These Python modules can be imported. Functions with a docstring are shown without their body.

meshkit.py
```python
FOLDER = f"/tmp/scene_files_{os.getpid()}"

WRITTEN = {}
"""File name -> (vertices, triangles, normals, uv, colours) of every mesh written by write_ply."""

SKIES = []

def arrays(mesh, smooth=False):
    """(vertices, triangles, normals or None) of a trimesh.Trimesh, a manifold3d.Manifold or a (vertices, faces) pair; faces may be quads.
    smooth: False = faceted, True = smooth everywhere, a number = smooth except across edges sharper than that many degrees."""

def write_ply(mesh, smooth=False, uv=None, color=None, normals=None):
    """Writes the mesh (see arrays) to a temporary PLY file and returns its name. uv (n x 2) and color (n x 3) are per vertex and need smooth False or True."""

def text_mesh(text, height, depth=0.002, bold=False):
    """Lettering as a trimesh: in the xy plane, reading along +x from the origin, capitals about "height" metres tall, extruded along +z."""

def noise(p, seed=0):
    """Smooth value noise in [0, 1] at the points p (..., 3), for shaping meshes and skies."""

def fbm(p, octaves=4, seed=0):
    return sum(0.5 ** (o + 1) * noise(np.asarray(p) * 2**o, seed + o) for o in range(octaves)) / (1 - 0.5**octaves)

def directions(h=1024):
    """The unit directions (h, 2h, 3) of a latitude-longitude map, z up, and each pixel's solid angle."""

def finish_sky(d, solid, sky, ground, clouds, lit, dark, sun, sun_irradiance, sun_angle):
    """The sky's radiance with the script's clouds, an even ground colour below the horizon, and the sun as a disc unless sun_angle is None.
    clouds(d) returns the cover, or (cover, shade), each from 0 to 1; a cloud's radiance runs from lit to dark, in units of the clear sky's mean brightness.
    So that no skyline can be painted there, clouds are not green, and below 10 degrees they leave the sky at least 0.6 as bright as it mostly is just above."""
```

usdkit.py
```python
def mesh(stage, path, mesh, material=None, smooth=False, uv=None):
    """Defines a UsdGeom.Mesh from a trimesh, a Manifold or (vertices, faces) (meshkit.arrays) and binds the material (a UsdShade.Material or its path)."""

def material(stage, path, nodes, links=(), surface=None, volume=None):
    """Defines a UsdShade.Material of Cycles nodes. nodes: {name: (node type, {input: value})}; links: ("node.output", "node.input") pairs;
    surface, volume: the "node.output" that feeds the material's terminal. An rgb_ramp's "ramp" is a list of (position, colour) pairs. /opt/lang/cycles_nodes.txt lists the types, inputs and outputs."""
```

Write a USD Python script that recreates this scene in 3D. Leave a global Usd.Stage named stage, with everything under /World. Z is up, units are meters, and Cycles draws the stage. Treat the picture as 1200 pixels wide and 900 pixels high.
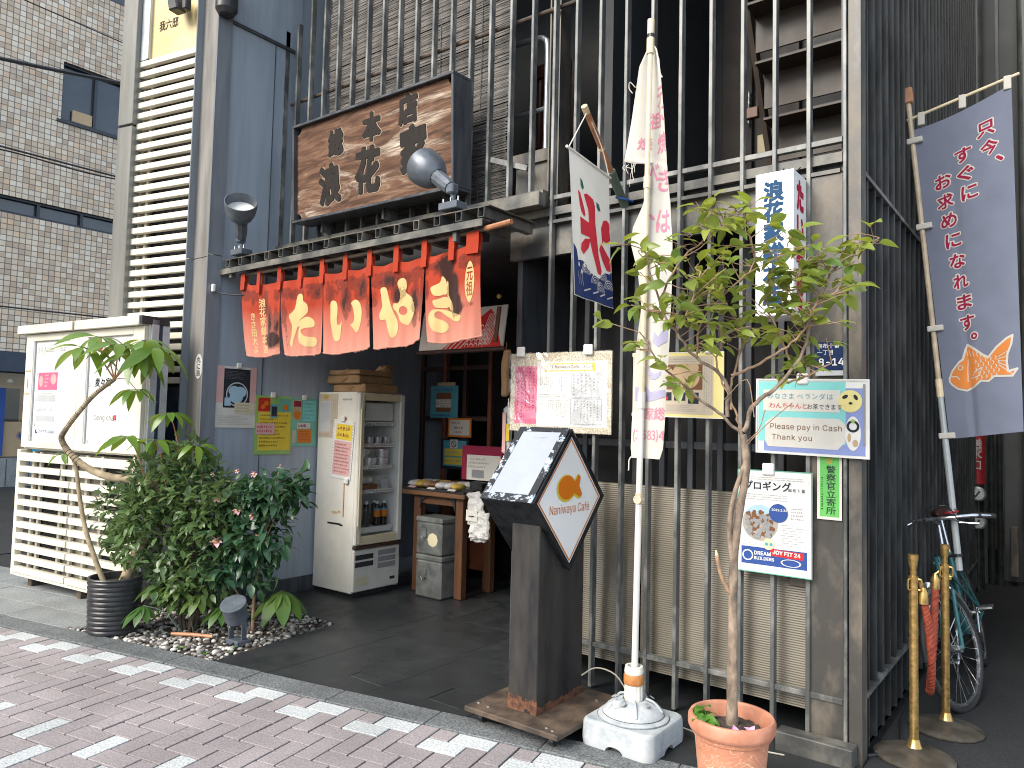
import math, random, glob
import numpy as np, trimesh
import shapely
from shapely import affinity
from shapely.geometry import Polygon, MultiPolygon, Point, LineString, box as sbox
from shapely.ops import unary_union
from pxr import Usd, UsdGeom, UsdLux, UsdShade, Gf, Sdf, Vt
import usdkit, meshkit

stage = Usd.Stage.CreateInMemory()
UsdGeom.SetStageUpAxis(stage, UsdGeom.Tokens.z)
UsdGeom.SetStageMetersPerUnit(stage, 1.0)
stage.SetDefaultPrim(UsdGeom.Xform.Define(stage, '/World').GetPrim())
UsdGeom.Scope.Define(stage, '/World/Looks')

# ------------------------------------------------------------------ camera, sky, sun, exposure
EXPOSURE = 1.9
SKY_STRENGTH = 0.088
SUN_INTENSITY = 0.40
SUN_AZ = np.array([-0.208, -0.978])
SUN_EL = math.radians(38)
yaw, pit, rol = np.radians([-37.613, 3.111, 1.350])
_f = np.array([np.sin(yaw) * np.cos(pit), np.cos(yaw) * np.cos(pit), np.sin(pit)])
_r = np.array([np.cos(yaw), -np.sin(yaw), 0.0]); _u = np.cross(_r, _f)
_R = np.cos(rol) * _r + np.sin(rol) * _u; _U = -np.sin(rol) * _r + np.cos(rol) * _u
cam = UsdGeom.Camera.Define(stage, '/World/camera')
cam.AddTransformOp().Set(Gf.Matrix4d(*[float(v) for row in ((*_R, 0), (*_U, 0), (*(-_f), 0), (0, 0, 1.5, 1)) for v in row]))
cam.CreateHorizontalApertureAttr(36.0)
cam.CreateVerticalApertureAttr(27.0)
cam.CreateFocalLengthAttr(36.0 * 863.5 / 1200.0)
cam.CreateClippingRangeAttr(Gf.Vec2f(0.05, 500))
cam.CreateExposureAttr(EXPOSURE)

sun_dir = np.array([SUN_AZ[0] * math.cos(SUN_EL), SUN_AZ[1] * math.cos(SUN_EL), math.sin(SUN_EL)])
sky_rot = math.atan2(SUN_AZ[0], SUN_AZ[1])
dome = UsdLux.DomeLight.Define(stage, '/World/sky')
sm = usdkit.material(stage, '/World/Looks/sky_light', {
    's': ('sky_texture', {'sky_type': 'single_scattering', 'sun_disc': False, 'sun_elevation': SUN_EL, 'sun_rotation': sky_rot, 'altitude': 50.0, 'air_density': 1.0, 'aerosol_density': 1.2}),
    'tc': ('texture_coordinate', {}), 'm': ('mapping', {'scale': (1.0, 1.0, 2.2)}), 'n': ('noise_texture', {'scale': 1.9, 'detail': 6.0, 'roughness': .55}), 'r': ('rgb_ramp', {'ramp': [(.36, (.25, .25, .25)), (.62, (.85, .85, .85))]}),
    'x': ('mix_color', {'b': (4.3, 4.75, 5.2), 'use_clamp': False, 'use_clamp_result': False}), 'b': ('background_shader', {'strength': SKY_STRENGTH})},
    [('tc.generated', 'm.vector'), ('m.vector', 'n.vector'), ('n.fac', 'r.fac'), ('r.color', 'x.fac'), ('s.color', 'x.a'), ('x.result', 'b.color')], surface='b.background')
UsdShade.MaterialBindingAPI.Apply(dome.GetPrim()).Bind(sm)
sun = UsdLux.DistantLight.Define(stage, '/World/sun')
sun.CreateIntensityAttr(SUN_INTENSITY); sun.CreateAngleAttr(38.0); sun.CreateNormalizeAttr(True)
sun.CreateColorAttr(Gf.Vec3f(1.0, 0.93, 0.83))
_z = sun_dir; _x = np.cross([0, 0, 1.0], _z); _x /= np.linalg.norm(_x); _y = np.cross(_z, _x)
sun.AddTransformOp().Set(Gf.Matrix4d(*[float(v) for row in ((*_x, 0), (*_y, 0), (*_z, 0), (0, 0, 30, 1)) for v in row]))

# ------------------------------------------------------------------ helpers: prims
_used = {}
def numbered(parent, name):
    k = (parent, name); n = _used.get(k, 0); _used[k] = n + 1
    return name if n == 0 else f'{name}_{n:03d}'

def meta(prim, label=None, cat=None, group=None, kind=None):
    for k, v in (('label', label), ('category', cat), ('group', group), ('kind', kind)):
        if v: prim.SetCustomDataByKey(k, v)

class T:
    """A thing: an Xform at its base whose children are its parts."""
    def __init__(s, name, label=None, cat=None, loc=(0, 0, 0), group=None, kind=None):
        s.path = '/World/' + numbered('/World', name); s.loc = np.array(loc, float)
        x = UsdGeom.Xform.Define(stage, s.path); x.AddTranslateOp().Set(Gf.Vec3d(*map(float, loc)))
        s.prim = x.GetPrim(); meta(s.prim, label, cat, group, kind)
    def part(s, name, mesh, mat, smooth=False, under=None, label=None, kind=None, primvar=None):
        par = under or s.path
        p = par + '/' + numbered(par, name)
        put(p, mesh, mat, smooth, s.loc, primvar)
        meta(stage.GetPrimAtPath(p), label, None, None, kind)
        return p

def put(path, mesh, mat, smooth=False, loc=(0, 0, 0), primvar=None):
    v, f, n = meshkit.arrays(mesh, smooth)
    um = usdkit.mesh(stage, path, (v - np.array(loc), f), LOOK[mat] if isinstance(mat, str) else mat)
    if n is not None:
        um.CreateNormalsAttr(Vt.Vec3fArray.FromNumpy(n.astype(np.float32))); um.SetNormalsInterpolation('vertex')
    if primvar is not None:
        for k, a in primvar.items():
            UsdGeom.PrimvarsAPI(um).CreatePrimvar(k, Sdf.ValueTypeNames.FloatArray, 'vertex').Set(Vt.FloatArray.FromNumpy(np.asarray(a, np.float32)))
    return um

def single(name, mesh, mat, label=None, cat=None, group=None, kind=None, smooth=False, primvar=None):
    p = '/World/' + numbered('/World', name)
    put(p, mesh, mat, smooth, primvar=primvar); meta(stage.GetPrimAtPath(p), label, cat, group, kind)
    return p

def copy_of(t, name, loc, label, rotz=0, cat=None, group=None):
    p = '/World/' + numbered('/World', name)
    x = UsdGeom.Xform.Define(stage, p); x.AddTranslateOp().Set(Gf.Vec3d(*map(float, loc)))
    if rotz: x.AddRotateZOp().Set(float(rotz))
    x.GetPrim().GetReferences().AddInternalReference(t.path); x.GetPrim().SetInstanceable(True)
    meta(x.GetPrim(), label, cat or t.prim.GetCustomDataByKey('category'), group or t.prim.GetCustomDataByKey('group'))
    return p

# ------------------------------------------------------------------ helpers: shapes
def cat(ms):
    ms = [m if isinstance(m, trimesh.Trimesh) else trimesh.Trimesh(*m, process=False) for m in ms]
    return trimesh.util.concatenate(ms)

def sheet_x(x, y0, y1, z0, z1):
    """single pane facing +x"""
    return trimesh.Trimesh([[x, y0, z0], [x, y1, z0], [x, y1, z1], [x, y0, z1]], [[0, 1, 2], [0, 2, 3]], process=False)
_BF = np.array([[0, 2, 1], [1, 2, 3], [4, 5, 6], [5, 7, 6], [0, 1, 4], [1, 5, 4], [2, 6, 3], [3, 6, 7], [0, 4, 2], [2, 4, 6], [1, 3, 5], [3, 7, 5]])
def bx(x0, x1, y0, y1, z0, z1):
    v = np.array([[x, y, z] for z in (z0, z1) for y in (y0, y1) for x in (x0, x1)], float)
    return trimesh.Trimesh(v, _BF, process=False)

def frame_box(o, ax, ay, az, lx, ly, lz, c=0.0):
    """Box from corner o along three axes, chamfered by c."""
    ax, ay, az = (np.array(a, float) for a in (ax, ay, az))
    m = cb(0, lx, 0, ly, 0, lz, c) if c else bx(0, lx, 0, ly, 0, lz)
    v = m.vertices
    return trimesh.Trimesh(np.array(o) + v[:, :1] * ax + v[:, 1:2] * ay + v[:, 2:] * az, m.faces, process=False)

def cb(x0, x1, y0, y1, z0, z1, c=0.005):
    c = min(c, abs(x1 - x0) * .45, abs(y1 - y0) * .45, abs(z1 - z0) * .45)
    p = []
    for sx, x in ((1, x0), (-1, x1)):
        for sy, y in ((1, y0), (-1, y1)):
            for sz, z in ((1, z0), (-1, z1)):
                p += [(x, y + sy * c, z + sz * c), (x + sx * c, y, z + sz * c), (x + sx * c, y + sy * c, z)]
    return trimesh.convex.convex_hull(np.array(p))

def tube(pts, rad, n=8, cap=True):
    pts = np.array(pts, float); k = len(pts)
    rad = np.full(k, rad, float) if np.ndim(rad) == 0 else np.array(rad, float)
    t = np.gradient(pts, axis=0); t /= np.maximum(np.linalg.norm(t, axis=1, keepdims=True), 1e-9)
    a = np.array([0, 0, 1.0]) if abs(t[0][2]) < .9 else np.array([1.0, 0, 0])
    V = []
    nrm = np.cross(t[0], a); nrm /= np.linalg.norm(nrm)
    ang = np.linspace(0, 2 * np.pi, n, endpoint=False)
    for i in range(k):
        nrm = nrm - t[i] * (nrm @ t[i]); nrm /= np.linalg.norm(nrm); b = np.cross(t[i], nrm)
        V.append(pts[i] + rad[i] * (np.cos(ang)[:, None] * nrm + np.sin(ang)[:, None] * b))
    V = np.vstack(V); F = []
    for i in range(k - 1):
        for j in range(n):
            a0, a1 = i * n + j, i * n + (j + 1) % n
            F += [(a0, a1, a1 + n), (a0, a1 + n, a0 + n)]
    if cap:
        c0, c1 = len(V), len(V) + 1; V = np.vstack([V, pts[:1], pts[-1:]])
        for j in range(n):
            F += [(c0, (j + 1) % n, j), (c1, (k - 1) * n + j, (k - 1) * n + (j + 1) % n)]
    return trimesh.Trimesh(V, F, process=False)

def smooth_path(pts, m=4):
    pts = np.array(pts, float); out = []
    P = np.vstack([2 * pts[0] - pts[1], pts, 2 * pts[-1] - pts[-2]])
    for i in range(1, len(P) - 2):
        for s in range(m):
            t = s / m
            out.append(.5 * ((2 * P[i]) + (-P[i-1] + P[i+1]) * t + (2*P[i-1] - 5*P[i] + 4*P[i+1] - P[i+2]) * t*t + (-P[i-1] + 3*P[i] - 3*P[i+1] + P[i+2]) * t**3))
    out.append(pts[-1]); return np.array(out)

def lathe(prof, center=(0, 0, 0), n=32, axis=(0, 0, 1)):
    prof = np.array(prof, float); k = len(prof); ang = np.linspace(0, 2*np.pi, n, endpoint=False)
    V = np.array([(r*np.cos(a), r*np.sin(a), z) for r, z in prof for a in ang])
    F = []
    for i in range(k-1):
        for j in range(n):
            a0, a1 = i*n+j, i*n+(j+1) % n
            F += [(a0, a1, a1+n), (a0, a1+n, a0+n)]
    m = trimesh.Trimesh(V, F, process=False)
    ax = np.array(axis, float); ax /= np.linalg.norm(ax)
    if abs(ax[2] - 1) > 1e-9:
        m.apply_transform(trimesh.geometry.align_vectors([0, 0, 1], ax))
    m.apply_translation(center); return m

def sphere(c, r, sub=2, scale=(1, 1, 1)):
    m = trimesh.creation.icosphere(sub, 1.0); m.vertices = m.vertices * np.array(scale) * r + np.array(c); return m

# ---- flat shapes (shapely) to meshes
def tri2d(shape):
    """triangulates a shapely (multi)polygon -> (verts2d, faces)"""
    vs, fs, n = [], [], 0
    for g in getattr(shape, 'geoms', [shape]):
        if g.is_empty or g.geom_type != 'Polygon' or g.area < 1e-9: continue
        v, f = trimesh.creation.triangulate_polygon(g, engine='earcut')
        vs.append(v); fs.append(f + n); n += len(v)
    if not vs: return np.zeros((0, 2)), np.zeros((0, 3), int)
    return np.vstack(vs), np.vstack(fs)

def flat(shape, O, U, V, off=0.0):
    """flat print of the 2-D shape on the plane O + x U + y V, raised by off along U x V"""
    O, U, V = (np.array(a, float) for a in (O, U, V)); N = np.cross(U, V); N /= np.linalg.norm(N)
    v, f = tri2d(shape)
    return trimesh.Trimesh(O + v[:, :1]*U + v[:, 1:]*V + N*off, f, process=False)

def slab(shape, O, U, V, d):
    """2-D shape extruded by d along U x V"""
    O, U, V = (np.array(a, float) for a in (O, U, V)); N = np.cross(U, V); N /= np.linalg.norm(N)
    ms = []
    for g in getattr(shape, 'geoms', [shape]):
        if g.is_empty: continue
        m = trimesh.creation.extrude_polygon(g, abs(d), engine='earcut'); v = np.array(m.vertices)
        if d < 0: v[:, 2] += d
        ms.append(trimesh.Trimesh(O + v[:, :1]*U + v[:, 1:2]*V + v[:, 2:]*N, m.faces, process=False))
    return cat(ms)

def drape(shape, fn, off=0.0, edge=0.03):
    """2-D shape laid on the surface fn(u, v) -> (n,3) points; finely divided"""
    v, f = tri2d(shape)
    v3 = np.column_stack([v, np.zeros(len(v))])
    v3, f = trimesh.remesh.subdivide_to_size(v3, f, edge, max_iter=12)
    p = fn(v3[:, 0], v3[:, 1]); e = 1e-3
    n = np.cross(fn(v3[:, 0] + e, v3[:, 1]) - p, fn(v3[:, 0], v3[:, 1] + e) - p)
    n /= np.maximum(np.linalg.norm(n, axis=1, keepdims=True), 1e-12)
    return trimesh.Trimesh(p + n*off, f, process=False), v3[:, :2]

def rects(rs):
    """list of (x0,y0,x1,y1) -> shapely multipolygon, cheap"""
    return MultiPolygon([sbox(*r) for r in rs])

_fonts = {}
def font(cjk=True):
    from PIL import ImageFont
    if cjk not in _fonts:
        g = glob.glob('/opt/blender-*/*/datafiles/fonts/' + ('Noto Sans CJK Regular.woff2' if cjk else 'Inter.woff2'))
        _fonts[cjk] = ImageFont.truetype(g[0], 80)
    return _fonts[cjk]

_glyph = {}
def glyph(ch, cjk=True, bold=0):
    """one character as a shape in a unit em cell (0..1, 0..1); also its advance"""
    k = (ch, cjk, bold)
    if k not in _glyph:
        from PIL import Image, ImageDraw
        fo = font(cjk)
        adv = fo.getlength(ch) / 80.0
        im = Image.new('L', (120, 120)); ImageDraw.Draw(im).text((16, 16 + 70), ch, 255, fo, anchor='ls')
        on = np.pad(np.asarray(im) > 127, ((0, 0), (1, 1))).astype(np.int8)
        r, s = np.nonzero(np.diff(on, axis=1) == 1); e = np.nonzero(np.diff(on, axis=1) == -1)[1]
        if len(r) == 0: _glyph[k] = (Polygon(), adv)
        else:
            g = shapely.union_all(shapely.box(s, -r - 1, e, -r)).buffer(0.6).buffer(-0.6 + bold * 80).simplify(0.8)
            _glyph[k] = (affinity.affine_transform(g, [1/80, 0, 0, 1/80, -16/80, (86 + 10)/80]), adv)
    return _glyph[k]

def text(s, h, cjk=True, bold=0.0, vertical=False, gap=0.0, center=False):
    """lettering as a shape; em height h; origin at lower left (horizontal) or top left (vertical)"""
    out, x, y = [], 0.0, 0.0
    for ch in s:
        g, adv = glyph(ch, cjk, bold)
        if vertical:
            y -= h * (1 + gap)
            if not g.is_empty: out.append(affinity.affine_transform(g, [h, 0, 0, h, (1 - adv) * h * .5, y]))
        else:
            if not g.is_empty: out.append(affinity.affine_transform(g, [h, 0, 0, h, x, 0]))
            x += adv * h * (1 + gap)
    g = unary_union(out) if out else Polygon()
    return affinity.translate(g, -g.bounds[0] - (g.bounds[2]-g.bounds[0])/2, 0) if center and not g.is_empty else g

def fit(g, x0, y0, x1, y1, keep=False):
    """scales a shape into a rectangle"""
    a, b, c, d = g.bounds
    sx, sy = (x1-x0)/(c-a), (y1-y0)/(d-b)
    if keep: sx = sy = min(sx, sy)
    g = affinity.affine_transform(g, [sx, 0, 0, sy, -a*sx, -b*sy]); a, b, c, d = g.bounds
    return affinity.translate(g, (x0+x1)/2 - (a+c)/2, (y0+y1)/2 - (b+d)/2)

def lines(rng, x0, y0, x1, y1, rows, fill=.55, vertical=False, ragged=.4, dash=(1.2, 4.0)):
    """unreadably small print: rows of little dashes"""
    rs = []
    if vertical:
        w = (x1-x0)/rows
        for i in range(rows):
            x = x1 - (i+1)*w + w*(1-fill)/2; y = y1; end = y0 + (y1-y0)*ragged*rng.random()
            while y > end:
                l = w*fill*rng.uniform(.6, 1.3)
                a = w*fill; s = a*.2
                for q in (rng.uniform(0, .25), rng.uniform(.4, .6), rng.uniform(.75, .9))[:int(rng.integers(1, 4))]: rs.append((x, y - l*q - s, x + a*rng.uniform(.6, 1), y - l*q))
                for q in (rng.uniform(0, .4), rng.uniform(.5, .85))[:int(rng.integers(1, 3))]: rs.append((x + a*q, y - l, x + a*q + s, y - l*rng.uniform(0, .3)))
                y -= l + w*.35
    else:
        h = (y1-y0)/rows
        for i in range(rows):
            y = y1 - (i+1)*h + h*(1-fill)/2; x = x0; end = x1 - (x1-x0)*ragged*rng.random()
            while x < end:
                l = h*fill*rng.uniform(.45, 1.0); a = h*fill; s = a*.17
                for q in (rng.uniform(.0, .3), rng.uniform(.45, .6), rng.uniform(.75, .85))[:int(rng.integers(1, 4))]: rs.append((x, y + a*q, x + l*rng.uniform(.6, 1), y + a*q + s))
                for q in (rng.uniform(0, .4), rng.uniform(.5, .85))[:int(rng.integers(1, 3))]: rs.append((x + l*q, y + a*rng.uniform(0, .3), x + l*q + s, y + a*rng.uniform(.7, 1)))
                x += l + h*.16
    return rects([r for r in rs if r[2]-r[0] > 1e-4 and r[3]-r[1] > 1e-4])
# ------------------------------------------------------------------ materials
LOOK = {}
def add(name, nodes, links, surface, volume=None):
    LOOK[name] = usdkit.material(stage, '/World/Looks/' + name, nodes, links, surface=surface, volume=volume)

def P(name, c, rough=.5, metal=0.0, var=.18, scale=6.0, stretch=(1, 1, 1), c2=None, bump=0.0, bscale=80.0, rnd=0.0, spec=.5, detail=5.0, patch=(.35, .7), rvar=.12, coat=0.0, sheen=0.0):
    """surface whose colour wanders between c and c2 by noise; rnd: per-object value change"""
    c = np.array(c, float); c2 = np.clip(c * (1 + var) + var*.02, 0, 1) if c2 is None else np.array(c2, float)
    if var and True: ca = np.clip(c * (1 - var), 0, 1)
    else: ca = c
    n = {'g': ('geometry', {}), 'm': ('mapping', {'scale': stretch}),
         'n': ('noise_texture', {'scale': scale, 'detail': detail, 'roughness': .6}),
         'r': ('rgb_ramp', {'ramp': [(patch[0], tuple(ca)), (patch[1], tuple(c2))]}),
         'q': ('map_range', {'from_min': .3, 'from_max': .7, 'to_min': max(.03, rough - rvar), 'to_max': min(1, rough + rvar)}),
         'p': ('principled_bsdf', {'metallic': metal, 'specular_ior_level': spec, 'coat_weight': coat})}
    l = [('g.position', 'm.vector'), ('m.vector', 'n.vector'), ('n.fac', 'r.fac'), ('n.fac', 'q.value'), ('q.result', 'p.roughness')]
    col = 'r.color'
    if rnd:
        n['o'] = ('object_info', {}); n['ov'] = ('map_range', {'from_min': 0, 'from_max': 1, 'to_min': 1 - rnd, 'to_max': 1 + rnd})
        n['h'] = ('hsv', {}); l += [('o.random', 'ov.value'), ('ov.result', 'h.value'), (col, 'h.color')]; col = 'h.color'
    l.append((col, 'p.base_color'))
    if bump:
        n['b2'] = ('noise_texture', {'scale': bscale, 'detail': 4.0}); n['bp'] = ('bump', {'strength': bump, 'distance': .01})
        l += [('m.vector', 'b2.vector'), ('b2.fac', 'bp.height'), ('bp.normal', 'p.normal')]
    add(name, n, l, 'p.BSDF')

def speckle(name, c, c2, scale=260.0, rough=.8, rnd=.08, big=.12, bump=.25):
    c, c2 = np.array(c), np.array(c2)
    add(name, {'g': ('geometry', {}), 'n': ('noise_texture', {'scale': scale, 'detail': 2.0, 'roughness': .7}),
        'r': ('rgb_ramp', {'ramp': [(.32, tuple(c)), (.5, tuple((c+c2)/2)), (.68, tuple(c2))]}),
        'n2': ('noise_texture', {'scale': 2.3, 'detail': 5.0}), 'r2': ('rgb_ramp', {'ramp': [(.3, (1-big,)*3), (.7, (1+big*.4,)*3)]}),
        'x': ('mix_color', {'blend_type': 'multiply', 'fac': 1.0, 'use_clamp': False}),
        'o': ('object_info', {}), 'ov': ('map_range', {'from_min': 0, 'from_max': 1, 'to_min': 1 - rnd, 'to_max': 1 + rnd}), 'h': ('hsv', {}),
        'bp': ('bump', {'strength': bump, 'distance': .004}), 'p': ('principled_bsdf', {'roughness': rough})},
        [('g.position', 'n.vector'), ('g.position', 'n2.vector'), ('n.fac', 'r.fac'), ('n2.fac', 'r2.fac'), ('r.color', 'x.a'), ('r2.color', 'x.b'),
         ('o.random', 'ov.value'), ('ov.result', 'h.value'), ('x.result', 'h.color'), ('h.color', 'p.base_color'), ('n.fac', 'bp.height'), ('bp.normal', 'p.normal')], 'p.BSDF')

speckle('paver_pink', (.195, .170, .172), (.355, .320, .325), scale=110, rnd=.10, big=.22)
speckle('paver_pale', (.26, .285, .29), (.62, .64, .64), scale=95, rnd=.07, big=.2)
speckle('kerb_granite', (.04, .047, .049), (.20, .21, .215), scale=100, rnd=.05, big=.4)
speckle('slab_pale', (.13, .14, .14), (.31, .325, .325), scale=95, rnd=.06, big=.3)
speckle('asphalt', (.005, .006, .0065), (.022, .024, .026), scale=90, rough=.9, rnd=0, big=.3, bump=.6)
P('joint_sand', (.032, .029, .028), .95, var=.3, scale=40)
P('tile_dark', (.018, .020, .021), .45, var=.14, scale=5, rnd=.10, bump=.08, bscale=140, rvar=.15)
P('soil', (.05, .036, .025), .95, var=.5, scale=30, bump=.6, bscale=60)
P('pebble_pale', (.50, .47, .43), .75, var=.3, scale=25)
P('pebble_grey', (.20, .19, .175), .75, var=.5, scale=25)
P('pebble_dark', (.075, .062, .052), .75, var=.5, scale=25)
# painted and galvanised steel
P('steel_wall', (.29, .335, .385), .34, .0, var=.07, scale=2.2, stretch=(6, 6, .5), rvar=.1, spec=.6, bump=.03, bscale=9)
P('steel_dark', (.055, .06, .068), .42, .2, var=.3, scale=5, stretch=(3, 3, .5))
P('steel_bar', (.135, .14, .135), .38, .15, var=.4, scale=4.5, stretch=(2, 2, 1), c2=(.30, .295, .275), patch=(.45, .74), rvar=.15)
P('steel_plate', (.085, .080, .072), .45, .1, var=.35, scale=3.4, stretch=(2, 2, 1), c2=(.21, .175, .13), patch=(.44, .80), bump=.05, bscale=30)
P('steel_beam', (.095, .097, .093), .5, .2, var=.35, scale=5, c2=(.25, .23, .19), patch=(.42, .78), bump=.06)
P('column_grey', (.18, .20, .225), .38, .15, var=.15, scale=2.5, stretch=(5, 5, .5), rvar=.1)
P('column_web', (.19, .18, .165), .5, .1, var=.25, scale=2.5, stretch=(5, 5, .5))
P('rust', (.10, .038, .02), .9, var=.5, scale=25, c2=(.19, .08, .04), bump=.4)
P('iron_sheet', (.115, .098, .082), .55, .25, var=.35, scale=7, c2=(.19, .15, .115), bump=.06)
P('rusty_iron', (.062, .048, .038), .62, .1, var=.4, scale=9, c2=(.13, .088, .06), bump=.15)
P('alley_steel', (.045, .049, .05), .42, .1, var=.4, scale=3.0, stretch=(2, 2, .7), c2=(.10, .105, .105), patch=(.45, .8))
P('alley_wall', (.06, .066, .068), .6, var=.3, scale=1.5)
P('alley_slab', (.24, .25, .24), .7, var=.15, scale=3)
P('pipe_grey', (.10, .11, .105), .45, .2, var=.25, scale=3)
P('pipe_black', (.02, .024, .022), .3, .1, var=.2)
P('red_label', (.32, .015, .02), .5, var=.15)
P('lamp_grey', (.10, .115, .135), .38, .25, var=.15, scale=12)
P('lamp_face', (.75, .74, .70), .25, var=.03)
P('black_plastic', (.02, .02, .022), .4, var=.2)
# neighbours
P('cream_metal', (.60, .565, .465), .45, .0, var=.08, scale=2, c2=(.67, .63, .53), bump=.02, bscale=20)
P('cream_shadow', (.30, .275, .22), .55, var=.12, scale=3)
P('pillar_cream', (.20, .197, .178), .35, .25, var=.15, scale=1.2, stretch=(4, 4, .4))
P('pale_alu', (.45, .48, .50), .35, .4, var=.12, scale=3)
P('yellow_panel', (.60, .45, .16), .4, var=.08, scale=1.5, c2=(.66, .54, .28))
P('white_panel', (.74, .735, .70), .3, var=.04, scale=2)
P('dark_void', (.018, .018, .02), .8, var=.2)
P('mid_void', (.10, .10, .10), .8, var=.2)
P('window_dark', (.03, .038, .048), .12, var=.2, scale=2, rvar=.03, spec=.8)
P('window_frame', (.03, .036, .045), .4, .3)
P('navy', (.018, .03, .055), .35, var=.15)
tl = .117
add('wall_tile', {'g': ('geometry', {}), 's': ('separate_xyz', {}), 'sy': ('math', {'math_type': 'divide', 'value2': tl}), 'sz': ('math', {'math_type': 'divide', 'value2': tl}),
    'ry': ('math', {'math_type': 'floor'}), 'rz': ('math', {'math_type': 'floor'}), 'c': ('combine_xyz', {}), 'w': ('white_noise_texture', {'dimensions': '3D'}),
    'py': ('math', {'math_type': 'pingpong', 'value2': .5}), 'pz': ('math', {'math_type': 'pingpong', 'value2': .5}), 'mn': ('math', {'math_type': 'minimum'}), 'mr': ('map_range', {'from_min': .035, 'from_max': .075, 'to_min': 0, 'to_max': 1, 'clamp': True}),
    'wr': ('rgb_ramp', {'ramp': [(0, (.46, .34, .235)), (.35, (.58, .455, .33)), (.6, (.66, .56, .43)), (.8, (.72, .64, .52)), (.90, (.68, .56, .43)), (.93, (.64, .46, .31)), (1, (.68, .50, .34))]}),
    'x': ('mix_color', {'a': (.085, .08, .078)}), 'n2': ('noise_texture', {'scale': .5, 'detail': 3.0}), 'r2': ('rgb_ramp', {'ramp': [(.3, (.85, .85, .86)), (.7, (1.05, 1.04, 1.02))]}),
    'x2': ('mix_color', {'blend_type': 'multiply', 'fac': 1.0, 'use_clamp': False}), 'bp': ('bump', {'strength': .5, 'distance': .01}), 'p': ('principled_bsdf', {'roughness': .35})},
    [('g.position', 's.vector'), ('s.y', 'sy.value1'), ('s.z', 'sz.value1'), ('sy.value', 'py.value1'), ('sz.value', 'pz.value1'), ('py.value', 'mn.value1'), ('pz.value', 'mn.value2'), ('mn.value', 'mr.value'),
     ('sy.value', 'ry.value1'), ('sz.value', 'rz.value1'), ('ry.value', 'c.x'), ('rz.value', 'c.y'), ('c.vector', 'w.vector'), ('w.value', 'wr.fac'), ('mr.result', 'x.fac'), ('wr.color', 'x.b'),
     ('g.position', 'n2.vector'), ('n2.fac', 'r2.fac'), ('x.result', 'x2.a'), ('r2.color', 'x2.b'), ('x2.result', 'p.base_color'), ('mr.result', 'bp.height'), ('bp.normal', 'p.normal')], 'p.BSDF')
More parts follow.
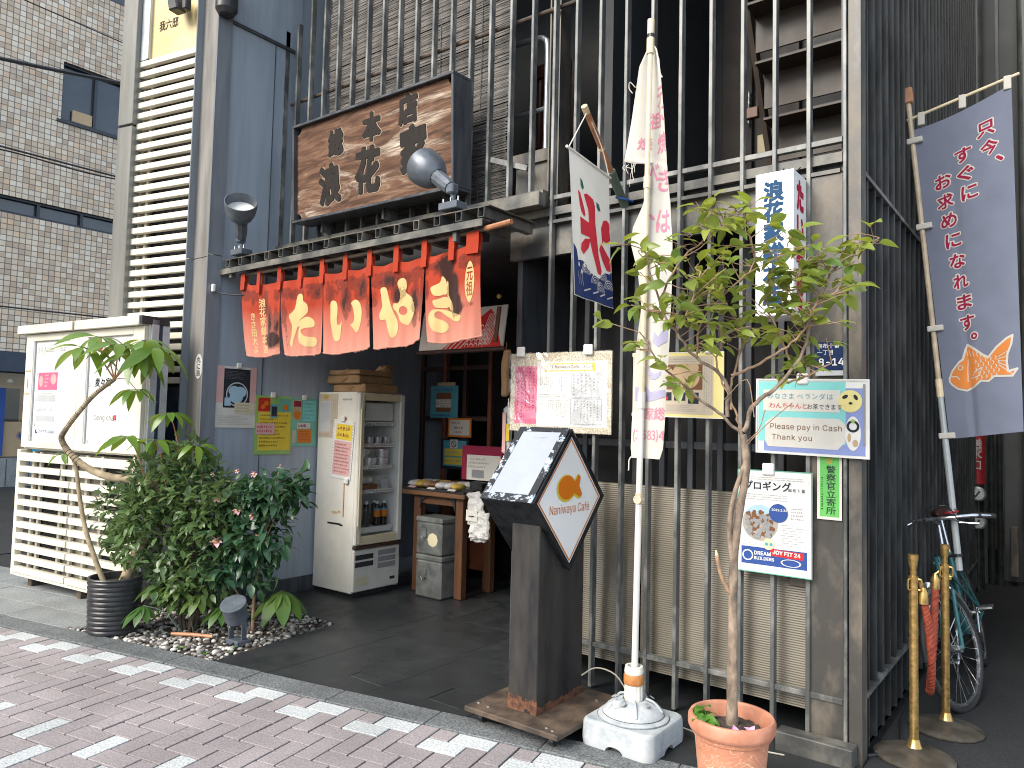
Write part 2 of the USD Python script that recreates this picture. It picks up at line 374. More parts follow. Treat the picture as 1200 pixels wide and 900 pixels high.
# wood
def wood(name, c, c2, c3, s=(1.2, 1.2, 9), scale=5.0, rough=.6, bump=.2):
    add(name, {'g': ('geometry', {}), 'm': ('mapping', {'scale': s}), 'n': ('noise_texture', {'scale': scale, 'detail': 8.0, 'roughness': .65, 'distortion': .6}),
        'r': ('rgb_ramp', {'ramp': [(.28, c), (.5, c2), (.60, c2), (.75, c3)]}), 'bp': ('bump', {'strength': bump, 'distance': .006}), 'p': ('principled_bsdf', {'roughness': rough})},
        [('g.position', 'm.vector'), ('m.vector', 'n.vector'), ('n.fac', 'r.fac'), ('r.color', 'p.base_color'), ('n.fac', 'bp.height'), ('bp.normal', 'p.normal')], 'p.BSDF')
add('sign_wood', {'g': ('geometry', {}), 'm': ('mapping', {'scale': (.9, .9, 7.0), 'rotation': (0, -.12, 0)}), 'n': ('noise_texture', {'scale': 3.2, 'detail': 9.0, 'roughness': .68, 'distortion': .8}), 'r': ('rgb_ramp', {'ramp': [(.30, (.030, .016, .011)), (.44, (.078, .038, .023)), (.54, (.13, .068, .040)), (.64, (.19, .11, .07)), (.74, (.36, .27, .20))]}),
    'm2': ('mapping', {'scale': (.8, .8, 3.4), 'location': (.3, 0, .45)}), 'n2': ('noise_texture', {'scale': 1.5, 'detail': 7.0, 'roughness': .66, 'distortion': 1.1}), 'r2': ('rgb_ramp', {'ramp': [(.52, (0, 0, 0)), (.60, (.55, .55, .55)), (.70, (1, 1, 1))]}),
    'm3': ('mapping', {'scale': (2.5, 2.5, 40)}), 'n3': ('noise_texture', {'scale': 3.0, 'detail': 5.0}), 'r3': ('rgb_ramp', {'ramp': [(.42, (0, 0, 0)), (.56, (1, 1, 1))]}), 'mu': ('mix_color', {'blend_type': 'multiply', 'fac': .75}),
    'x': ('mix_color', {'b': (.52, .44, .35)}), 'bp': ('bump', {'strength': .35, 'distance': .008}), 'p': ('principled_bsdf', {'roughness': .78, 'specular_ior_level': .25})},
    [('g.position', 'm.vector'), ('m.vector', 'n.vector'), ('n.fac', 'r.fac'), ('g.position', 'm2.vector'), ('m2.vector', 'n2.vector'), ('n2.fac', 'r2.fac'), ('g.position', 'm3.vector'), ('m3.vector', 'n3.vector'), ('n3.fac', 'r3.fac'), ('r2.color', 'mu.a'), ('r3.color', 'mu.b'),
     ('mu.result', 'x.fac'), ('r.color', 'x.a'), ('x.result', 'p.base_color'), ('n.fac', 'bp.height'), ('bp.normal', 'p.normal')], 'p.BSDF')
P('sign_edge', (.34, .26, .19), .8, var=.3, scale=20, spec=.2)
P('sign_letter', (.016, .012, .010), .7, var=.3, scale=30, spec=.2)
wood('wood_brown', (.05, .021, .010), (.10, .042, .018), (.15, .07, .032), s=(9, 9, 1.2), scale=4, rough=.5)
wood('wood_top', (.07, .032, .015), (.15, .072, .034), (.22, .115, .06), s=(2, 9, 9), scale=4, rough=.45)
P('wood_dark', (.038, .017, .012), .5, var=.3, scale=6, stretch=(6, 6, 1))
P('wood_red', (.14, .042, .02), .45, var=.2, scale=6)
P('stair_brown', (.042, .030, .021), .55, var=.2, scale=3)
P('bamboo', (.36, .16, .075), .45, var=.3, scale=16)
P('bamboo_pale', (.52, .40, .24), .5, var=.2, scale=16)
P('bamboo_green', (.075, .10, .075), .5, var=.25, scale=14)
P('sudare', (.10, .092, .085), .75, var=.5, scale=14, stretch=(.6, 4, 10), c2=(.24, .22, .20), patch=(.4, .7))
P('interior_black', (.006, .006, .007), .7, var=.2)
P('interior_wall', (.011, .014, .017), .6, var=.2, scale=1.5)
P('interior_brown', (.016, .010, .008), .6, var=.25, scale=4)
# ribbed sheet behind the lower grille
add('ribbed_sheet', {'g': ('geometry', {}), 'n': ('noise_texture', {'scale': 3.0, 'detail': 4.0}), 'r': ('rgb_ramp', {'ramp': [(.3, (.100, .086, .060)), (.7, (.165, .145, .108))]}),
    'p': ('principled_bsdf', {'roughness': .38, 'specular_ior_level': .55})}, [('g.position', 'n.vector'), ('n.fac', 'r.fac'), ('r.color', 'p.base_color')], 'p.BSDF')
# cloth
def cloth(name, c, c2=None, var=.08, rough=.85, trans=.25, weave=900, attr=None, stain=(.03, .014, .012), tone=None, bump=.05):
    c = np.array(c, float)
    n = {'g': ('geometry', {}), 'n': ('noise_texture', {'scale': 7.0, 'detail': 5.0}), 'r': ('rgb_ramp', {'ramp': [(.3, tuple(c*(1-var))), (.7, tuple(np.clip(c*(1+var), 0, 1)))]}),
         'd': ('principled_bsdf', {'roughness': rough, 'specular_ior_level': .15, 'sheen_weight': .15}), 't': ('translucent_bsdf', {}), 'x': ('mix_closure', {'fac': trans}),
         'w': ('noise_texture', {'scale': float(weave), 'detail': 1.0}), 'bp': ('bump', {'strength': bump, 'distance': .002})}
    l = [('g.position', 'n.vector'), ('n.fac', 'r.fac'), ('g.position', 'w.vector'), ('w.fac', 'bp.height'), ('bp.normal', 'd.normal')]
    col = 'r.color'
    if tone is not None:                                    # dye that has faded by its own pattern
        n['ta'] = ('attribute', {'attribute': 'fade'}); n['tm'] = ('mix_color', {'b': tone}); l += [('ta.fac', 'tm.fac'), (col, 'tm.a')]; col = 'tm.result'
    if attr:                                                # scorch stains with a shape of their own
        n['sa'] = ('attribute', {'attribute': attr}); n['smp'] = ('mapping', {'scale': (1.0, 1.0, .6)}); n['sn'] = ('noise_texture', {'scale': 17.0, 'detail': 8.0, 'roughness': .68}); n['sx'] = ('math', {'math_type': 'multiply_add', 'value2': 1.3, 'value3': -.65})
        n['sy'] = ('math', {'math_type': 'add'}); n['sr'] = ('rgb_ramp', {'ramp': [(.34, (0, 0, 0)), (.47, (.22,)*3), (.50, (.85,)*3), (.53, (.40,)*3), (.70, (.62,)*3), (.86, (.97,)*3)]})
        n['sm'] = ('mix_color', {'b': stain})
        l += [('g.position', 'smp.vector'), ('smp.vector', 'sn.vector'), ('sn.fac', 'sx.value1'), ('sa.fac', 'sy.value1'), ('sx.value', 'sy.value2'), ('sy.value', 'sr.fac'), ('sr.color', 'sm.fac'), (col, 'sm.a')]; col = 'sm.result'
    l += [(col, 'd.base_color'), (col, 't.color'), ('d.BSDF', 'x.closure1'), ('t.BSDF', 'x.closure2')]
    add(name, n, l, 'x.closure')
cloth('noren_red', (.40, .046, .018), tone=(.60, .265, .195), attr='stain', trans=.25, var=.14)
cloth('noren_cream', (.56, .41, .185), attr='stain', stain=(.10, .045, .015), trans=.15, var=.1)
cloth('cloth_white', (.66, .635, .575), trans=.3, var=.04)
cloth('cloth_pale', (.78, .75, .68), trans=.2, var=.05)
cloth('cloth_red', (.80, .02, .045), trans=.25)
cloth('cloth_green', (.012, .17, .105), trans=.2)
cloth('cloth_blue', (.008, .03, .16), trans=.2)
cloth('cloth_lavender', (.165, .185, .25), trans=.15, var=.07)
cloth('cloth_lilac', (.42, .40, .55), trans=.2)
cloth('print_pink', (.60, .22, .31), trans=.1)
cloth('print_maroon', (.25, .012, .05), trans=.05)
cloth('print_orange', (.58, .20, .05), trans=.1)
# prints, paper and plastic
INKS = dict(white=(.80, .79, .76), paper=(.72, .69, .62), cream=(.70, .62, .42), old_paper=(.56, .48, .37), pink=(.80, .30, .38), soft_pink=(.75, .45, .42), hot_pink=(.72, .16, .28), blue=(.035, .085, .30), sky_blue=(.10, .38, .48),
            teal=(.26, .68, .66), periwinkle=(.27, .33, .62), yellow=(.80, .60, .06), pale_yellow=(.82, .72, .30), green=(.16, .55, .13), leaf_green=(.30, .50, .14), mint=(.16, .46, .34), orange=(.72, .22, .03), deep_orange=(.78, .20, .01),
            red=(.62, .03, .03), crimson=(.52, .008, .05), black=(.02, .02, .022), grey=(.30, .30, .31), pale_grey=(.56, .57, .58), brown=(.20, .09, .04), wine=(.30, .02, .06), kraft=(.40, .25, .12), tan=(.55, .40, .24), sign_blue=(.008, .06, .15), plate_blue=(.008, .025, .09), gold=(.55, .38, .08), light_blue=(.40, .58, .70), night=(.025, .03, .04), stone=(.42, .38, .32))
for k, c in INKS.items():
    P('ink_' + k, np.array(c)*.82, .6, var=.05, scale=9, spec=.2)
for k in ('white', 'cream', 'teal', 'yellow', 'pink', 'green', 'mint', 'paper', 'pale_yellow', 'leaf_green'):  # under a wrinkled clear sleeve
    c = np.array(INKS[k])*.85
    add('sleeve_' + k, {'g': ('geometry', {}), 'm': ('mapping', {'scale': (1.0, 1.0, .55), 'rotation': (0, .5, 0)}), 'n': ('noise_texture', {'scale': 9.0, 'detail': 3.0, 'distortion': 1.4}), 'bp': ('bump', {'strength': .22, 'distance': .02}),
        'p': ('principled_bsdf', {'base_color': tuple(c), 'roughness': .6, 'specular_ior_level': .3, 'coat_weight': .9, 'coat_roughness': .10, 'coat_ior': 1.5})},
        [('g.position', 'm.vector'), ('m.vector', 'n.vector'), ('n.fac', 'bp.height'), ('bp.normal', 'p.coat_normal')], 'p.BSDF')
add('clear_sleeve', {'g': ('geometry', {}), 'm': ('mapping', {'scale': (1.0, 1.0, .55), 'rotation': (0, .5, 0)}), 'n': ('noise_texture', {'scale': 8.0, 'detail': 3.0, 'distortion': 1.6}), 'bp': ('bump', {'strength': .6, 'distance': .03}),
    't': ('transparent_bsdf', {'color': (.98, .98, .98)}), 'gl': ('glossy_bsdf', {'roughness': .14}), 'x': ('mix_closure', {'fac': .12})},
    [('g.position', 'm.vector'), ('m.vector', 'n.vector'), ('n.fac', 'bp.height'), ('bp.normal', 'gl.normal'), ('t.BSDF', 'x.closure1'), ('gl.BSDF', 'x.closure2')], 'x.closure')
add('pane', {'t': ('transparent_bsdf', {'color': (.95, .96, .96)}), 'gl': ('glossy_bsdf', {'roughness': .02}), 'x': ('mix_closure', {'fac': .06})},
    [('t.BSDF', 'x.closure1'), ('gl.BSDF', 'x.closure2')], 'x.closure')
P('granite_paper', (.50, .42, .30), .5, var=.5, scale=160, c2=(.76, .68, .52), detail=2)
# sundry
P('fridge_white', (.62, .60, .53), .38, var=.08, scale=2.5, c2=(.67, .65, .585), bump=.02)
P('fridge_cream', (.58, .50, .33), .4, var=.1, scale=4)
P('fridge_inside', (.80, .81, .78), .45, var=.06)
P('wire_white', (.66, .66, .62), .4, var=.05)
P('alu_cup', (.55, .56, .57), .32, .7, var=.1, scale=20)
P('bottle_dark', (.012, .010, .008), .12, var=.1)
P('bottle_green', (.015, .09, .02), .12, var=.1)
P('bottle_cap', (.75, .75, .73), .4, var=.03)
P('tin_grey', (.20, .21, .20), .42, .55, var=.3, scale=8, bump=.06)
P('kraft_wrap', (.30, .185, .09), .6, var=.2, scale=8, bump=.25, bscale=25)
add('plastic_bag', {'g': ('geometry', {}), 'n': ('noise_texture', {'scale': 22.0, 'detail': 4.0, 'distortion': 1.2}), 'bp': ('bump', {'strength': .8, 'distance': .02}), 'd': ('principled_bsdf', {'base_color': (.72, .71, .68), 'roughness': .25}), 't': ('translucent_bsdf', {'color': (.7, .7, .68)}), 'x': ('mix_closure', {'fac': .3})},
    [('g.position', 'n.vector'), ('n.fac', 'bp.height'), ('bp.normal', 'd.normal'), ('d.BSDF', 'x.closure1'), ('t.BSDF', 'x.closure2')], 'x.closure')
P('sign_black', (.006, .0065, .008), .32, var=.4, scale=9, bump=.1, spec=.25)
add('peeling_black', {'g': ('geometry', {}), 'n': ('noise_texture', {'scale': 17.0, 'detail': 5.0, 'roughness': .72}), 'r': ('rgb_ramp', {'ramp': [(.545, (.008, .010, .014)), (.57, (.34, .40, .47))]}), 'p': ('principled_bsdf', {'roughness': .5})},
    [('g.position', 'n.vector'), ('n.fac', 'r.fac'), ('r.color', 'p.base_color')], 'p.BSDF')
P('acrylic_white', (.82, .82, .81), .25, var=.02, scale=2)
P('acrylic_grey', (.30, .325, .37), .35, var=.04, scale=3)
P('pedestal_lit', (.013, .013, .015), .45, .0, var=.2, scale=5, stretch=(2, 2, .5), c2=(.032, .029, .025), bump=.04, bscale=40)
add('umbrella_base', {'g': ('geometry', {}), 'n': ('noise_texture', {'scale': 9.0, 'detail': 8.0, 'roughness': .75}), 'r': ('rgb_ramp', {'ramp': [(.34, (.26, .29, .31)), (.5, (.38, .405, .42)), (.66, (.45, .46, .46))]}), 'bp': ('bump', {'strength': .12, 'distance': .006}), 'p': ('principled_bsdf', {'roughness': .6})},
    [('g.position', 'n.vector'), ('n.fac', 'r.fac'), ('r.color', 'p.base_color'), ('n.fac', 'bp.height'), ('bp.normal', 'p.normal')], 'p.BSDF')
P('umbrella_socket', (.66, .64, .56), .55, var=.12, scale=20)
P('tape_brown', (.42, .17, .05), .5, var=.25, scale=20)
P('pole_white', (.60, .585, .54), .35, var=.08, scale=14, stretch=(1, 1, .4))
P('pole_cream', (.66, .56, .38), .4, var=.12, scale=18)
P('pole_tan', (.48, .39, .28), .4, var=.2, scale=14)
P('pole_grey', (.42, .45, .46), .35, .2, var=.1)
add('terracotta', {'g': ('geometry', {}), 'n': ('noise_texture', {'scale': 6.0, 'detail': 7.0, 'roughness': .7}), 'r': ('rgb_ramp', {'ramp': [(.3, (.36, .13, .07)), (.55, (.46, .20, .115)), (.8, (.54, .32, .22))]}),
    'v': ('noise_texture', {'scale': 9.0, 'detail': 1.0, 'distortion': 2.6}), 'vr': ('rgb_ramp', {'ramp': [(.485, (0, 0, 0)), (.5, (.75, .75, .75)), (.515, (0, 0, 0))]}), 'x': ('mix_color', {'b': (.76, .54, .42)}), 'bp': ('bump', {'strength': .1, 'distance': .006}), 'p': ('principled_bsdf', {'roughness': .65})},
    [('g.position', 'n.vector'), ('g.position', 'v.vector'), ('v.fac', 'vr.fac'), ('n.fac', 'r.fac'), ('vr.color', 'x.fac'), ('r.color', 'x.a'), ('x.result', 'p.base_color'), ('n.fac', 'bp.height'), ('bp.normal', 'p.normal')], 'p.BSDF')
P('terracotta_rim', (.46, .18, .105), .55, var=.14, scale=12, c2=(.55, .26, .165))
P('pot_black', (.020, .020, .022), .38, var=.3, scale=12)
P('brass', (.50, .32, .11), .30, .85, var=.10, scale=40, c2=(.58, .39, .15))
P('brass_base', (.12, .105, .085), .45, .6, var=.3, scale=10)
P('velvet_rope', (.24, .040, .018), .8, var=.3, scale=50)
P('chrome', (.60, .61, .62), .2, .95, var=.1, scale=20)
P('teal_frame', (.032, .125, .135), .32, .1, var=.2, scale=14)
P('rubber', (.016, .016, .017), .65, var=.2)
P('leather', (.055, .022, .018), .5, var=.2)
P('tyre_wall', (.10, .12, .15), .5, var=.2, scale=20)
P('cable_black', (.015, .015, .017), .5, var=.1)
P('cord_pale', (.42, .38, .30), .6, var=.1)
P('warm_room', (.30, .18, .09), .6, var=.2, scale=2)
# plants
def leaf(name, c, c2, rough=.35, trans=.3, tcol=None, rnd=.25, spec=.5, nscale=3.0):
    tcol = tcol or tuple(np.clip(np.array(c2)*1.6, 0, 1))
    add(name, {'g': ('geometry', {}), 'i': ('math', {'math_type': 'multiply', 'value2': .5}), 'o': ('object_info', {}), 'a': ('math', {'math_type': 'add'}), 'n': ('noise_texture', {'scale': nscale, 'detail': 2.0}), 'm': ('math', {'math_type': 'multiply_add', 'value2': .8, 'value3': -.4}), 'a2': ('math', {'math_type': 'add', 'use_clamp': True}), 'o2': ('math', {'math_type': 'multiply', 'value2': .5}),
        'r': ('rgb_ramp', {'ramp': [(0, c), (1, c2)]}), 'd': ('principled_bsdf', {'roughness': rough, 'specular_ior_level': spec}), 't': ('translucent_bsdf', {'color': tcol}), 'x': ('mix_closure', {'fac': trans})},
        [('g.random_per_island', 'i.value1'), ('o.random', 'o2.value1'), ('o2.value', 'a.value1'), ('i.value', 'a.value2'), ('g.position', 'n.vector'), ('n.fac', 'm.value1'), ('a.value', 'a2.value1'), ('m.value', 'a2.value2'), ('a2.value', 'r.fac'), ('r.color', 'd.base_color'), ('d.BSDF', 'x.closure1'), ('t.BSDF', 'x.closure2')], 'x.closure')
leaf('leaf_ficus', (.08, .16, .04), (.46, .46, .075), tcol=(.42, .46, .05), trans=.35, rough=.32)
leaf('leaf_shrub', (.022, .070, .034), (.15, .21, .065), rough=.3, trans=.18)
leaf('leaf_camellia', (.022, .066, .034), (.085, .155, .055), rough=.32, trans=.14, spec=.5)
leaf('leaf_schefflera', (.06, .14, .02), (.17, .26, .04), rough=.3, trans=.3, tcol=(.3, .42, .05))
leaf('leaf_fatsia', (.04, .10, .018), (.13, .18, .045), rough=.35, trans=.25)
leaf('leaf_herb', (.05, .16, .02), (.16, .33, .05), rough=.4, trans=.35)
P('petal_pink', (.85, .45, .50), .6, var=.2, scale=60)
P('petal_bright', (.74, .30, .50), .6, var=.2, scale=60)
P('stamen', (.75, .48, .08), .6, var=.1)
P('bark', (.20, .145, .11), .85, var=.45, scale=28, stretch=(1, 1, .5), bump=.4, bscale=60, c2=(.34, .26, .19))
P('bark_young', (.30, .19, .115), .7, var=.3, scale=30, bump=.3)
add('bark_ringed', {'g': ('geometry', {}), 'n': ('noise_texture', {'scale': 18.0, 'detail': 4.0}), 'r': ('rgb_ramp', {'ramp': [(.3, (.17, .13, .08)), (.65, (.38, .30, .19))]}), 'p': ('principled_bsdf', {'roughness': .8})}, [('g.position', 'n.vector'), ('n.fac', 'r.fac'), ('r.color', 'p.base_color')], 'p.BSDF')
P('twig', (.065, .045, .03), .8, var=.2)
# ================================================================== the setting: ground
rng = np.random.default_rng(11)
KA = math.radians(11.97); KU = np.array([math.cos(KA), math.sin(KA), 0]); KV = np.array([KU[1], -KU[0], 0]); KO = np.array([-2.208, 2.818, 0.0])
def K(u, v, z=0.0): return KO + KU*u + KV*v + np.array([0, 0, z])
def kbox(u0, u1, v0, v1, z0, z1, c=0.0):
    m = cb(u0, u1, -v1, -v0, z0, z1, c) if c else bx(u0, u1, -v1, -v0, z0, z1)
    w = m.vertices
    return trimesh.Trimesh(KO + w[:, :1]*KU - w[:, 1:2]*KV + w[:, 2:]*np.array([0, 0, 1.0]), m.faces, process=False)

single('ground', trimesh.Trimesh([[-150, -150, -.03], [150, -150, -.03], [150, 150, -.03], [-150, 150, -.03]], [[0, 1, 2], [0, 2, 3]], process=False), 'asphalt', kind='structure')
single('side_street', trimesh.Trimesh([[-16.6, -40, -.022], [-9.2, -40, -.022], [-9.2, 60, -.022], [-16.6, 60, -.022]], [[0, 1, 2], [0, 2, 3]], process=False), 'asphalt', kind='structure')
pav = T('pavement', kind='structure')
pav.part('bedding', kbox(-14, 14, .006, 7.0, -.05, -.007), 'joint_sand')
# herringbone of 2:1 pavers; pale ones along the kerb and in two inner rows
au, av, u00, v00 = .1076, .1130, .016, .012
cells = []
for j in range(-1, 24):
    for i in range(-75, 45):
        s = (i + j) % 4
        if s == 2 and j >= 0: cells.append((i, j, 2, 1, 'pale' if j in (0, 1) else 'pink'))
        elif s == 0 and j >= -1:
            j0, j1 = max(j, 0), j + 2
            cells.append((i, j0, 1, j1 - j0, 'pale' if (j == 7 or (j == 9 and i % 4 == 3)) else 'pink'))
bricks = []
for (i, j, w, h, tone) in cells:
    g = .0044
    b = (u00 + i*au + g, u00 + (i+w)*au - g, v00 + j*av + g, v00 + (j+h)*av - g)
    c = K((b[0]+b[1])/2, (b[2]+b[3])/2) - np.array([0, 0, 1.5]); q = np.array([c @ _R, c @ _U, c @ _f])
    seen = q[2] > .3 and abs(q[0]/q[2]) < .74 and -.60 < q[1]/q[2] < .2
    bricks.append((seen, np.linalg.norm(q), b, tone))
vis = sorted([b for b in bricks if b[0]], key=lambda b: b[1])
for k, (seen, d, b, tone) in enumerate(vis[:300]):
    dz = rng.normal(0, .0011)
    pav.part('brick', kbox(*b, -.03, dz, .0018), 'paver_' + tone)
rest = {'pink': [], 'pale': []}
for (seen, d, b, tone) in vis[300:] + [b for b in bricks if not b[0]]:
    rest[tone].append(kbox(*b, -.03, rng.normal(0, .001)))
for tone in rest: pav.part('further_bricks', cat(rest[tone]), 'paver_' + tone, kind='stuff')
kerb = T('kerb', kind='structure')
for k in range(-9, 8):
    u0 = -.41 + k*.62
    kerb.part('kerb_stone', kbox(u0 + .002, u0 + .618, -.172, .003, -.1, .004 + rng.normal(0, .0012), .004), 'kerb_granite')
# pale slabs in front of the neighbour on the left
slabs = T('forecourt', kind='structure')
slabs.part('forecourt_bed', kbox(-9, -3.37, -1.2, -.174, -.05, -.008), 'joint_sand')
for k in range(12):
    for r, (a, b) in enumerate(((-.47, -.178), (-.77, -.475), (-1.2, -.775))):
        u1 = -3.37 - k*.62 - (.2, .45, .1)[r]*(k > 0 or r == 1)*1.0; u0 = -3.37 - (k+1)*.62 - (.2, .45, .1)[r]
        if k == 0: u1 = -3.375
        slabs.part('slab', kbox(u0 + .003, u1 - .003, a, b, -.04, .002 + rng.normal(0, .001), .003), 'slab_pale')
# dark stone floor of the entrance, cut along the kerb
def kerb_y(x, v=-.174):
    return (KO[1] - KV[1]*0) + (x - (KO + KV*v)[0]) * math.tan(KA) + (KV*v)[1]
ent = T('entrance_floor', kind='structure')
area = Polygon([(-4.25, kerb_y(-4.25) + .004), (.5, kerb_y(.5) + .004), (.5, 3.66), (-.84, 3.66), (-.84, 6.9), (-5.4, 6.9), (-5.4, 3.62), (-4.36, 3.60)])
ent.part('floor_bed', slab(area.buffer(.0), (0, 0, -.05), (1, 0, 0), (0, 1, 0), .04), 'joint_sand')
xs_a = [-6.0, -5.5, -4.9, -4.3, -3.82, -3.14, -2.5, -1.9, -1.3, -.7, -.1, .5, 1.1]
xs_b = [-6.0, -5.2, -4.6, -4.0, -3.2, -2.6, -2.0, -1.4, -.8, 0]
holes = [(-2.83, -2.60, 2.985, 3.205), (-3.43, -3.14, 2.945, 3.042), (-3.47, -3.157, 3.365, 3.372)]
for r, (y0, y1, xs) in enumerate(((1.5, 3.70, xs_a), (3.70, 4.30, xs_b), (4.30, 4.90, xs_a), (4.90, 5.5, xs_b), (5.5, 6.9, xs_a))):
    for a, b in zip(xs[:-1], xs[1:]):
        g = area.intersection(sbox(a + .0018, y0 + .0018, b - .0018, y1 - .0018))
        for h in holes[:2]: g = g.difference(sbox(h[0], h[2], h[1], h[3]))
        for g1 in getattr(g, 'geoms', [g]):
            if g1.area > .01: ent.part('floor_tile', slab(g1, (0, 0, -.03), (1, 0, 0), (0, 1, 0), .03 + rng.normal(0, .0008)), 'tile_dark')
for h in holes[:2]: ent.part('access_cover', cb(h[0] + .004, h[1] - .004, h[2] + .004, h[3] - .004, -.03, -.0005, .002), 'tile_dark')
ent.part('cover_pull', cat([lathe([(0, .0012), (.012, .0012), (.012, 0)], (-2.79, 3.15, 0), 12), lathe([(0, .0012), (.012, .0012), (.012, 0)], (-2.64, 3.02, 0), 12)]), 'rubber')
# planting bed
bed = Polygon([(-5.62, kerb_y(-5.62)), (-4.26, kerb_y(-4.26) + .004), (-4.37, 3.595), (-5.4, 3.61), (-5.7, 3.2)])
single('bed_soil', slab(bed, (0, 0, -.06), (1, 0, 0), (0, 1, 0), .045), 'soil', kind='structure')
peb = []
base = trimesh.creation.icosphere(1, 1.0)
bb = bed.bounds
while len(peb) < 1500:
    x, y = rng.uniform(bb[0], bb[2]), rng.uniform(bb[1], bb[3])
    if not bed.contains(Point(x, y)): continue
    r = rng.uniform(.008, .021) * (.8 if rng.random() < .5 else 1.1)
    v = base.vertices * (1 + rng.normal(0, .09, (42, 1))) * np.array([r*rng.uniform(.8, 1.5), r*rng.uniform(.8, 1.1), r*rng.uniform(.5, .8)])
    a = rng.uniform(0, 6.28); R = np.array([[math.cos(a), -math.sin(a), 0], [math.sin(a), math.cos(a), 0], [0, 0, 1]])
    peb.append(trimesh.Trimesh(v @ R.T + [x, y, -.012 + rng.uniform(0, .014)], base.faces, process=False))
for nm, sl_, lb_ in (('pale', slice(0, 560), 'loose whitish pebbles scattered over the planting bed'), ('grey', slice(560, 1050), 'loose mid grey pebbles among the whitish ones in the planting bed'), ('dark', slice(1050, 1500), 'dark brown pebbles between the paler ones in the planting bed')):
    single('gravel', cat(peb[sl_]), 'pebble_' + nm, lb_, 'gravel', kind='stuff', smooth=True)
single('alley_ground', slab(Polygon([(-.79, 3.64), (3, 3.64), (3, 12), (-.79, 12)]), (0, 0, -.028), (1, 0, 0), (0, 1, 0), .026), 'asphalt', kind='structure')

# ================================================================== shop building
SH = T('shop_building', 'dark steel clad confectionery shop with deep open entrance', 'building', (-3, 5, 0))
XW = -5.42
SH.part('side_wall', cat([bx(XW - .10, XW, 3.19, 7.2, .13, 6.5)]), 'steel_wall')
SH.part('skirting', cb(XW - .08, XW + .006, 3.21, 4.6, -.02, .128, .003), 'steel_dark')
SH.part('wall_coping', frame_box((XW - .005, 3.19, 4.70), (1, 0, 0), (0, 1, 0), (0, 0, 1), .02, .6, .028), 'steel_dark')
SH.part('upper_wall', bx(XW - .06, XW + .004, 3.19, 3.86, 4.73, 6.5), 'steel_wall')
# H column at the front of that wall: flanges face the entrance, the web faces the street
for a, b in ((-.05, 2.78), (2.786, 6.5)):
    col = SH.part('column', cat([bx(XW, XW + .014, 3.065, 3.187, a, b), bx(-5.735, -5.72, 3.06, 3.187, a, b)]), 'column_grey')
    SH.part('column_web', bx(-5.72, XW, 3.12, 3.13, a, b), 'column_web', under=col)
SH.part('wall_seam', cat([bx(XW, XW + .004, 3.60, 3.606, .13, 4.70)]), 'steel_dark')
# dark inside: back wall, ceiling, floor of the storey above
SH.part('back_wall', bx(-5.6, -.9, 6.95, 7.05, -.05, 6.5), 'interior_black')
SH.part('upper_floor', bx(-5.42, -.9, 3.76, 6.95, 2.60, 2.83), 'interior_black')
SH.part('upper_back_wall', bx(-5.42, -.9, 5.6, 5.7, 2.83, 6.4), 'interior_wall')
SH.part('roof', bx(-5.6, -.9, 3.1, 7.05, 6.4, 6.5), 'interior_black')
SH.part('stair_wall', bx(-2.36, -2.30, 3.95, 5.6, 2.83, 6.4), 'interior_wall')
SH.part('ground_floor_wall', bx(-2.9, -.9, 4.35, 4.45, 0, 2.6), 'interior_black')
SH.part('entrance_jamb', bx(-2.90, -2.86, 3.80, 4.40, 0, 2.6), 'steel_dark')
# H post between the blind and the open bay
SH.part('inner_post', cat([bx(-2.66, -2.60, 3.80, 3.92, 2.83, 6.4), bx(-2.665, -2.655, 3.775, 3.80, 2.83, 6.4)]), 'steel_plate')
# door panels and switch plates upstairs
SH.part('door', cb(-2.22, -1.98, 5.54, 5.60, 2.86, 5.2, .004), 'interior_brown')
SH.part('door', cb(-1.95, -1.62, 5.53, 5.60, 2.86, 5.2, .004), 'interior_brown')
SH.part('door_handle', cb(-2.0, -1.985, 5.50, 5.53, 3.86, 4.12, .003), 'chrome')
SH.part('switch_plate', cb(-1.93, -1.86, 5.52, 5.528, 3.58, 3.76, .004), 'ink_cream')
SH.part('wall_box', cb(-1.68, -1.60, 4.58, 4.62, 3.50, 3.57, .004), 'wood_brown')
# window frames in the ground floor bay behind the bars
for x in (-2.52, -2.16, -1.98, -1.80, -1.62, -1.46, -1.28, -1.1):
    SH.part('window_post', cb(x - .018, x + .018, 4.05, 4.10, .1, 2.6, .003), 'steel_dark')
SH.part('window_rail', bx(-2.85, -.9, 4.06, 4.09, 1.38, 1.42), 'steel_dark')
# stair seen from below: risers and stringer
for k in range(9):
    z = 3.19 + k*.285 - .28; y = 4.72 - k*.155
    SH.part('stair_riser', bx(-1.50, -1.0, y, y + .014, z - .02, z + .19), 'stair_brown')
    SH.part('stair_tread', bx(-1.50, -1.0, y - .17, y - .001, z + .19, z + .205), 'stair_brown')
SH.part('stringer', slab(Polygon([(4.9, 2.60), (4.98, 2.6), (3.66, 5.2), (3.56, 5.2)]), (-1.545, 0, 0), (0, 1, 0), (0, 0, 1), .03), 'stair_brown')
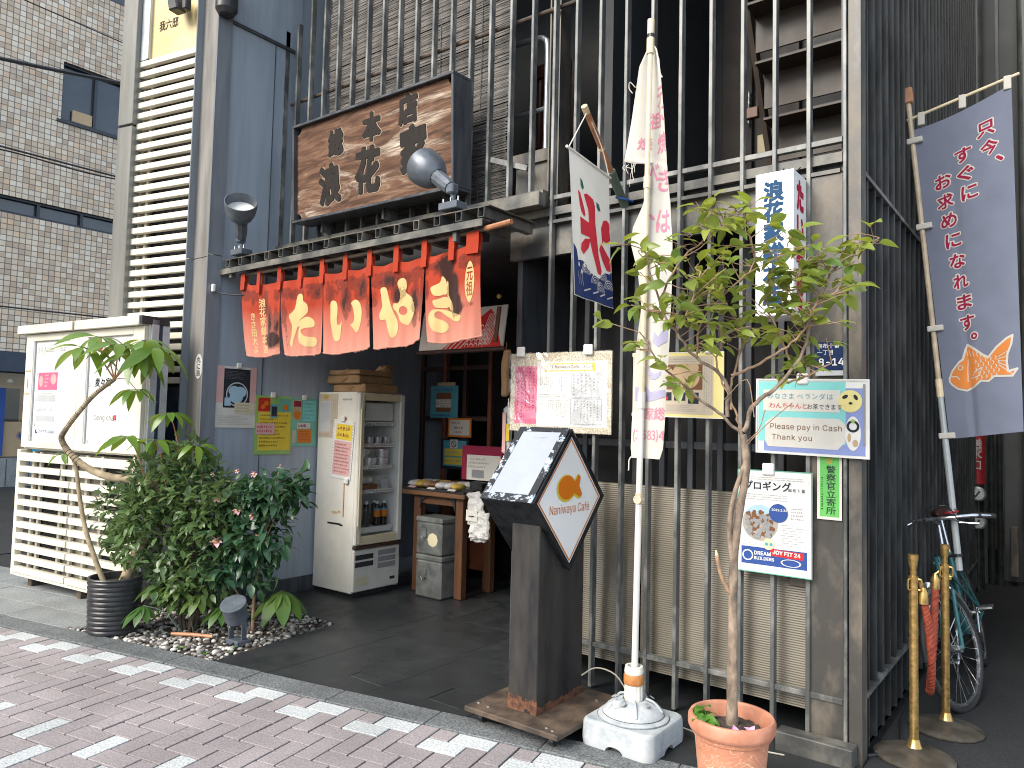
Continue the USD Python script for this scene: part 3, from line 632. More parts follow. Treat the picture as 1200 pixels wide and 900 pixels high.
# grey steel girder at the floor line, and the plates of the right bay
SH.part('girder', cat([bx(-2.93, -.89, 3.752, 3.79, 2.56, 2.748), bx(-2.93, -.89, 3.728, 3.79, 2.806, 2.856)]), 'steel_beam')
SH.part('girder_flange', cat([bx(-2.60, -.895, 3.706, 3.79, 2.748, 2.768)]), 'steel_beam')
SH.part('entrance_lintel', cat([bx(-5.40, -2.62, 3.67, 3.74, 2.86, 2.962)]), 'steel_beam')
SH.part('entrance_lintel', cb(-3.22, -2.60, 3.60, 3.669, 2.845, 2.93, .003), 'steel_beam')
SH.part('balcony_panel', cat([bx(-2.98, -2.64, 3.86, 3.90, 2.97, 3.22), bx(-3.02, -2.64, 3.84, 3.91, 3.22, 3.30)]), 'steel_plate')
SH.part('corner_plate', bx(-1.03, -.885, 3.716, 3.722, .02, 2.745), 'steel_plate')
SH.part('base_plinth', cat([cb(-1.16, -.82, 3.60, 3.695, -.02, .085, .004), ]), 'steel_beam')
SH.part('corner_post', cat([bx(-.855, -.80, 3.70, 3.712, -.02, 6.4), bx(-.812, -.80, 3.712, 3.80, -.02, 6.4)]), 'steel_plate')
# sheet wall along the alley with its battens and rail
SH.part('alley_cladding', bx(-.90, -.845, 3.76, 9.3, 0, 7.5), 'alley_steel')
for k in range(32):
    y = 3.872 + k*.166
    SH.part('batten', cat([bx(-.845, -.806, y - .011, y + .011, .02, 7.2)]), 'alley_steel')
SH.part('alley_rail', cat([bx(-.838, -.800, 3.80, 9.1, 2.738, 2.760)]), 'steel_bar')
SH.part('alley_rail', cat([bx(-.838, -.800, 3.80, 9.1, .262, .284)]), 'steel_bar')
# ribbed sheet behind the lower bars: real ribs
rib = []
nz = 86
zz = np.linspace(.15, 1.172, nz*2 + 1); yy = 3.80 + .0017*(np.arange(nz*2+1) % 2)
for x0, x1 in ((-2.82, -1.985), (-1.975, -1.06)):
    v = np.array([(x, y, z) for z, y in zip(zz, yy) for x in (x0, x1)])
    f = [(2*i, 2*i+1, 2*i+3) for i in range(nz*2)] + [(2*i, 2*i+3, 2*i+2) for i in range(nz*2)]
    SH.part('ribbed_panel', trimesh.Trimesh(v, f, process=False), 'ribbed_sheet')
SH.part('letter_slot', cb(-1.155, -1.07, 3.785, 3.80, .735, .775, .003), 'steel_plate')

# ------------------------------------------------------------------ grille of bars across the front
GR = T('bar_grille', 'grille of vertical grey steel bars across the shop front', 'grille', (-3, 3.7, 0))
low = [-2.579, -2.414, -2.243, -2.068, -1.898, -1.725, -1.549, -1.375, -1.208, -1.040]
for k, x in enumerate(low):
    z0 = .012 if k else 2.5
    GR.part('bar', cb(x - .010, x + .010, 3.70, 3.745, .012, 6.3, .002), 'steel_bar')
GR.part('bar', cb(-.878, -.862, 3.69, 3.745, -.01, 6.3, .002), 'steel_bar')
ul = np.linspace(-5.426, -2.751, 16)
for k, x in enumerate(ul):
    top = 6.3
    if k < 2: top = 4.87 + .01*k
    GR.part('bar', cb(x - .010, x + .010, 3.70, 3.745, 2.964, top, .002), 'steel_bar')
for a, b in ((-2.82, -.885),):
    GR.part('rail', cb(a, b, 3.708, 3.742, .238, .264, .002), 'steel_bar')
    GR.part('rail', cb(-2.60, b, 3.712, 3.742, 2.898, 2.926, .002), 'steel_bar')
GR.part('rail', tube([(-5.40, 3.77, 4.23), (-2.45, 3.77, 4.16)], .014, 8), 'rusty_iron')
GR.part('brace', frame_box((-3.10, 3.72, 3.245), (.93, .12, -.34), (0, 1, 0), (.34, 0, .93), .30, .03, .035), 'steel_bar')

# ------------------------------------------------------------------ entrance canopy
CA = T('entrance_canopy', 'rusty steel canopy of square tube ends over the entrance curtain', 'canopy', (-4, 3.4, 2.7))
CA.part('front_beam', cat([cb(-5.41, -2.685, 3.17, 3.178, 2.628, 2.672, .001), bx(-5.41, -2.685, 3.178, 3.24, 2.664, 2.672)]), 'steel_beam')
for k in range(16):
    x = -5.33 + k*.1745
    o, t = .024, .004
    ring = Polygon([(-o, -o*1.25), (o, -o*1.25), (o, o*1.25), (-o, o*1.25)], [[(-o+t, -o*1.25+t), (o-t, -o*1.25+t), (o-t, o*1.25-t), (-o+t, o*1.25-t)]])
    CA.part('roof_tube', slab(ring, (x, 3.665, 2.716), (1, 0, 0), (0, 0, 1), .475), 'steel_beam')
CA.part('roof_sheet', bx(-5.40, -2.66, 3.20, 3.665, 2.748, 2.754), 'steel_plate')
CA.part('bracket', cat([cb(-5.30, -5.27, 3.19, 3.23, 2.60, 2.664, .002)]), 'steel_beam')
CA.part('bracket', cat([cb(-2.93, -2.90, 3.19, 3.23, 2.57, 2.664, .002)]), 'steel_beam')
CA.part('cable_clip', cat([cb(-5.40, -5.375, 3.10, 3.125, 2.485, 2.545, .004)]), 'lamp_face')
CA.part('cable', tube(smooth_path([(-5.39, 3.11, 2.49), (-5.33, 3.16, 2.47), (-5.2, 3.2, 2.455), (-5.1, 3.24, 2.46)]), .006, 6), 'cable_black')

# ------------------------------------------------------------------ reed blind behind the upper bars
BL = T('reed_blind', 'grey weathered reed blind hanging behind the upper bars', 'blind', (-4, 3.85, 4))
sl = []
z = 3.0
while z < 5.6:
    r = .0026 + rng.random()*.0014
    tilt = rng.normal(0, .0035) + .012*math.sin(z*2.1)
    v = bx(-4.99 + rng.uniform(0, .02), -3.03 - rng.uniform(0, .03), 3.845 - r, 3.845 + r, z - r, z + r)
    v.vertices[:, 2] += (v.vertices[:, 0] + 4)*tilt*.35; v.vertices[:, 1] += rng.normal(0, .002) + .008*math.sin(z*5)
    sl.append(v); z += .0082 + rng.normal(0, .0009)
BL.part('reeds', cat(sl), 'sudare', kind='stuff')
for x in (-4.9, -4.5, -4.1, -3.7, -3.3): BL.part('binding', tube([(x, 3.838, 3.0), (x + .01, 3.838, 5.6)], .003, 5), 'sudare')
BL.part('dark_lining', bx(-5.0, -3.03, 3.875, 3.88, 2.97, 5.6), 'interior_black')

# ------------------------------------------------------------------ chair and handrail seen upstairs
CH = T('wooden_chair', 'reddish wooden slat back chair behind the upper bars', 'chair', (-3.35, 4.7, 3.3))
for x in (-3.52, -3.20): CH.part('back_post', cb(x - .02, x + .02, 4.78, 4.82, 3.2, 4.42, .004), 'wood_red')
CH.part('top_rail', cb(-3.55, -3.17, 4.76, 4.80, 4.33, 4.44, .006), 'wood_red')
for x in (-3.44, -3.36, -3.28): CH.part('back_slat', cb(x - .02, x + .02, 4.785, 4.80, 3.75, 4.34, .003), 'wood_red')
CH.part('back_rail', cb(-3.54, -3.18, 4.77, 4.80, 3.68, 3.76, .004), 'wood_red')
CH.part('seat', cb(-3.56, -3.16, 4.40, 4.78, 3.26, 3.31, .01), 'wood_red')
for x in (-3.52, -3.2): CH.part('front_leg', cb(x - .02, x + .02, 4.42, 4.46, 2.835, 3.26, .004), 'wood_red')
for x in (-3.52, -3.2): CH.part('rear_leg', cb(x - .02, x + .02, 4.78, 4.82, 2.835, 3.2, .004), 'wood_red')
HR = T('handrail', 'pale bent tube handrail behind the bars beside the chair', 'handrail', (-3.1, 4.2, 3.2))
HR.part('rail_tube', tube(smooth_path([(-3.36, 4.2, 4.31), (-3.10, 4.2, 4.30), (-3.01, 4.2, 4.27), (-2.985, 4.2, 4.18), (-2.985, 4.2, 3.7), (-2.985, 4.2, 2.835)]), .020, 10), 'pale_alu')
HR.part('rail_tube', tube([(-3.36, 4.2, 3.76), (-2.99, 4.2, 3.76)], .016, 8), 'pale_alu')
HR.part('end_panel', cb(-3.42, -3.34, 4.16, 4.24, 2.835, 4.26, .006), 'steel_dark')

# ================================================================== neighbour on the left
QA = np.array([-5.74, 3.12, 0]); QU = np.array([math.cos(math.radians(12)), math.sin(math.radians(12)), 0]); QN = np.array([QU[1], -QU[0], 0])
def Q(s, z, out=0.0): return QA + QU*s + QN*out + np.array([0, 0, z])
def qbox(s0, s1, o0, o1, z0, z1, c=0.0):
    return frame_box(Q(s0, z0, o1), QU, -QN, (0, 0, 1), s1 - s0, o1 - o0, z1 - z0, c)
NB = T('neighbour_building', 'pale clad neighbour building with cream louvres and lit yellow sign panel', 'building', (-6.5, 3.2, 0))
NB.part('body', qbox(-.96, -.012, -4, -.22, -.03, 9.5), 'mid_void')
NB.part('pillar', qbox(-.945, -.76, -.20, .045, -.03, 4.01, .004), 'pillar_cream')
NB.part('pillar', qbox(-.945, -.76, -.20, .045, 4.03, 9.5, .004), 'pillar_cream')
NB.part('mullion', cat([qbox(-.755, -.69, -.1, .0, 4.60, 9.5), qbox(-.68, -.645, -.08, .012, 4.60, 9.5)]), 'pale_alu')
pn = NB.part('sign_panel', qbox(-.645, -.03, -.08, -.02, 4.60, 9.0), 'yellow_panel')
NB.part('lettering', flat(fit(text('我六邸', .15, bold=.01), -.555, 4.83, -.325, 4.92), Q(0, 0, -.017), QU, (0, 0, 1)), 'ink_black', under=pn)
k = 0; z = 4.595
while z > 1.75:
    NB.part('louvre', frame_box(Q(-.765, z - .052, .0), QU, -QN, (0, 0, 1), .73, .045, .050, .003), 'cream_metal')
    z -= .0925
NB.part('louvre_post', qbox(-.665, -.635, -.075, -.05, 1.7, 4.6), 'cream_metal')
NB.part('louvre_post', qbox(-.755, -.735, -.11, -.05, 1.7, 4.6), 'cream_metal')
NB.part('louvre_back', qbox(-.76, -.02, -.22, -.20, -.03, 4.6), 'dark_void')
NB.part('blue_strip', qbox(-.26, -.02, -.05, -.03, -.02, 1.74), 'navy')
NB.part('lamp_head', frame_box(Q(-.26, 4.87, .14), QU, -QN, (-.25*QU[0], -.25*QU[1], .97), .11, .10, .17, .012), 'black_plastic'); NB.part('lamp_arm', tube(smooth_path([Q(-.33, 5.03, .02), Q(-.29, 5.04, .06), Q(-.25, 5.03, .10)]), .04, 10), 'black_plastic'); NB.part('lamp_knuckle', frame_box(Q(-.15, 4.88, .10), QU, -QN, (0, 0, 1), .05, .06, .12, .008), 'black_plastic')

# ------------------------------------------------------------------ tiled building across the side street
TB = T('tiled_building', 'tan tiled office building with dark strip windows across the side street', 'building', (-18, 6, 0))
XT = -17.5
TB.part('tiled_wall', bx(XT - .3, XT, -12, 7.8, 2.75, 5.62), 'wall_tile')
TB.part('tiled_wall', cat([bx(XT - .3, XT, -12, 6.38, 5.98, 14), bx(XT - .3, XT, 6.38, 7.8, 5.98, 7.9), bx(XT - .3, XT, 6.38, 7.8, 9.2, 11.0), bx(XT - .3, XT, 7.8, 30, 2.75, 14)]), 'wall_tile')
TB.part('body', bx(XT - 8, XT - .31, -12, 30, 0, 14), 'dark_void')
for y0, y1, z0, z1, nm in ((6.38, 7.8, 7.9, 9.2, 2), (-6, 7.8, 5.62, 5.98, 16), (6.9, 9.5, 11.0, 12.2, 3)):
    w = TB.part('window', cat([bx(XT - .16, XT - .14, y0, y1, z0, z1)]), 'window_dark')
    fr = [bx(XT - .15, XT - .06, y0, y1, z0, z0 + .05), bx(XT - .15, XT - .06, y0, y1, z1 - .05, z1)]
    for i in range(nm + 1):
        y = y0 + (y1 - y0)*i/nm; fr.append(bx(XT - .149, XT - .055, y - .03, y + .03, z0 + .051, z1 - .051))
    TB.part('window_frame', cat(fr), 'window_frame', under=w)
w = TB.part('window_sill', bx(XT - .02, XT + .03, 6.30, 7.8, 7.84, 7.898), 'window_frame')
TB.part('box_on_sill', cb(XT - .12, XT - .07, 6.63, 7.05, 7.96, 8.22, .01), 'ink_tan')
TB.part('awning', bx(XT - .05, XT + .25, -12, 12, 2.33, 2.74), 'navy')
TB.part('base_wall', bx(XT - .25, XT + .05, -12, 30, -.03, .56), 'slab_pale')
for y in np.arange(3.2, 8.2, .42): TB.part('base_joint', bx(XT + .05, XT + .054, y, y + .012, -.02, .54), 'joint_sand')
TB.part('shop_window', sheet_x(XT - .09, -12, 12, .57, 2.32), 'pane')
TB.part('shop_interior', bx(XT - .30, XT - .29, -12, 12, .57, 2.32), 'warm_room')
TB.part('shop_partition', cat([bx(XT - .2, XT - .12, 5.60, 6.9, .58, 1.30)]), 'ink_tan')
TB.part('poster', bx(XT - .08, XT - .06, 5.35, 5.68, .6, 2.0), 'ink_blue')
TB.part('poster', bx(XT - .08, XT - .06, 6.22, 6.40, .6, 1.36), 'ink_sky_blue')
TB.part('picture', bx(XT - .27, XT - .25, 5.62, 6.0, 1.32, 2.0), 'interior_black')
TB.part('picture', bx(XT - .27, XT - .25, 6.15, 6.26, 1.6, 2.12), 'interior_black')
for y in (5.78, 6.18): TB.part('spot_lamp', lathe([(0, .07), (.03, .07), (.06, 0), (0, 0)], (XT - .18, y, 2.12), 10), 'lamp_face')
fl = [affinity.translate(affinity.rotate(sbox(-.09, -.008, .09, .008), a), 6.02, 1.02) for a in (0, 30, 60, 90, 120, 150)]
TB.part('flower_print', flat(unary_union(fl), (XT - .117, 0, 0), (0, 1, 0), (0, 0, 1)), 'ink_blue')
# overhead wires
def wire(a, b, r, sag, label, n=14, twist=False):
    a, b = np.array(a, float), np.array(b, float); t = np.linspace(0, 1, n)[:, None]
    p = a + (b - a)*t; p[:, 2] -= sag*4*(t*(1 - t))[:, 0]
    if twist: p[:, 2] += .025*np.sin(np.linspace(0, 40, n)); p[:, 1] += .02*np.cos(np.linspace(0, 40, n))
    single('overhead_cable', tube(p, r, 6), 'cable_black', label, 'cable', 'cables over the side street')
wire((-13, -6, 5.9), (-12.6, 9, 7.75), .030, .35, 'thick twisted overhead cable crossing the upper window of the tiled building')
wire((-13, -6, 8.3), (-12.8, 9, 7.75), .010, .05, 'thinnest topmost overhead wire before the tiled building')
wire((-13, -6, 5.6), (-12.8, 9, 5.55), .016, .06, 'overhead cable just above the strip windows of the tiled building')
wire((-13, -6, 5.3), (-12.8, 9, 5.62), .012, .08, 'wavy thin cable below the straight one above the strip windows', 90, True)
wire((-13, -6, 3.05), (-12.8, 9, 3.18), .014, .05, 'lowest overhead cable level with the top of the directory board')

# ------------------------------------------------------------------ building on the right of the alley
RB = T('alley_building', 'dark grey building closing the back of the alley', 'building', (0.5, 8, 0))
RB.part('end_wall', bx(-.9, 3, 9.3, 9.5, -.03, 9), 'alley_wall')
RB.part('side_wall', bx(.42, .6, 5.2, 9.3, -.03, 9), 'alley_wall')
RB.part('pale_pier', cb(-1.2, -1.02, 9.05, 9.3, 2.2, 9, .01), 'alley_slab')
RB.part('low_board', bx(-1.0, -.62, 9.0, 9.04, .35, .62), 'interior_brown')
RB.part('panel', cat([bx(-.98, -.94, 9.24, 9.3, 0, 9), bx(-.66, -.63, 9.24, 9.3, 0, 9)]), 'steel_dark')
for x, r, m, n in ((-.81, .055, 'pipe_grey', 'drain_pipe'), (-.40, .055, 'pipe_grey', 'drain_pipe')):
    RB.part(n, tube([(x, 9.0, -.02), (x, 9.0, 8.5)], r, 14), m, smooth=30)
for x in (-.715, -.645): RB.part('gas_pipe', tube([(x, 8.95, -.02), (x, 8.95, 1.7)], .026, 12), 'pipe_black', smooth=30)
RB.part('meter_box', cb(-.565, -.49, 8.9, 8.99, .10, .60, .01), 'steel_plate')
SPp = T('standpipe', 'fire standpipe with red label and two round valve caps', 'standpipe', (-.80, 8.6, 0))
SPp.part('riser', tube([(-.80, 8.6, -.02), (-.80, 8.6, 1.9)], .05, 16), 'pipe_black', smooth=30)
lb = SPp.part('red_sleeve', lathe([(.062, 1.02), (.065, 1.03), (.065, 1.50), (.062, 1.51)], (-.80, 8.6, 0), 20), 'red_label', smooth=30)
SPp.part('lettering', flat(affinity.translate(unary_union([text('送水口', .105, vertical=True, bold=.012), affinity.translate(text('連結', .06, vertical=True), .045, -.02)]), 0, 0), (-.86, 8.53, 1.47), (1, 0, 0), (0, 0, 1)), 'ink_pale_grey', under=lb)
for z in (.93, .66):
    v = SPp.part('valve', tube([(-.80, 8.6, z), (-.79, 8.47, z)], .05, 14), 'pipe_black')
    SPp.part('cap', lathe([(0, .03), (.055, .03), (.07, .02), (.07, 0), (0, 0)], (-.79, 8.47, z), 20, (.05, -1, 0)), 'alu_cup', under=v, smooth=30)
    SPp.part('handle', tube([(-.81, 8.43, z - .03), (-.77, 8.43, z + .03)], .008, 6), 'chrome', under=v)
# ================================================================== carved wooden signboard
Z = (0, 0, 1.0); X = (1.0, 0, 0); Y = (0, 1.0, 0)
rng = np.random.default_rng(5)
def rot_axes(tilt, roll):
    """axes of a board facing the street: leaning forward by tilt, turned in its plane by roll"""
    u = np.array([math.cos(roll), 0, math.sin(roll)]); v = np.array([-math.sin(roll)*math.cos(tilt), -math.sin(tilt), math.cos(roll)*math.cos(tilt)])
    return u, v, np.cross(u, v)
su, sv, sn = rot_axes(.055, -.013)
SG = T('signboard', 'carved brown wooden signboard in grey steel frame above the entrance', 'signboard', (-4.1, 3.6, 3.0))
so = np.array([-4.945, 3.555, 3.055]); W, H = 1.725, .775
def sgbox(x0, x1, y0, y1, d0, d1, c=.003): return frame_box(so + su*x0 + sv*y0 + sn*d0, su, sv, sn, x1 - x0, y1 - y0, d1 - d0, c)
for b in ((0, W, H - .02, H), (0, W, 0, .02), (0, .02, .021, H - .021), (W - .02, W, .021, H - .021)):
    SG.part('frame', sgbox(*b, -.13, .055), 'steel_dark')
SG.part('backing', sgbox(.021, W - .021, .021, H - .021, -.12, -.10), 'steel_dark')
bd = sbox(.035, .035, W - .035, H - .035).buffer(.012)
notch = unary_union([Point(x, y).buffer(.05) for x in (.025, W - .025) for y in (.025, H - .025)])
SG.part('board', slab(bd.difference(notch), so + sn*-.02, su, sv, .04), 'sign_wood')
def carve(s, x, y, h, wx=1.0, rot=0):
    g = affinity.scale(text(s, h, bold=.040), wx, 1); a = g.bounds
    g = affinity.translate(g, x - (a[0]+a[2])/2, y - (a[1]+a[3])/2)
    return affinity.rotate(g.buffer(.004).simplify(.002), rot)
for s, x, y, h, wx, r in (('総', .50, .555, .20, .85, 2), ('本', .90, .59, .21, .9, -1), ('店', 1.275, .635, .21, .9, 2), ('浪', .43, .25, .31, .82, 3), ('花', .86, .285, .34, .80, -2), ('家', 1.33, .345, .34, .80, 3)):
    lt = SG.part('letter', slab(carve(s, x, y, h, wx, r), so + sn*.0205, su, sv, .006), 'sign_letter')
    SG.part('carved_edge', flat(carve(s, x, y, h, wx, r).buffer(.0055), so + su*.003 - sv*.003, su, sv, .0216), 'sign_edge', under=lt)
for x in (-4.7, -4.0, -3.4): SG.part('hanger', bx(x - .01, x + .01, 3.60, 3.70, 2.97, 3.05), 'steel_bar')

# ================================================================== flood lamps on the canopy
def flood(loc, aim, label, yawrot):
    t = T('flood_lamp', label, 'flood lamp', loc, 'flood lamps on the entrance canopy')
    L = np.array(loc, float); a = np.array(aim, float); a /= np.linalg.norm(a)
    t.part('base_plate', cb(L[0]-.075, L[0]+.075, L[1]-.05, L[1]+.05, L[2], L[2]+.045, .004), 'lamp_grey')
    for sx in (-.06, .0, .06): t.part('bolt', tube([L + [sx, -.02, .045], L + [sx, -.02, .075]], .006, 6), 'chrome')
    t.part('stem', tube([L + [0, 0, .045], L + [.0, 0, .09], L + [0, -.01, .13]], [.014, .018, .028], 10), 'lamp_grey')
    el = L + np.array([0, -.01, .13])
    body = el + a*.03
    t.part('arm', frame_box(el - np.array([.03, .03, .03]), (1, 0, 0), (0, 1, 0), (0, 0, 1), .06, .06, .06, .008), 'lamp_grey')
    t.part('neck', lathe([(0, -.03), (.040, -.03), (.046, .0), (.050, .10), (.05, .135), (0, .135)], el + a*.05, 10, a), 'lamp_grey')
    sh = t.part('shade', lathe([(.052, .0), (.085, .03), (.107, .075), (.118, .13), (.120, .175), (.114, .176), (.11, .13), (.10, .075), (.0, .02)], el + a*.175, 28, a), 'lamp_grey', smooth=40)
    t.part('lens', lathe([(0, .10), (.106, .10), (.106, .095), (0, .095)], el + a*.175, 24, a), 'lamp_face', under=sh)
    return t
flood((-5.215, 3.235, 2.775), (.62, -.42, .62), 'left flood lamp on the canopy with its bowl facing up', 0)
flood((-2.975, 3.235, 2.775), (-.85, .10, .62), 'right flood lamp on the canopy, bulb shaped back in front of the signboard', 0)
CO = T('ceiling_lamp', 'dark round lamp at the top of the wall column', 'lamp', (XW + .05, 3.12, 4.5))
CO.part('housing', lathe([(0, 0), (.06, .01), (.085, .05), (.09, .3), (0, .3)], (XW + .06, 3.10, 4.70), 20), 'black_plastic', smooth=30)
CO.part('mount', tube([(XW + .06, 3.10, 4.95), (XW + .01, 3.13, 5.05)], .02, 8), 'black_plastic')

# ================================================================== noren (entrance curtain)
NO = T('entrance_curtain', 'red scorched entrance curtain of five panels with cream lettering', 'curtain', (-3.95, 3.22, 1.95))
NO.part('curtain_pole', tube(smooth_path([(-5.19, 3.225, 2.612), (-4.5, 3.225, 2.606), (-3.8, 3.225, 2.604), (-3.1, 3.225, 2.612), (-2.53, 3.225, 2.628)]), .0135, 10), 'rusty_iron')
NO.part('pole_tip', tube([(-2.70, 3.215, 2.622), (-2.50, 3.205, 2.632)], .016, 8), 'bamboo')
pans = [(-5.175, -4.668, -5.045, -4.642, 1.960, 1.956), (-4.662, -4.176, -4.612, -4.205, 1.953, 1.948), (-4.166, -3.686, -4.121, -3.651, 1.938, 1.960), (-3.676, -3.187, -3.626, -3.181, 1.948, 1.981), (-3.176, -2.742, -3.137, -2.735, 1.970, 1.985)]
zt = lambda x: 2.518 + .012*np.clip((-4.9 - x)/.25, 0, 1)**2*4 + .045*np.clip((x + 3.3)/.55, 0, 1)**2
def noren_fn(k):
    a, b, c, d, z0, z1 = pans[k]
    def fn(u, v):
        u = np.asarray(u, float); v = np.asarray(v, float)        # u,v 0..1, v=1 at the top
        w = np.maximum(1 - v, 0)
        e = w**1.6
        xl = a + (c - a)*e; xr = b + (d - b)*e
        x = xl + (xr - xl)*u
        sag = .013*np.sin(np.pi*np.clip(u*2 % 1.0, 0, 1))*np.clip(1 - w*5, 0, 1)
        z = zt(a + (b - a)*u)*(v) + (z0 + (z1 - z0)*u)*w - sag + .02*e*np.abs(2*u - 1)**3*(v < .5)*0
        z = z + .018*(w > .9)*((w - .9)/.1)*np.abs(2*u - 1)**4
        ph = k*1.7
        y = 3.225 - .012*np.sin(3*np.pi*u + ph)*w**.7 - .012*np.sin(8*u + ph*2 + 1.2*w)*w + .018*w*w*math.sin(ph) + .010*np.sin(14*u + ph)*np.exp(-w*5) - .006*np.sin(33*u + 3*w + ph)*w**2
        return np.column_stack([x, y, z])
    return fn
def nstain(k, uv, base=None):
    u, v = uv[:, 0], uv[:, 1]; s = np.zeros(len(u))
    def blob(cx, cy, rx, ry, a=1.0): return a*np.exp(-(((u-cx)/rx)**2 + ((v-cy)/ry)**2)**1.5)
    L = {0: [(.62, .74, .12, .22, .75), (.75, .42, .11, .30, .9), (.80, .22, .26, .13, 1.3), (.93, .42, .09, .3, .8), (.35, .80, .2, .12, .6)],
         1: [(.35, .80, .45, .10, .62), (.08, .58, .12, .30, .55), (.85, .76, .16, .10, .75), (.12, .30, .08, .3, .5)],
         2: [(.15, .74, .2, .14, .62), (.5, .64, .14, .26, .8), (.82, .76, .18, .2, .8), (.98, .5, .09, .3, .6), (.3, .88, .5, .07, .5)],
         3: [(.42, .78, .5, .13, .80), (.55, .62, .16, .20, .85), (.84, .48, .12, .36, .80), (.05, .60, .12, .18, .55), (.98, .55, .06, .35, .7)],
         4: [(.28, .86, .24, .09, .85), (.40, .82, .15, .20, 1.15), (.50, .58, .13, .20, 1.35), (.54, .40, .15, .16, 1.35), (.66, .36, .09, .08, 1.0), (.03, .62, .06, .16, .8), (.76, .37, .18, .05, .55)]}[k]
    for b in L: s = np.maximum(s, blob(*b))
    s = np.maximum(s, np.clip((v - .66)/.12, 0, 1)*np.clip((.97 - v)/.08, 0, 1)*(.50 + .12*np.sin(7*u + k*2)))
    return np.clip(s, 0, 1.25)
def nfade(uv): return np.clip((.62 - uv[:, 1])/.62, 0, 1)**.8*.95
BRUSH = {1: [[(.439, .791), (.519, .791), (.578, .762), (.584, .684), (.642, .668), (.703, .622), (.71, .544), (.654, .512), (.562, .475), (.492, .442), (.445, .402), (.398, .344), (.337, .261), (.272, .166), (.231, .112), (.179, .144), (.167, .181), (.221, .265), (.247, .35), (.26, .404), (.21, .462), (.177, .538), (.27, .569), (.353, .601), (.385, .685), (.405, .756)], [(.457, .414), (.539, .458), (.656, .488), (.751, .48), (.826, .432), (.837, .378), (.789, .349), (.644, .348), (.547, .337), (.532, .302), (.59, .252), (.703, .234), (.852, .229), (.902, .188), (.891, .13), (.818, .109), (.664, .113), (.533, .146), (.466, .208), (.455, .293), (.52, .381), (.483, .376), (.435, .354), (.422, .379)]],
    2: [[(.159, .657), (.263, .649), (.309, .613), (.319, .524), (.293, .426), (.302, .344), (.359, .352), (.43, .403), (.393, .343), (.379, .269), (.352, .196), (.303, .156), (.246, .16), (.19, .208), (.171, .285), (.146, .412), (.157, .538)], [(.602, .582), (.669, .623), (.735, .621), (.8, .572), (.838, .494), (.836, .407), (.804, .31), (.747, .24), (.702, .225), (.671, .271), (.628, .312), (.591, .327), (.663, .346), (.687, .407), (.667, .496), (.636, .567)]],
    3: [[(.183, .712), (.252, .724), (.325, .711), (.357, .644), (.387, .565), (.438, .459), (.479, .379), (.531, .298), (.539, .197), (.494, .126), (.438, .106), (.408, .159), (.369, .264), (.329, .343), (.263, .331), (.198, .35), (.168, .409), (.225, .454), (.258, .489), (.228, .581), (.204, .659)], [(.512, .755), (.562, .795), (.623, .797), (.674, .758), (.681, .675), (.646, .64), (.686, .604), (.788, .556), (.829, .482), (.851, .392), (.812, .321), (.771, .262), (.688, .239), (.604, .266), (.562, .308), (.542, .36), (.501, .415), (.449, .458), (.46, .52), (.523, .501), (.564, .547), (.564, .636), (.533, .69)]],
    4: [[(.091, .632), (.195, .651), (.287, .669), (.309, .751), (.388, .682), (.399, .525), (.319, .534), (.262, .521), (.169, .531), (.124, .569)], [(.133, .482), (.215, .487), (.319, .508), (.409, .498), (.43, .379), (.281, .388), (.188, .397), (.155, .433)], [(.234, .38), (.349, .362), (.486, .322), (.621, .284), (.699, .264), (.676, .222), (.597, .208), (.484, .233), (.37, .289), (.279, .343), (.21, .362), (.162, .327), (.183, .279), (.276, .258), (.368, .218), (.389, .164), (.34, .123), (.245, .113), (.138, .138), (.059, .203), (.04, .284), (.068, .348), (.141, .382)], [(.388, .682), (.422, .652), (.409, .498), (.476, .426), (.498, .347), (.474, .317), (.407, .375), (.387, .513)]]}
YA_HOLE = [(.616, .473), (.671, .448), (.694, .408), (.672, .373), (.615, .359), (.559, .384), (.543, .423), (.564, .459)]
def soft(p, n=2):
    p = np.array(p, float)
    for _ in range(n):
        q = np.roll(p, -1, 0); p = np.stack([.75*p + .25*q, .25*p + .75*q], 1).reshape(-1, 2)
    return Polygon(p).buffer(0)
def letter_in(k):
    g = unary_union([soft(p) for p in BRUSH[k]])
    return g.difference(soft(YA_HOLE)) if k == 3 else g
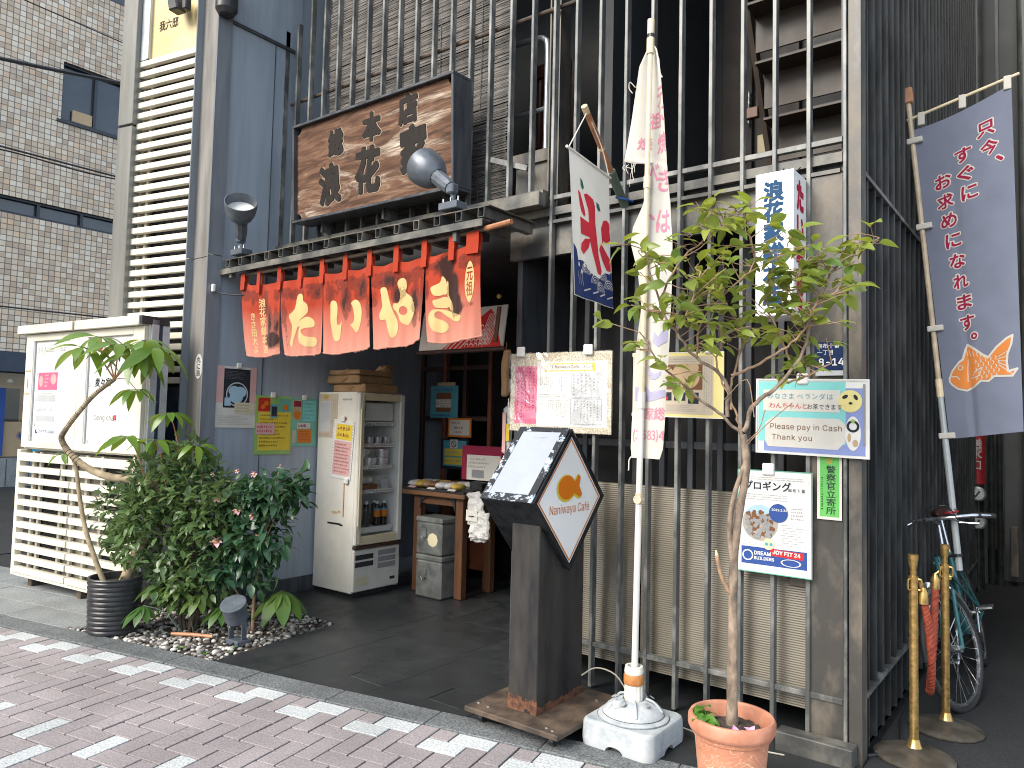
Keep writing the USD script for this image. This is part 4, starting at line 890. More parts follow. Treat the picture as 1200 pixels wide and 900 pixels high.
for k in range(5):
    fn = noren_fn(k)
    grid_u, grid_v = np.meshgrid(np.linspace(0, 1, 46), np.linspace(0, 1, 58))
    uv = np.column_stack([grid_u.ravel(), grid_v.ravel()])
    i = np.arange(45); f = []
    for r in range(57):
        for c in range(45):
            a0 = r*46 + c; f += [(a0, a0+1, a0+47), (a0, a0+47, a0+46)]
    p = fn(uv[:, 0], uv[:, 1]); p[:, 2] += .0035*rng.normal(0, 1, len(p))*(uv[:, 1] == 0)
    st = nstain(k, uv) + .0
    pan = NO.part('panel', trimesh.Trimesh(p, f, process=False), 'noren_red', smooth=True, primvar={'stain': st, 'fade': nfade(uv)})
    marks = []
    if k == 0:
        marks = [fit(text('浪花家総本店', 1, vertical=True, bold=.02), .44, .05, .62, .80), fit(text('きさ田大よ', 1, vertical=True, bold=.015), .24, .06, .36, .60)]
    elif k == 1: marks = [letter_in(1)]
    elif k == 2: marks = [letter_in(2)]
    elif k == 3: marks = [letter_in(3)]
    elif k == 4:
        marks = [letter_in(4)]
        seal = Polygon([(.84 + .075*math.sin(t)*abs(math.sin(t))**.25, .60 + .215*math.cos(t)) for t in np.linspace(0, 2*np.pi, 40, endpoint=False)])
        ink = fit(text('元祖', 1, vertical=True, bold=.02), .79, .45, .89, .75)
        marks.append(seal.difference(ink))
    for g in marks:
        m, uvm = drape(g, fn, -.0022 if False else .0022, .03)
        if np.mean(np.cross(m.vertices[m.faces[:, 1]] - m.vertices[m.faces[:, 0]], m.vertices[m.faces[:, 2]] - m.vertices[m.faces[:, 0]])[:, 1]) > 0:
            m, uvm = drape(g, fn, -.0022, .03)
        NO.part('lettering', m, 'noren_cream', under=pan, smooth=True, primvar={'stain': nstain(k, uvm)*(.60 if k in (0, 1, 3) else .50), 'fade': np.zeros(len(uvm))})
    hem = fn(np.linspace(0, 1, 30), np.full(30, .0)); NO.part('hem', tube(hem + [0, -.002, .004], .0045, 5), 'noren_red', under=pan, primvar={'stain': np.zeros(30*5 + 2), 'fade': np.ones(30*5 + 2)})
for x, w in ((-5.14, .055), (-4.93, .04), (-4.668, .045), (-4.42, .045), (-4.172, .045), (-3.925, .045), (-3.682, .045), (-3.43, .045), (-3.182, .045), (-2.955, .045), (-2.79, .095)):
    z = float(zt(np.array([x]))[0])
    pts = []
    for sgn in (-1, 1):
        o = 3.225 - .0165
    lp = [(3.207, z - .07), (3.2075, 2.57), (3.208, 2.605), (3.214, 2.622), (3.226, 2.628), (3.238, 2.622), (3.244, 2.60), (3.243, z + .02), (3.236, z - .05)]
    v = np.array([(x + s*w/2 + (.004*math.sin(i)), y, zz) for i, (y, zz) in enumerate(lp) for s in (-1, 1)])
    f = [(2*i, 2*i+1, 2*i+3) for i in range(len(lp)-1)] + [(2*i, 2*i+3, 2*i+2) for i in range(len(lp)-1)]
    NO.part('loop', trimesh.Trimesh(v, f, process=False), 'noren_red', primvar={'stain': np.zeros(len(v)), 'fade': np.zeros(len(v))})

# ================================================================== notices on the side wall (facing the entrance)
def clip(t, O, U, V, x, y, s=.045, mat='ink_white'):
    n = np.cross(U, V); n = n/np.linalg.norm(n)
    t.part('clip', frame_box(np.array(O) + np.array(U)*(x - s/2) + np.array(V)*(y - s*.45) + n*.004, U, V, n, s, s, .016, .006), mat)
def sheet(name, label, cat_, O, U, V, w, h, mat, thick=.004, group=None, wave=0):
    O, U, V = (np.array(a, float) for a in (O, U, V))
    t = T(name, label, cat_, O, group)
    t.part('sheet', slab(sbox(0, 0, w, h), O, U, V, thick), mat)
    t.O, t.U, t.V, t.th, t.lay = O, U, V, thick, {}
    return t
def ink(t, name, shape, mat, layer=1, label=None):
    t.part(name, flat(shape, t.O, t.U, t.V, t.th + .0009*layer), 'ink_' + mat if ('ink_' + mat) in LOOK else mat, label=label)
B = sbox
t = sheet('notice', 'white notice with black bowl photograph at left end of wall', 'notice', (XW + .001, 3.190, 1.418), Y, Z, .358, .494, 'ink_paper')
ink(t, 'border', B(0, .20, .358, .494).difference(B(.065, .20, .295, .494)), 'soft_pink'); ink(t, 'photograph', B(.065, .16, .30, .475), 'night', 2)
ink(t, 'bowl', Point(.185, .27).buffer(.098).difference(Point(.185, .27).buffer(.088)), 'pale_grey', 3)
ink(t, 'bowl_food', affinity.scale(unary_union([Point(.16, .30).buffer(.045), Point(.21, .29).buffer(.05), Point(.18, .245).buffer(.055)]), 1.1, .9), 'light_blue', 3)
ink(t, 'photograph_print', lines(rng, .08, .39, .28, .46, 6, .45), 'grey', 3); ink(t, 'caption_card', B(.165, .115, .345, .205), 'cream', 4)
ink(t, 'small_print', unary_union([lines(rng, .175, .125, .335, .195, 3), lines(rng, .03, .02, .33, .10, 6, .5)]), 'grey', 5); ink(t, 'stamp', B(.075, .175, .13, .24), 'light_blue', 5)
clip(t, t.O, t.U, t.V, .19, .50)
t = sheet('notice', 'yellow and green handwritten menu notice between two others on wall', 'notice', (XW + .004, 3.548, 1.196), Y, Z, .36, .495, 'sleeve_leaf_green')
ink(t, 'panel', B(.03, .035, .345, .36), 'yellow'); ink(t, 'photograph', B(.025, .36, .14, .475), 'red'); ink(t, 'photograph', B(.225, .36, .345, .475), 'mint'); ink(t, 'picture_card', B(.145, .31, .215, .425), 'sky_blue', 2); ink(t, 'picture', B(.155, .325, .205, .405), 'night', 3)
ink(t, 'handwriting', lines(rng, .045, .06, .325, .345, 9, .5), 'brown', 4); ink(t, 'tag', affinity.translate(B(0, 0, .17, .08).buffer(.006), .012, .175), 'soft_pink', 5); ink(t, 'tag_print', lines(rng, .02, .18, .17, .25, 2, .6), 'red', 6)
ink(t, 'picture_detail', unary_union([Point(.07, .40).buffer(.02), Point(.10, .43).buffer(.022), Point(.29, .40).buffer(.024)]), 'deep_orange', 4)
clip(t, t.O, t.U, t.V, .16, .50)
t = sheet('notice', 'mint green notice with round food photograph beside the refrigerator', 'notice', (XW + .002, 3.906, 1.262), Y, Z, .27, .42, 'sleeve_mint')
ink(t, 'photograph', B(.012, .23, .10, .40), 'tan'); ink(t, 'food', Point(.055, .275).buffer(.038), 'orange', 2); ink(t, 'food', B(.02, .345, .095, .395), 'wine', 2); ink(t, 'panel', B(.115, .22, .255, .40), 'teal'); ink(t, 'handwriting', lines(rng, .125, .23, .25, .39, 5), 'mint', 2)
ink(t, 'card', B(.06, .155, .20, .205), 'paper'); ink(t, 'orange_card', B(.065, .03, .215, .15), 'orange'); ink(t, 'card_print', unary_union([lines(rng, .07, .16, .19, .20, 1, .7), lines(rng, .08, .05, .2, .14, 4, .4)]), 'wine', 2); ink(t, 'small_picture', B(.01, .03, .05, .14), 'old_paper')
clip(t, t.O, t.U, t.V, .12, .425)
st = single('wall_sticker', slab(affinity.scale(Point(0, 0).buffer(.1), .55, 1), (-5.56, 3.118, 1.90), X, Z, .002), 'ink_paper', 'cream oval sticker with black writing on the column', 'sticker')
put('/World/wall_sticker/lettering', flat(fit(text('丸に浪', 1, vertical=True, bold=.02), -.03, -.08, .03, .08), (-5.56, 3.1158, 1.90), X, Z), 'ink_black')

# ================================================================== refrigerated showcase
FR = T('refrigerator', 'old white glass door showcase refrigerator against the side wall', 'refrigerator', (-5.12, 4.46, 0))
fx0, fx1, fy0, fy1 = -5.40, -4.885, 4.18, 4.715
FR.part('side_panel', cb(fx0, fx1, fy0, fy0 + .03, .035, 1.745, .006), 'fridge_white')
FR.part('side_panel', cb(fx0, fx1, fy1 - .03, fy1, .035, 1.745, .006), 'fridge_white')
FR.part('back_panel', bx(fx0, fx0 + .03, fy0 + .03, fy1 - .03, .04, 1.74), 'fridge_inside')
FR.part('top_panel', cb(fx0 + .002, fx1 - .002, fy0 + .031, fy1 - .031, 1.70, 1.743, .004), 'fridge_white')
FR.part('machine_box', bx(fx0 + .03, fx1 - .01, fy0 + .031, fy1 - .031, .04, .45), 'fridge_inside')
lo = FR.part('lower_panel', cb(fx1 - .008, fx1 + .022, fy0 + .004, fy1 - .004, .05, .40, .006), 'fridge_white')
for y0, y1, zs in ((4.20, 4.40, (.255, .315)), (4.455, 4.66, (.22, .275, .33))):
    for z in zs: FR.part('vent', cb(fx1 + .022, fx1 + .025, y0, y1, z, z + .043, .001), 'dark_void' if y0 < 4.3 else 'ink_grey', under=lo)
FR.part('rating_plate', cb(fx1 + .022, fx1 + .024, 4.21, 4.35, .10, .17, .001), 'ink_cream', under=lo)
FR.part('maker_mark', cb(fx1 + .022, fx1 + .0235, 4.60, 4.66, .105, .13, .001), 'ink_night', under=lo)
dr = FR.part('door', cat([cb(fx1, fx1 + .035, fy0, fy0 + .055, .44, 1.735, .008), cb(fx1, fx1 + .035, fy1 - .055, fy1, .44, 1.735, .008)]), 'fridge_white')
FR.part('door_frame', cat([cb(fx1, fx1 + .036, fy0 + .056, fy1 - .056, 1.675, 1.735, .006), cb(fx1, fx1 + .036, fy0 + .056, fy1 - .056, .44, .515, .006), cb(fx1 + .036, fx1 + .040, fy0 + .03, fy0 + .056, .45, 1.73, .002)]), 'fridge_cream', under=dr)
FR.part('glass', sheet_x(fx1 + .016, fy0 + .055, fy1 - .055, .515, 1.675), 'pane', under=dr)
FR.part('door_handle', cb(fx1 + .036, fx1 + .050, fy0 + .012, fy0 + .030, .60, 1.60, .004), 'fridge_cream', under=dr)
FR.part('bumper', cb(fx1, fx1 + .045, fy0 - .002, fy1 + .006, .41, .432, .004), 'wood_dark')
FR.part('toe_kick', bx(fx0 + .05, fx1 - .02, fy0 + .03, fy1 - .03, 0, .04), 'black_plastic')
FR.part('light_box', cb(-5.32, -4.93, 4.25, 4.65, 1.50, 1.66, .01), 'wire_white'); FR.part('control_window', cb(-4.93, -4.927, 4.27, 4.315, 1.53, 1.63, .001), 'dark_void')
FR.part('inner_lining', cat([bx(fx0 + .031, fx0 + .034, fy0 + .031, fy1 - .031, .45, 1.69), bx(fx0 + .035, fx1 - .01, fy0 + .031, fy0 + .034, .45, 1.69), bx(fx0 + .035, fx1 - .01, fy1 - .034, fy1 - .031, .45, 1.69)]), 'fridge_inside')
for z in (1.475, 1.285, 1.095, .885, .56):
    w = [tube([(-5.33, y, z), (-4.92, y, z)], .0028, 4) for y in np.linspace(4.245, 4.65, 18)]
    FR.part('shelf', cat(w + [tube([(-4.918, 4.235, z + q), (-4.918, 4.66, z + q)], .004, 5) for q in (-.012, .012)] + [bx(-4.922, -4.914, y, y + .008, z - .012, z + .012) for y in np.linspace(4.24, 4.65, 17)]), 'wire_white', kind='stuff')
FR.part('bottle_tray', cb(-4.93, -4.915, 4.24, 4.655, .525, .575, .003), 'wire_white')
for a, sp in (((fx0 + .06, .455, fx0 + .12, .475), 0), ((.0, 0, 0, 0), 1)): pass
FR.part('torn_label', slab(unary_union([sbox(.18, .597, .36, .613), sbox(.34, .592, .385, .605)]), (fx0, fy0 - .0008, 0), X, Z, .0008), 'ink_black')
FR.part('rust_mark', slab(Polygon([(.45, .62), (.462, .62), (.465, 1.46), (.452, 1.48)]).buffer(.001), (fx0 - .07, fy0 - .0006, .05), X, Z, .0008), 'tape_brown')
FR.part('rust_mark', slab(unary_union([affinity.scale(Point(.27, .70).buffer(.03), 1.4, .4), affinity.scale(Point(.33, .71).buffer(.02), 1, .6)]), (fx0, fy0 - .0006, 0), X, Z, .0008), 'ink_tan')
# goods inside it
def cup(loc, label, r=.036, h=.06, grp='cups on the second shelf of the refrigerator'):
    t = T('metal_cup', label, 'cup', loc, grp)
    t.part('cup_body', lathe([(0, 0), (r*.82, 0), (r*.86, .003), (r, h), (r*1.05, h + .002), (r*1.05, h - .002), (r*.95, h), (r*.78, .006), (0, .006)], loc, 18), 'alu_cup', smooth=35); return t
c0_ = cup((-4.965, 4.30, 1.295), 'small foil cup in the row on the refrigerator second shelf')
for y in (4.40, 4.50, 4.595): copy_of(c0_, 'metal_cup', (-4.965, y, 1.295), 'small foil cup in the row on the refrigerator second shelf')
b0 = T('metal_tub', 'wide foil tub, lower right one of the refrigerator third shelf', 'tub', (-4.975, 4.56, 1.105), 'foil tubs on the third shelf of the refrigerator')
b0.part('tub_body', lathe([(0, 0), (.052, 0), (.056, .004), (.066, .066), (.070, .07), (.070, .062), (0, .064)], (-4.975, 4.56, 1.105), 22), 'alu_cup', smooth=35)
for l, s in (((-4.97, 4.56, 1.178), 'wide foil tub stacked on another at right of the refrigerator third shelf'), ((-4.965, 4.41, 1.105), 'wide foil tub at front middle of the refrigerator third shelf'), ((-5.06, 4.43, 1.178), 'foil tub stacked behind the middle of the refrigerator third shelf'), ((-5.06, 4.43, 1.105), 'foil tub under another behind the middle of the third shelf'), ((-5.0, 4.285, 1.105), 'foil tub at left end of the refrigerator third shelf')):
    copy_of(b0, 'metal_tub', l, s)
tray = T('food_tray', 'brown tray of sweets with price card on the fourth shelf', 'tray', (-5.03, 4.42, .895))
tray.part('tray_body', cb(-5.15, -4.94, 4.26, 4.50, .895, .945, .01), 'ink_brown'); tray.part('tray_lid', cb(-5.14, -4.96, 4.28, 4.46, .946, 1.0, .015), 'plastic_bag'); tray.part('price_card', cb(-4.935, -4.93, 4.53, 4.61, .90, .985, .001), 'ink_pale_grey')
def bottle(loc, label, body, lab):
    t = T('drink_bottle', label, 'bottle', loc, 'drink bottles at the bottom of the refrigerator'); l = np.array(loc)
    b = t.part('bottle_body', lathe([(0, 0), (.028, 0), (.031, .008), (.031, .13), (.027, .165), (.014, .19), (.012, .205), (0, .205)], l, 16), body, smooth=40)
    if lab: t.part('wrapper', lathe([(.0316, .075), (.0316, .135)], l, 16), lab, smooth=40); t.part('wrapper_band', lathe([(.0318, .135), (.0305, .15)], l, 16), 'ink_sky_blue', smooth=40)
    t.part('cap', lathe([(.0135, .19), (.0145, .192), (.0145, .212), (0, .213)], l, 14), 'bottle_cap', smooth=40); return t
bo = bottle((-4.965, 4.52, .575), 'dark drink bottle with orange wrapper, left one of the front pair', 'bottle_dark', 'ink_orange')
copy_of(bo, 'drink_bottle', (-4.965, 4.60, .575), 'dark drink bottle with orange wrapper, rightmost in the refrigerator')
bp = bottle((-4.975, 4.40, .575), 'plain dark bottle with white cap beside the wrapped bottles', 'bottle_dark', None); copy_of(bp, 'drink_bottle', (-5.04, 4.46, .575), 'plain dark bottle standing behind the front row')
bottle((-4.99, 4.315, .575), 'green drink bottle at the left of the refrigerator bottom shelf', 'bottle_green', None)
copy_of(bp, 'drink_bottle', (-5.04, 4.55, .575), 'plain dark bottle behind the two wrapped bottles')
# papers on the refrigerator side
O = np.array([fx0, fy0, 0.0])
t = sheet('notice', 'old tan paper notice taped high on refrigerator side', 'notice', (fx0 + .005, fy0 - .001, 1.345), X, Z, .26, .385, 'ink_old_paper', .002)
ink(t, 'white_slip', B(.02, .05, .17, .32), 'pale_grey'); ink(t, 'handwriting', unary_union([lines(rng, .03, .12, .16, .30, 5, .5, vertical=True), lines(rng, .19, .05, .25, .33, 2, .4, vertical=True)]), 'grey', 2); ink(t, 'badge', affinity.scale(Point(.10, .355).buffer(.018), 1.9, 1), 'gold', 2); ink(t, 'pink_line', lines(rng, .02, .0, .16, .05, 1, .5), 'soft_pink', 2)
fu, fvv = np.array([.997, 0, -.07]), np.array([.07, 0, .997])
t = sheet('notice', 'yellow and pink handwritten notice in white frame on refrigerator side', 'notice', (fx0 + .192, fy0 - .004, 1.005), fu, fvv, .275, .505, 'sleeve_white', .003)
ink(t, 'yellow_card', B(.045, .335, .255, .47), 'yellow'); ink(t, 'pink_card', B(.03, .03, .255, .325), 'soft_pink'); ink(t, 'handwriting', unary_union([lines(rng, .06, .35, .24, .46, 2, .6), lines(rng, .045, .045, .245, .31, 9, .5, ragged=.3)]), 'wine', 2)
ink(t, 'dotted_edge', unary_union([Point(x, y).buffer(.004, 4) for y in np.linspace(.02, .49, 19) for x in (.012, .263)]), 'grey', 2); clip(t, t.O, t.U, t.V, .13, .515, .05); clip(t, t.O, t.U, t.V, .235, -.01, .05)
mk = single('price_sticker', slab(lines(rng, .0, 0, .17, .03, 1, .7), (fx0 + .33, fy0 - .0012, 1.665), X, Z, .0008), 'ink_grey', 'faint torn black sticker marks at top of refrigerator side', 'sticker')
# wrapped parcels on top
for i, (dx, dy, w, d, z, h, l) in enumerate(((.02, .05, .42, .40, 1.745, .075, 'lowest brown paper parcel on top of the refrigerator'), (-.03, .02, .43, .41, 1.822, .072, 'middle brown paper parcel of the stack on the refrigerator'), (-.02, .02, .42, .40, 1.897, .045, 'topmost flat brown paper parcel on the refrigerator'))):
    t = T('paper_parcel', l, 'parcel', (fx0 + .1 + dx, fy0 + dy, z), 'brown paper parcels on the refrigerator')
    m = cb(fx0 + .08 + dx, fx0 + .08 + dx + w, fy0 + dy + .02, fy0 + dy + .02 + d, z, z + h, .012)
    m = m.subdivide().subdivide(); m.vertices += (meshkit.fbm(m.vertices*18 + i*7, 3)[:, None] - .5)*np.array([.012, .012, .008]); m.vertices[:, 2] = np.maximum(m.vertices[:, 2], z)
    t.part('wrapping', m, 'kraft_wrap', smooth=25)
    t.part('paper_seam', frame_box((fx0 + .10 + dx + w*.45, fy0 + dy + .012, z + h*.2), (.9, 0, .4), (0, 1, 0), (-.4, 0, .9), .09, .006, .012, .002), 'kraft_wrap')
    if i == 2:
        c = sphere((fx0 + .08 + dx + w*.93, fy0 + dy + .35, z + h + .02), .055, 3, (1.1, 1.5, .75)); c.vertices += (meshkit.fbm(c.vertices*26, 3)[:, None] - .5)*.05
        t.part('paper_twist', c, 'kraft_wrap', smooth=20)

# ================================================================== counter table with goods
TA = T('counter_table', 'brown wooden counter table inside the entrance', 'table', (-4.45, 4.98, 0))
TA.part('table_top', cb(-4.93, -4.10, 4.70, 5.26, .855, .895, .006), 'wood_top')
for x, y in ((-4.70, 4.79), (-4.20, 4.79), (-4.20, 5.17), (-4.70, 5.17)):
    TA.part('leg', cb(x - .042, x + .042, y - .035, y + .035, .004, .854, .004), 'wood_brown')
TA.part('apron', cb(-4.66, -4.24, 4.76, 4.785, .78, .853, .003), 'wood_brown'); TA.part('apron', cb(-4.215, -4.185, 4.83, 5.13, .78, .853, .003), 'wood_brown')
for x, s in ((-4.66, 1), (-4.24, -1)): TA.part('bracket', slab(Polygon([(0, 0), (s*.12, 0), (s*.03, -.04), (0, -.12)]), (x, 4.757, .853), X, Z, .012), 'black_plastic')
TA.part('tray_edge', cb(-4.92, -4.11, 4.705, 4.73, .896, .915, .003), 'black_plastic')
MB = T('menu_tray', 'black tray with wrapped sweets on the counter table', 'tray', (-4.5, 4.95, .896))
MB.part('tray_body', cb(-4.85, -4.20, 4.76, 5.2, .8965, .912, .004), 'black_plastic')
for i in range(14):
    x, y = -4.80 + .085*(i % 7) + rng.uniform(-.01, .01), 4.83 + .16*(i//7) + rng.uniform(-.02, .02)
    m = sphere((x, y, .945), .05, 2, (1.15, 1.5, .65)); m.vertices += (meshkit.fbm(m.vertices*40, 2)[:, None] - .5)*.02
    T_ = T('wrapped_sweet', 'wrapped bun lying in rows on the counter tray', 'sweet', (x, y, .912), 'wrapped buns on the counter'); T_.part('wrapper', m, ('plastic_bag', 'kraft_wrap', 'plastic_bag', 'ink_gold', 'wood_top')[(i*3 + i//7) % 5], smooth=30)
t = T('price_tag_row', 'row of coloured slips along the counter tray edge', 'price tags', (-4.5, 4.74, .9))
for i in range(3): t.part('slip', frame_box((-4.80 + i*.24, 4.722, .913), X, (0, .9, .43), (0, -.43, .9), .09, .03, .002, 0), 'ink_' + ('soft_pink', 'paper', 'paper')[i])
for i, (x0, y0, w, d, z, h, l) in enumerate(((-4.575, 4.63, .30, .24, .004, .36, 'lower dented galvanised tin chest under the counter'), (-4.585, 4.635, .30, .23, .366, .32, 'upper galvanised tin chest with peeling label under the counter'))):
    t = T('tin_chest', l, 'tin', (x0, y0, z), 'galvanised tin chests under the counter')
    t.part('tin_body', cb(x0, x0 + w, y0, y0 + d, z, z + h - .05, .012), 'tin_grey'); t.part('tin_lid', cb(x0 - .006, x0 + w + .006, y0 - .006, y0 + d + .006, z + h - .049, z + h - .002, .012), 'tin_grey')
    t.part('latch', cat([cb(x0 + .07, x0 + .13, y0 - .010, y0 - .001, z + h*.45, z + h*.68, .003), tube([(x0 + .075, y0 - .012, z + h*.48), (x0 + .1, y0 - .02, z + h*.42), (x0 + .125, y0 - .012, z + h*.48)], .004, 5)]), 'tin_grey')
    if i: t.part('peeling_label', slab(Point(.2, .13).buffer(.06).simplify(.01), (x0, y0 - .001, z), X, Z, .001), 'ink_cream')
BG = T('plastic_bags', 'clear plastic bags of white paper hanging from the counter end', 'bags', (-3.9, 4.66, .6))
for i, (x0, x1, z0, z1, y) in enumerate(((-4.03, -3.86, .66, .93, 4.66), (-3.98, -3.78, .56, .78, 4.63), (-4.0, -3.84, .53, .72, 4.68))):
    m = cb(x0, x1, y, y + .03, z0, z1, .012)
    for _ in range(4): m = m.subdivide()
    m.vertices += (meshkit.fbm(m.vertices*16 + i*5, 4)[:, None] - .5)*np.array([.035, .07, .05]); BG.part('bag', m, 'plastic_bag', smooth=True)
BG.part('label_card', frame_box((-4.01, 4.625, .70), (1, 0, -.03), Y, Z, .12, .004, .09, .001), 'ink_paper'); BG.part('card_print', frame_box((-3.98, 4.622, .735), X, Y, Z, .06, .002, .008, 0), 'ink_night'); BG.part('bag_hook', tube([(-4.07, 4.72, .89), (-3.95, 4.68, .92)], .006, 6), 'chrome')
# lattice doors behind the counter, with notices
LT = T('lattice_doors', 'dark wooden lattice doors behind the counter', 'door', (-5.0, 5.45, 0))
for x in (-5.36, -5.05, -4.78, -4.46): LT.part('stile', cb(x - .022, x + .022, 5.44, 5.48, 0, 2.55, .003), 'wood_red' if x in (-5.05, -4.46) else 'wood_dark')
for z in (.55, 1.52, 2.02, 2.5): LT.part('lattice_rail', cb(-5.38, -4.43, 5.445, 5.475, z, z + .045, .003), 'wood_dark')
LT.part('door_backing', bx(-5.40, -2.9, 5.9, 5.95, 0, 2.59), 'interior_black')
LT.part('lower_board', cb(-5.38, -4.43, 5.46, 5.47, .1, .55, .003), 'wood_red')
def board(name, label, cx, z0, z1, w, y, frame_mat, mat):
    t = sheet(name, label, 'notice', (cx - w/2, y, z0), X, Z, w, z1 - z0, frame_mat, .01); t.w, t.h = w, z1 - z0; return t
t = board('notice', 'blue notice with brown square and warning strip on lattice door', -5.02, 1.545, 1.865, .37, 5.42, 'ink_sky_blue', None)
ink(t, 'brown_square', B(.08, .06, .28, .25), 'brown'); ink(t, 'white_strip', B(.08, .105, .28, .185), 'paper', 2); ink(t, 'strip_print', unary_union([lines(rng, .135, .11, .275, .18, 3, .6, ragged=.05), Point(.105, .145).buffer(.018).difference(Point(.105, .145).buffer(.012))]), 'night', 3); ink(t, 'handwriting', unary_union([lines(rng, .04, .265, .33, .30, 1, .6), lines(rng, .02, .01, .31, .045, 1, .6)]), 'blue', 2)
t.part('tape', cb(-5.12, -4.88, 5.416, 5.418, 1.855, 1.90, .001), 'ink_tan')
t = board('notice', 'small white notice with orange edge, middle of the three on lattice door', -4.80, 1.36, 1.545, .30, 5.415, 'ink_orange', None)
ink(t, 'card', B(.02, .018, .28, .168), 'paper'); ink(t, 'handwriting', unary_union([lines(rng, .04, .12, .20, .16, 1, .6), lines(rng, .08, .03, .25, .11, 2, .6)]), 'wine', 2)
t = board('notice', 'teal and yellow no smoking notice, lowest on lattice door', -4.86, 1.045, 1.34, .36, 5.42, 'ink_night', None)
ink(t, 'panel', B(.03, .03, .33, .28), 'sky_blue'); ink(t, 'yellow_strip', unary_union([B(.05, .045, .31, .115), B(.05, .13, .31, .20)]), 'yellow', 2); ink(t, 'handwriting', unary_union([lines(rng, .06, .06, .30, .10, 1, .6), lines(rng, .06, .145, .30, .185, 1, .6)]), 'grey', 3)
ink(t, 'white_card', B(.12, .205, .22, .29), 'paper', 2); ink(t, 'no_smoking_ring', unary_union([Point(.17, .247).buffer(.033).difference(Point(.17, .247).buffer(.025)), LineString([(.15, .267), (.19, .227)]).buffer(.004)]), 'night', 3)
t = board('notice', 'wine red framed notice standing at the counter end', -4.16, 1.0, 1.30, .46, 5.0, 'ink_wine', None)
ink(t, 'card', B(.06, .0, .44, .22), 'paper'); ink(t, 'handwriting', lines(rng, .08, .10, .36, .20, 3, .5), 'grey', 2); ink(t, 'photograph', B(.12, .02, .26, .09), 'grey', 2)
t = T('payment_box', 'dark cash box at the counter end before the red notice', 'box', (-4.2, 4.85, .896)); t.part('box_body', cb(-4.22, -4.08, 4.90, 5.0, .8965, .99, .008), 'black_plastic'); t.part('box_lid', cb(-4.22, -4.09, 4.80, 4.895, .8965, .93, .006), 'black_plastic')
# cream panel with red fish print over the inner door
FP = T('fish_print_panel', 'cream panel with dark red fish scale print above the inner door', 'panel', (-3.75, 4.2, 2.05))
FP.part('shelf', cb(-4.20, -3.30, 4.18, 4.24, 2.035, 2.06, .003), 'wood_dark')
pO, pU, pV = np.array([-4.18, 4.20, 2.065]), np.array([1.0, 0, 0]), np.array([0, .15, .98])
FP.part('sheet', slab(sbox(0, 0, .86, .32), pO, pU, pV, .006), 'ink_paper')
fish = Polygon([(.25, 0), (.55, .20), (.70, .30), (.76, .24), (.74, .18), (.80, .10), (.84, .0)])
sc = unary_union([Point(.50 + .045*i + .022*(j % 2), .02 + .035*j).buffer(.019).difference(Point(.50 + .045*i + .022*(j % 2), .015 + .035*j).buffer(.014)) for i in range(5) for j in range(5)])
FP.part('fish_print', flat(fish.difference(sc.buffer(.0)).difference(unary_union([LineString([(.62 + .015*i, .02), (.70 + .015*i, .26)]).buffer(.003) for i in range(8)])).difference(unary_union([LineString([(.28 + .05*i, .0), (.42 + .05*i, .12)]).buffer(.005) for i in range(4)])), pO, pU, pV, .0075), 'ink_red')
SK = T('wooden_stick', 'short wooden stick hanging beside the fish print panel', 'stick', (-3.3, 4.15, 2.1)); SK.part('stick', frame_box((-3.36, 4.12, 2.09), (1, 0, 0), (0, 1, 0), (.12, 0, .99), .035, .015, .26, .003), 'wood_brown'); SK.part('knob', sphere((-3.31, 4.12, 2.42), .018), 'ink_gold')
for x, z0, z1, m, l in ((-3.22, 1.70, 2.02, 'kraft_wrap', 'bundle of brown paper bags hanging by the entrance jamb'), (-3.19, 1.28, 1.62, 'plastic_bag', 'clear sleeve of pink leaflets hanging by the entrance jamb')):
    t = T('hanging_pouch', l, 'pouch', (x, 4.1, z0)); c = cb(x - .035, x + .035, 4.09, 4.12, z0, z1, .012).subdivide().subdivide(); c.vertices += (meshkit.fbm(c.vertices*20, 3)[:, None] - .5)*.03; t.part('pouch_body', c, m, smooth=25)
    t.part('hanger', tube([(x, 4.105, z1 - .01), (x, 4.105, z1 + .06)], .004, 5), 'chrome')
    if m == 'plastic_bag': t.part('leaflet', cb(x - .03, x, 4.078, 4.082, z0 + .02, z1 - .04, .001), 'ink_soft_pink'); t.part('leaflet', cb(x + .005, x + .035, 4.076, 4.08, z0 + .1, z1 - .12, .001), 'ink_yellow')
t = T('orange_bag', 'small orange bag low beside the menu board', 'bag', (-3.2, 4.1, 1.15)); c = cb(-3.24, -3.17, 4.06, 4.10, 1.16, 1.25, .015).subdivide(); t.part('bag_body', c, 'ink_orange', smooth=30); t.part('bag_tie', tube([(-3.2, 4.08, 1.25), (-3.2, 4.08, 1.28)], .006, 6), 'ink_orange')
# ================================================================== notices clipped on the grille
rng = np.random.default_rng(21)
t = sheet('menu_board', 'large speckled menu board in clear sleeve with pink column at left', 'menu board', (-2.842, 3.688, 1.462), (1, 0, -.012), (.0, 0, 1), .728, .48, 'granite_paper', .012)
ink(t, 'pink_column', B(.035, .045, .205, .40), 'hot_pink'); ink(t, 'page', B(.205, .035, .70, .425), 'white'); ink(t, 'grey_page', B(.45, .045, .665, .36), 'pale_grey', 2)
ink(t, 'title_strip', B(.265, .365, .62, .415), 'yellow', 2); ink(t, 'title_card', B(.285, .372, .60, .408), 'paper', 3)
ink(t, 'lettering', affinity.translate(unary_union([text('Naniwaya Café', .024, cjk=False), affinity.translate(text('メニュー', .018), .20, .002)]), .335, .381), 'brown', 4); ink(t, 'blue_mark', affinity.translate(text('2F', .026, cjk=False), .295, .380), 'blue', 4)
ink(t, 'column_print', lines(rng, .045, .055, .195, .39, 5, .35, vertical=True, ragged=.3), 'wine', 2)
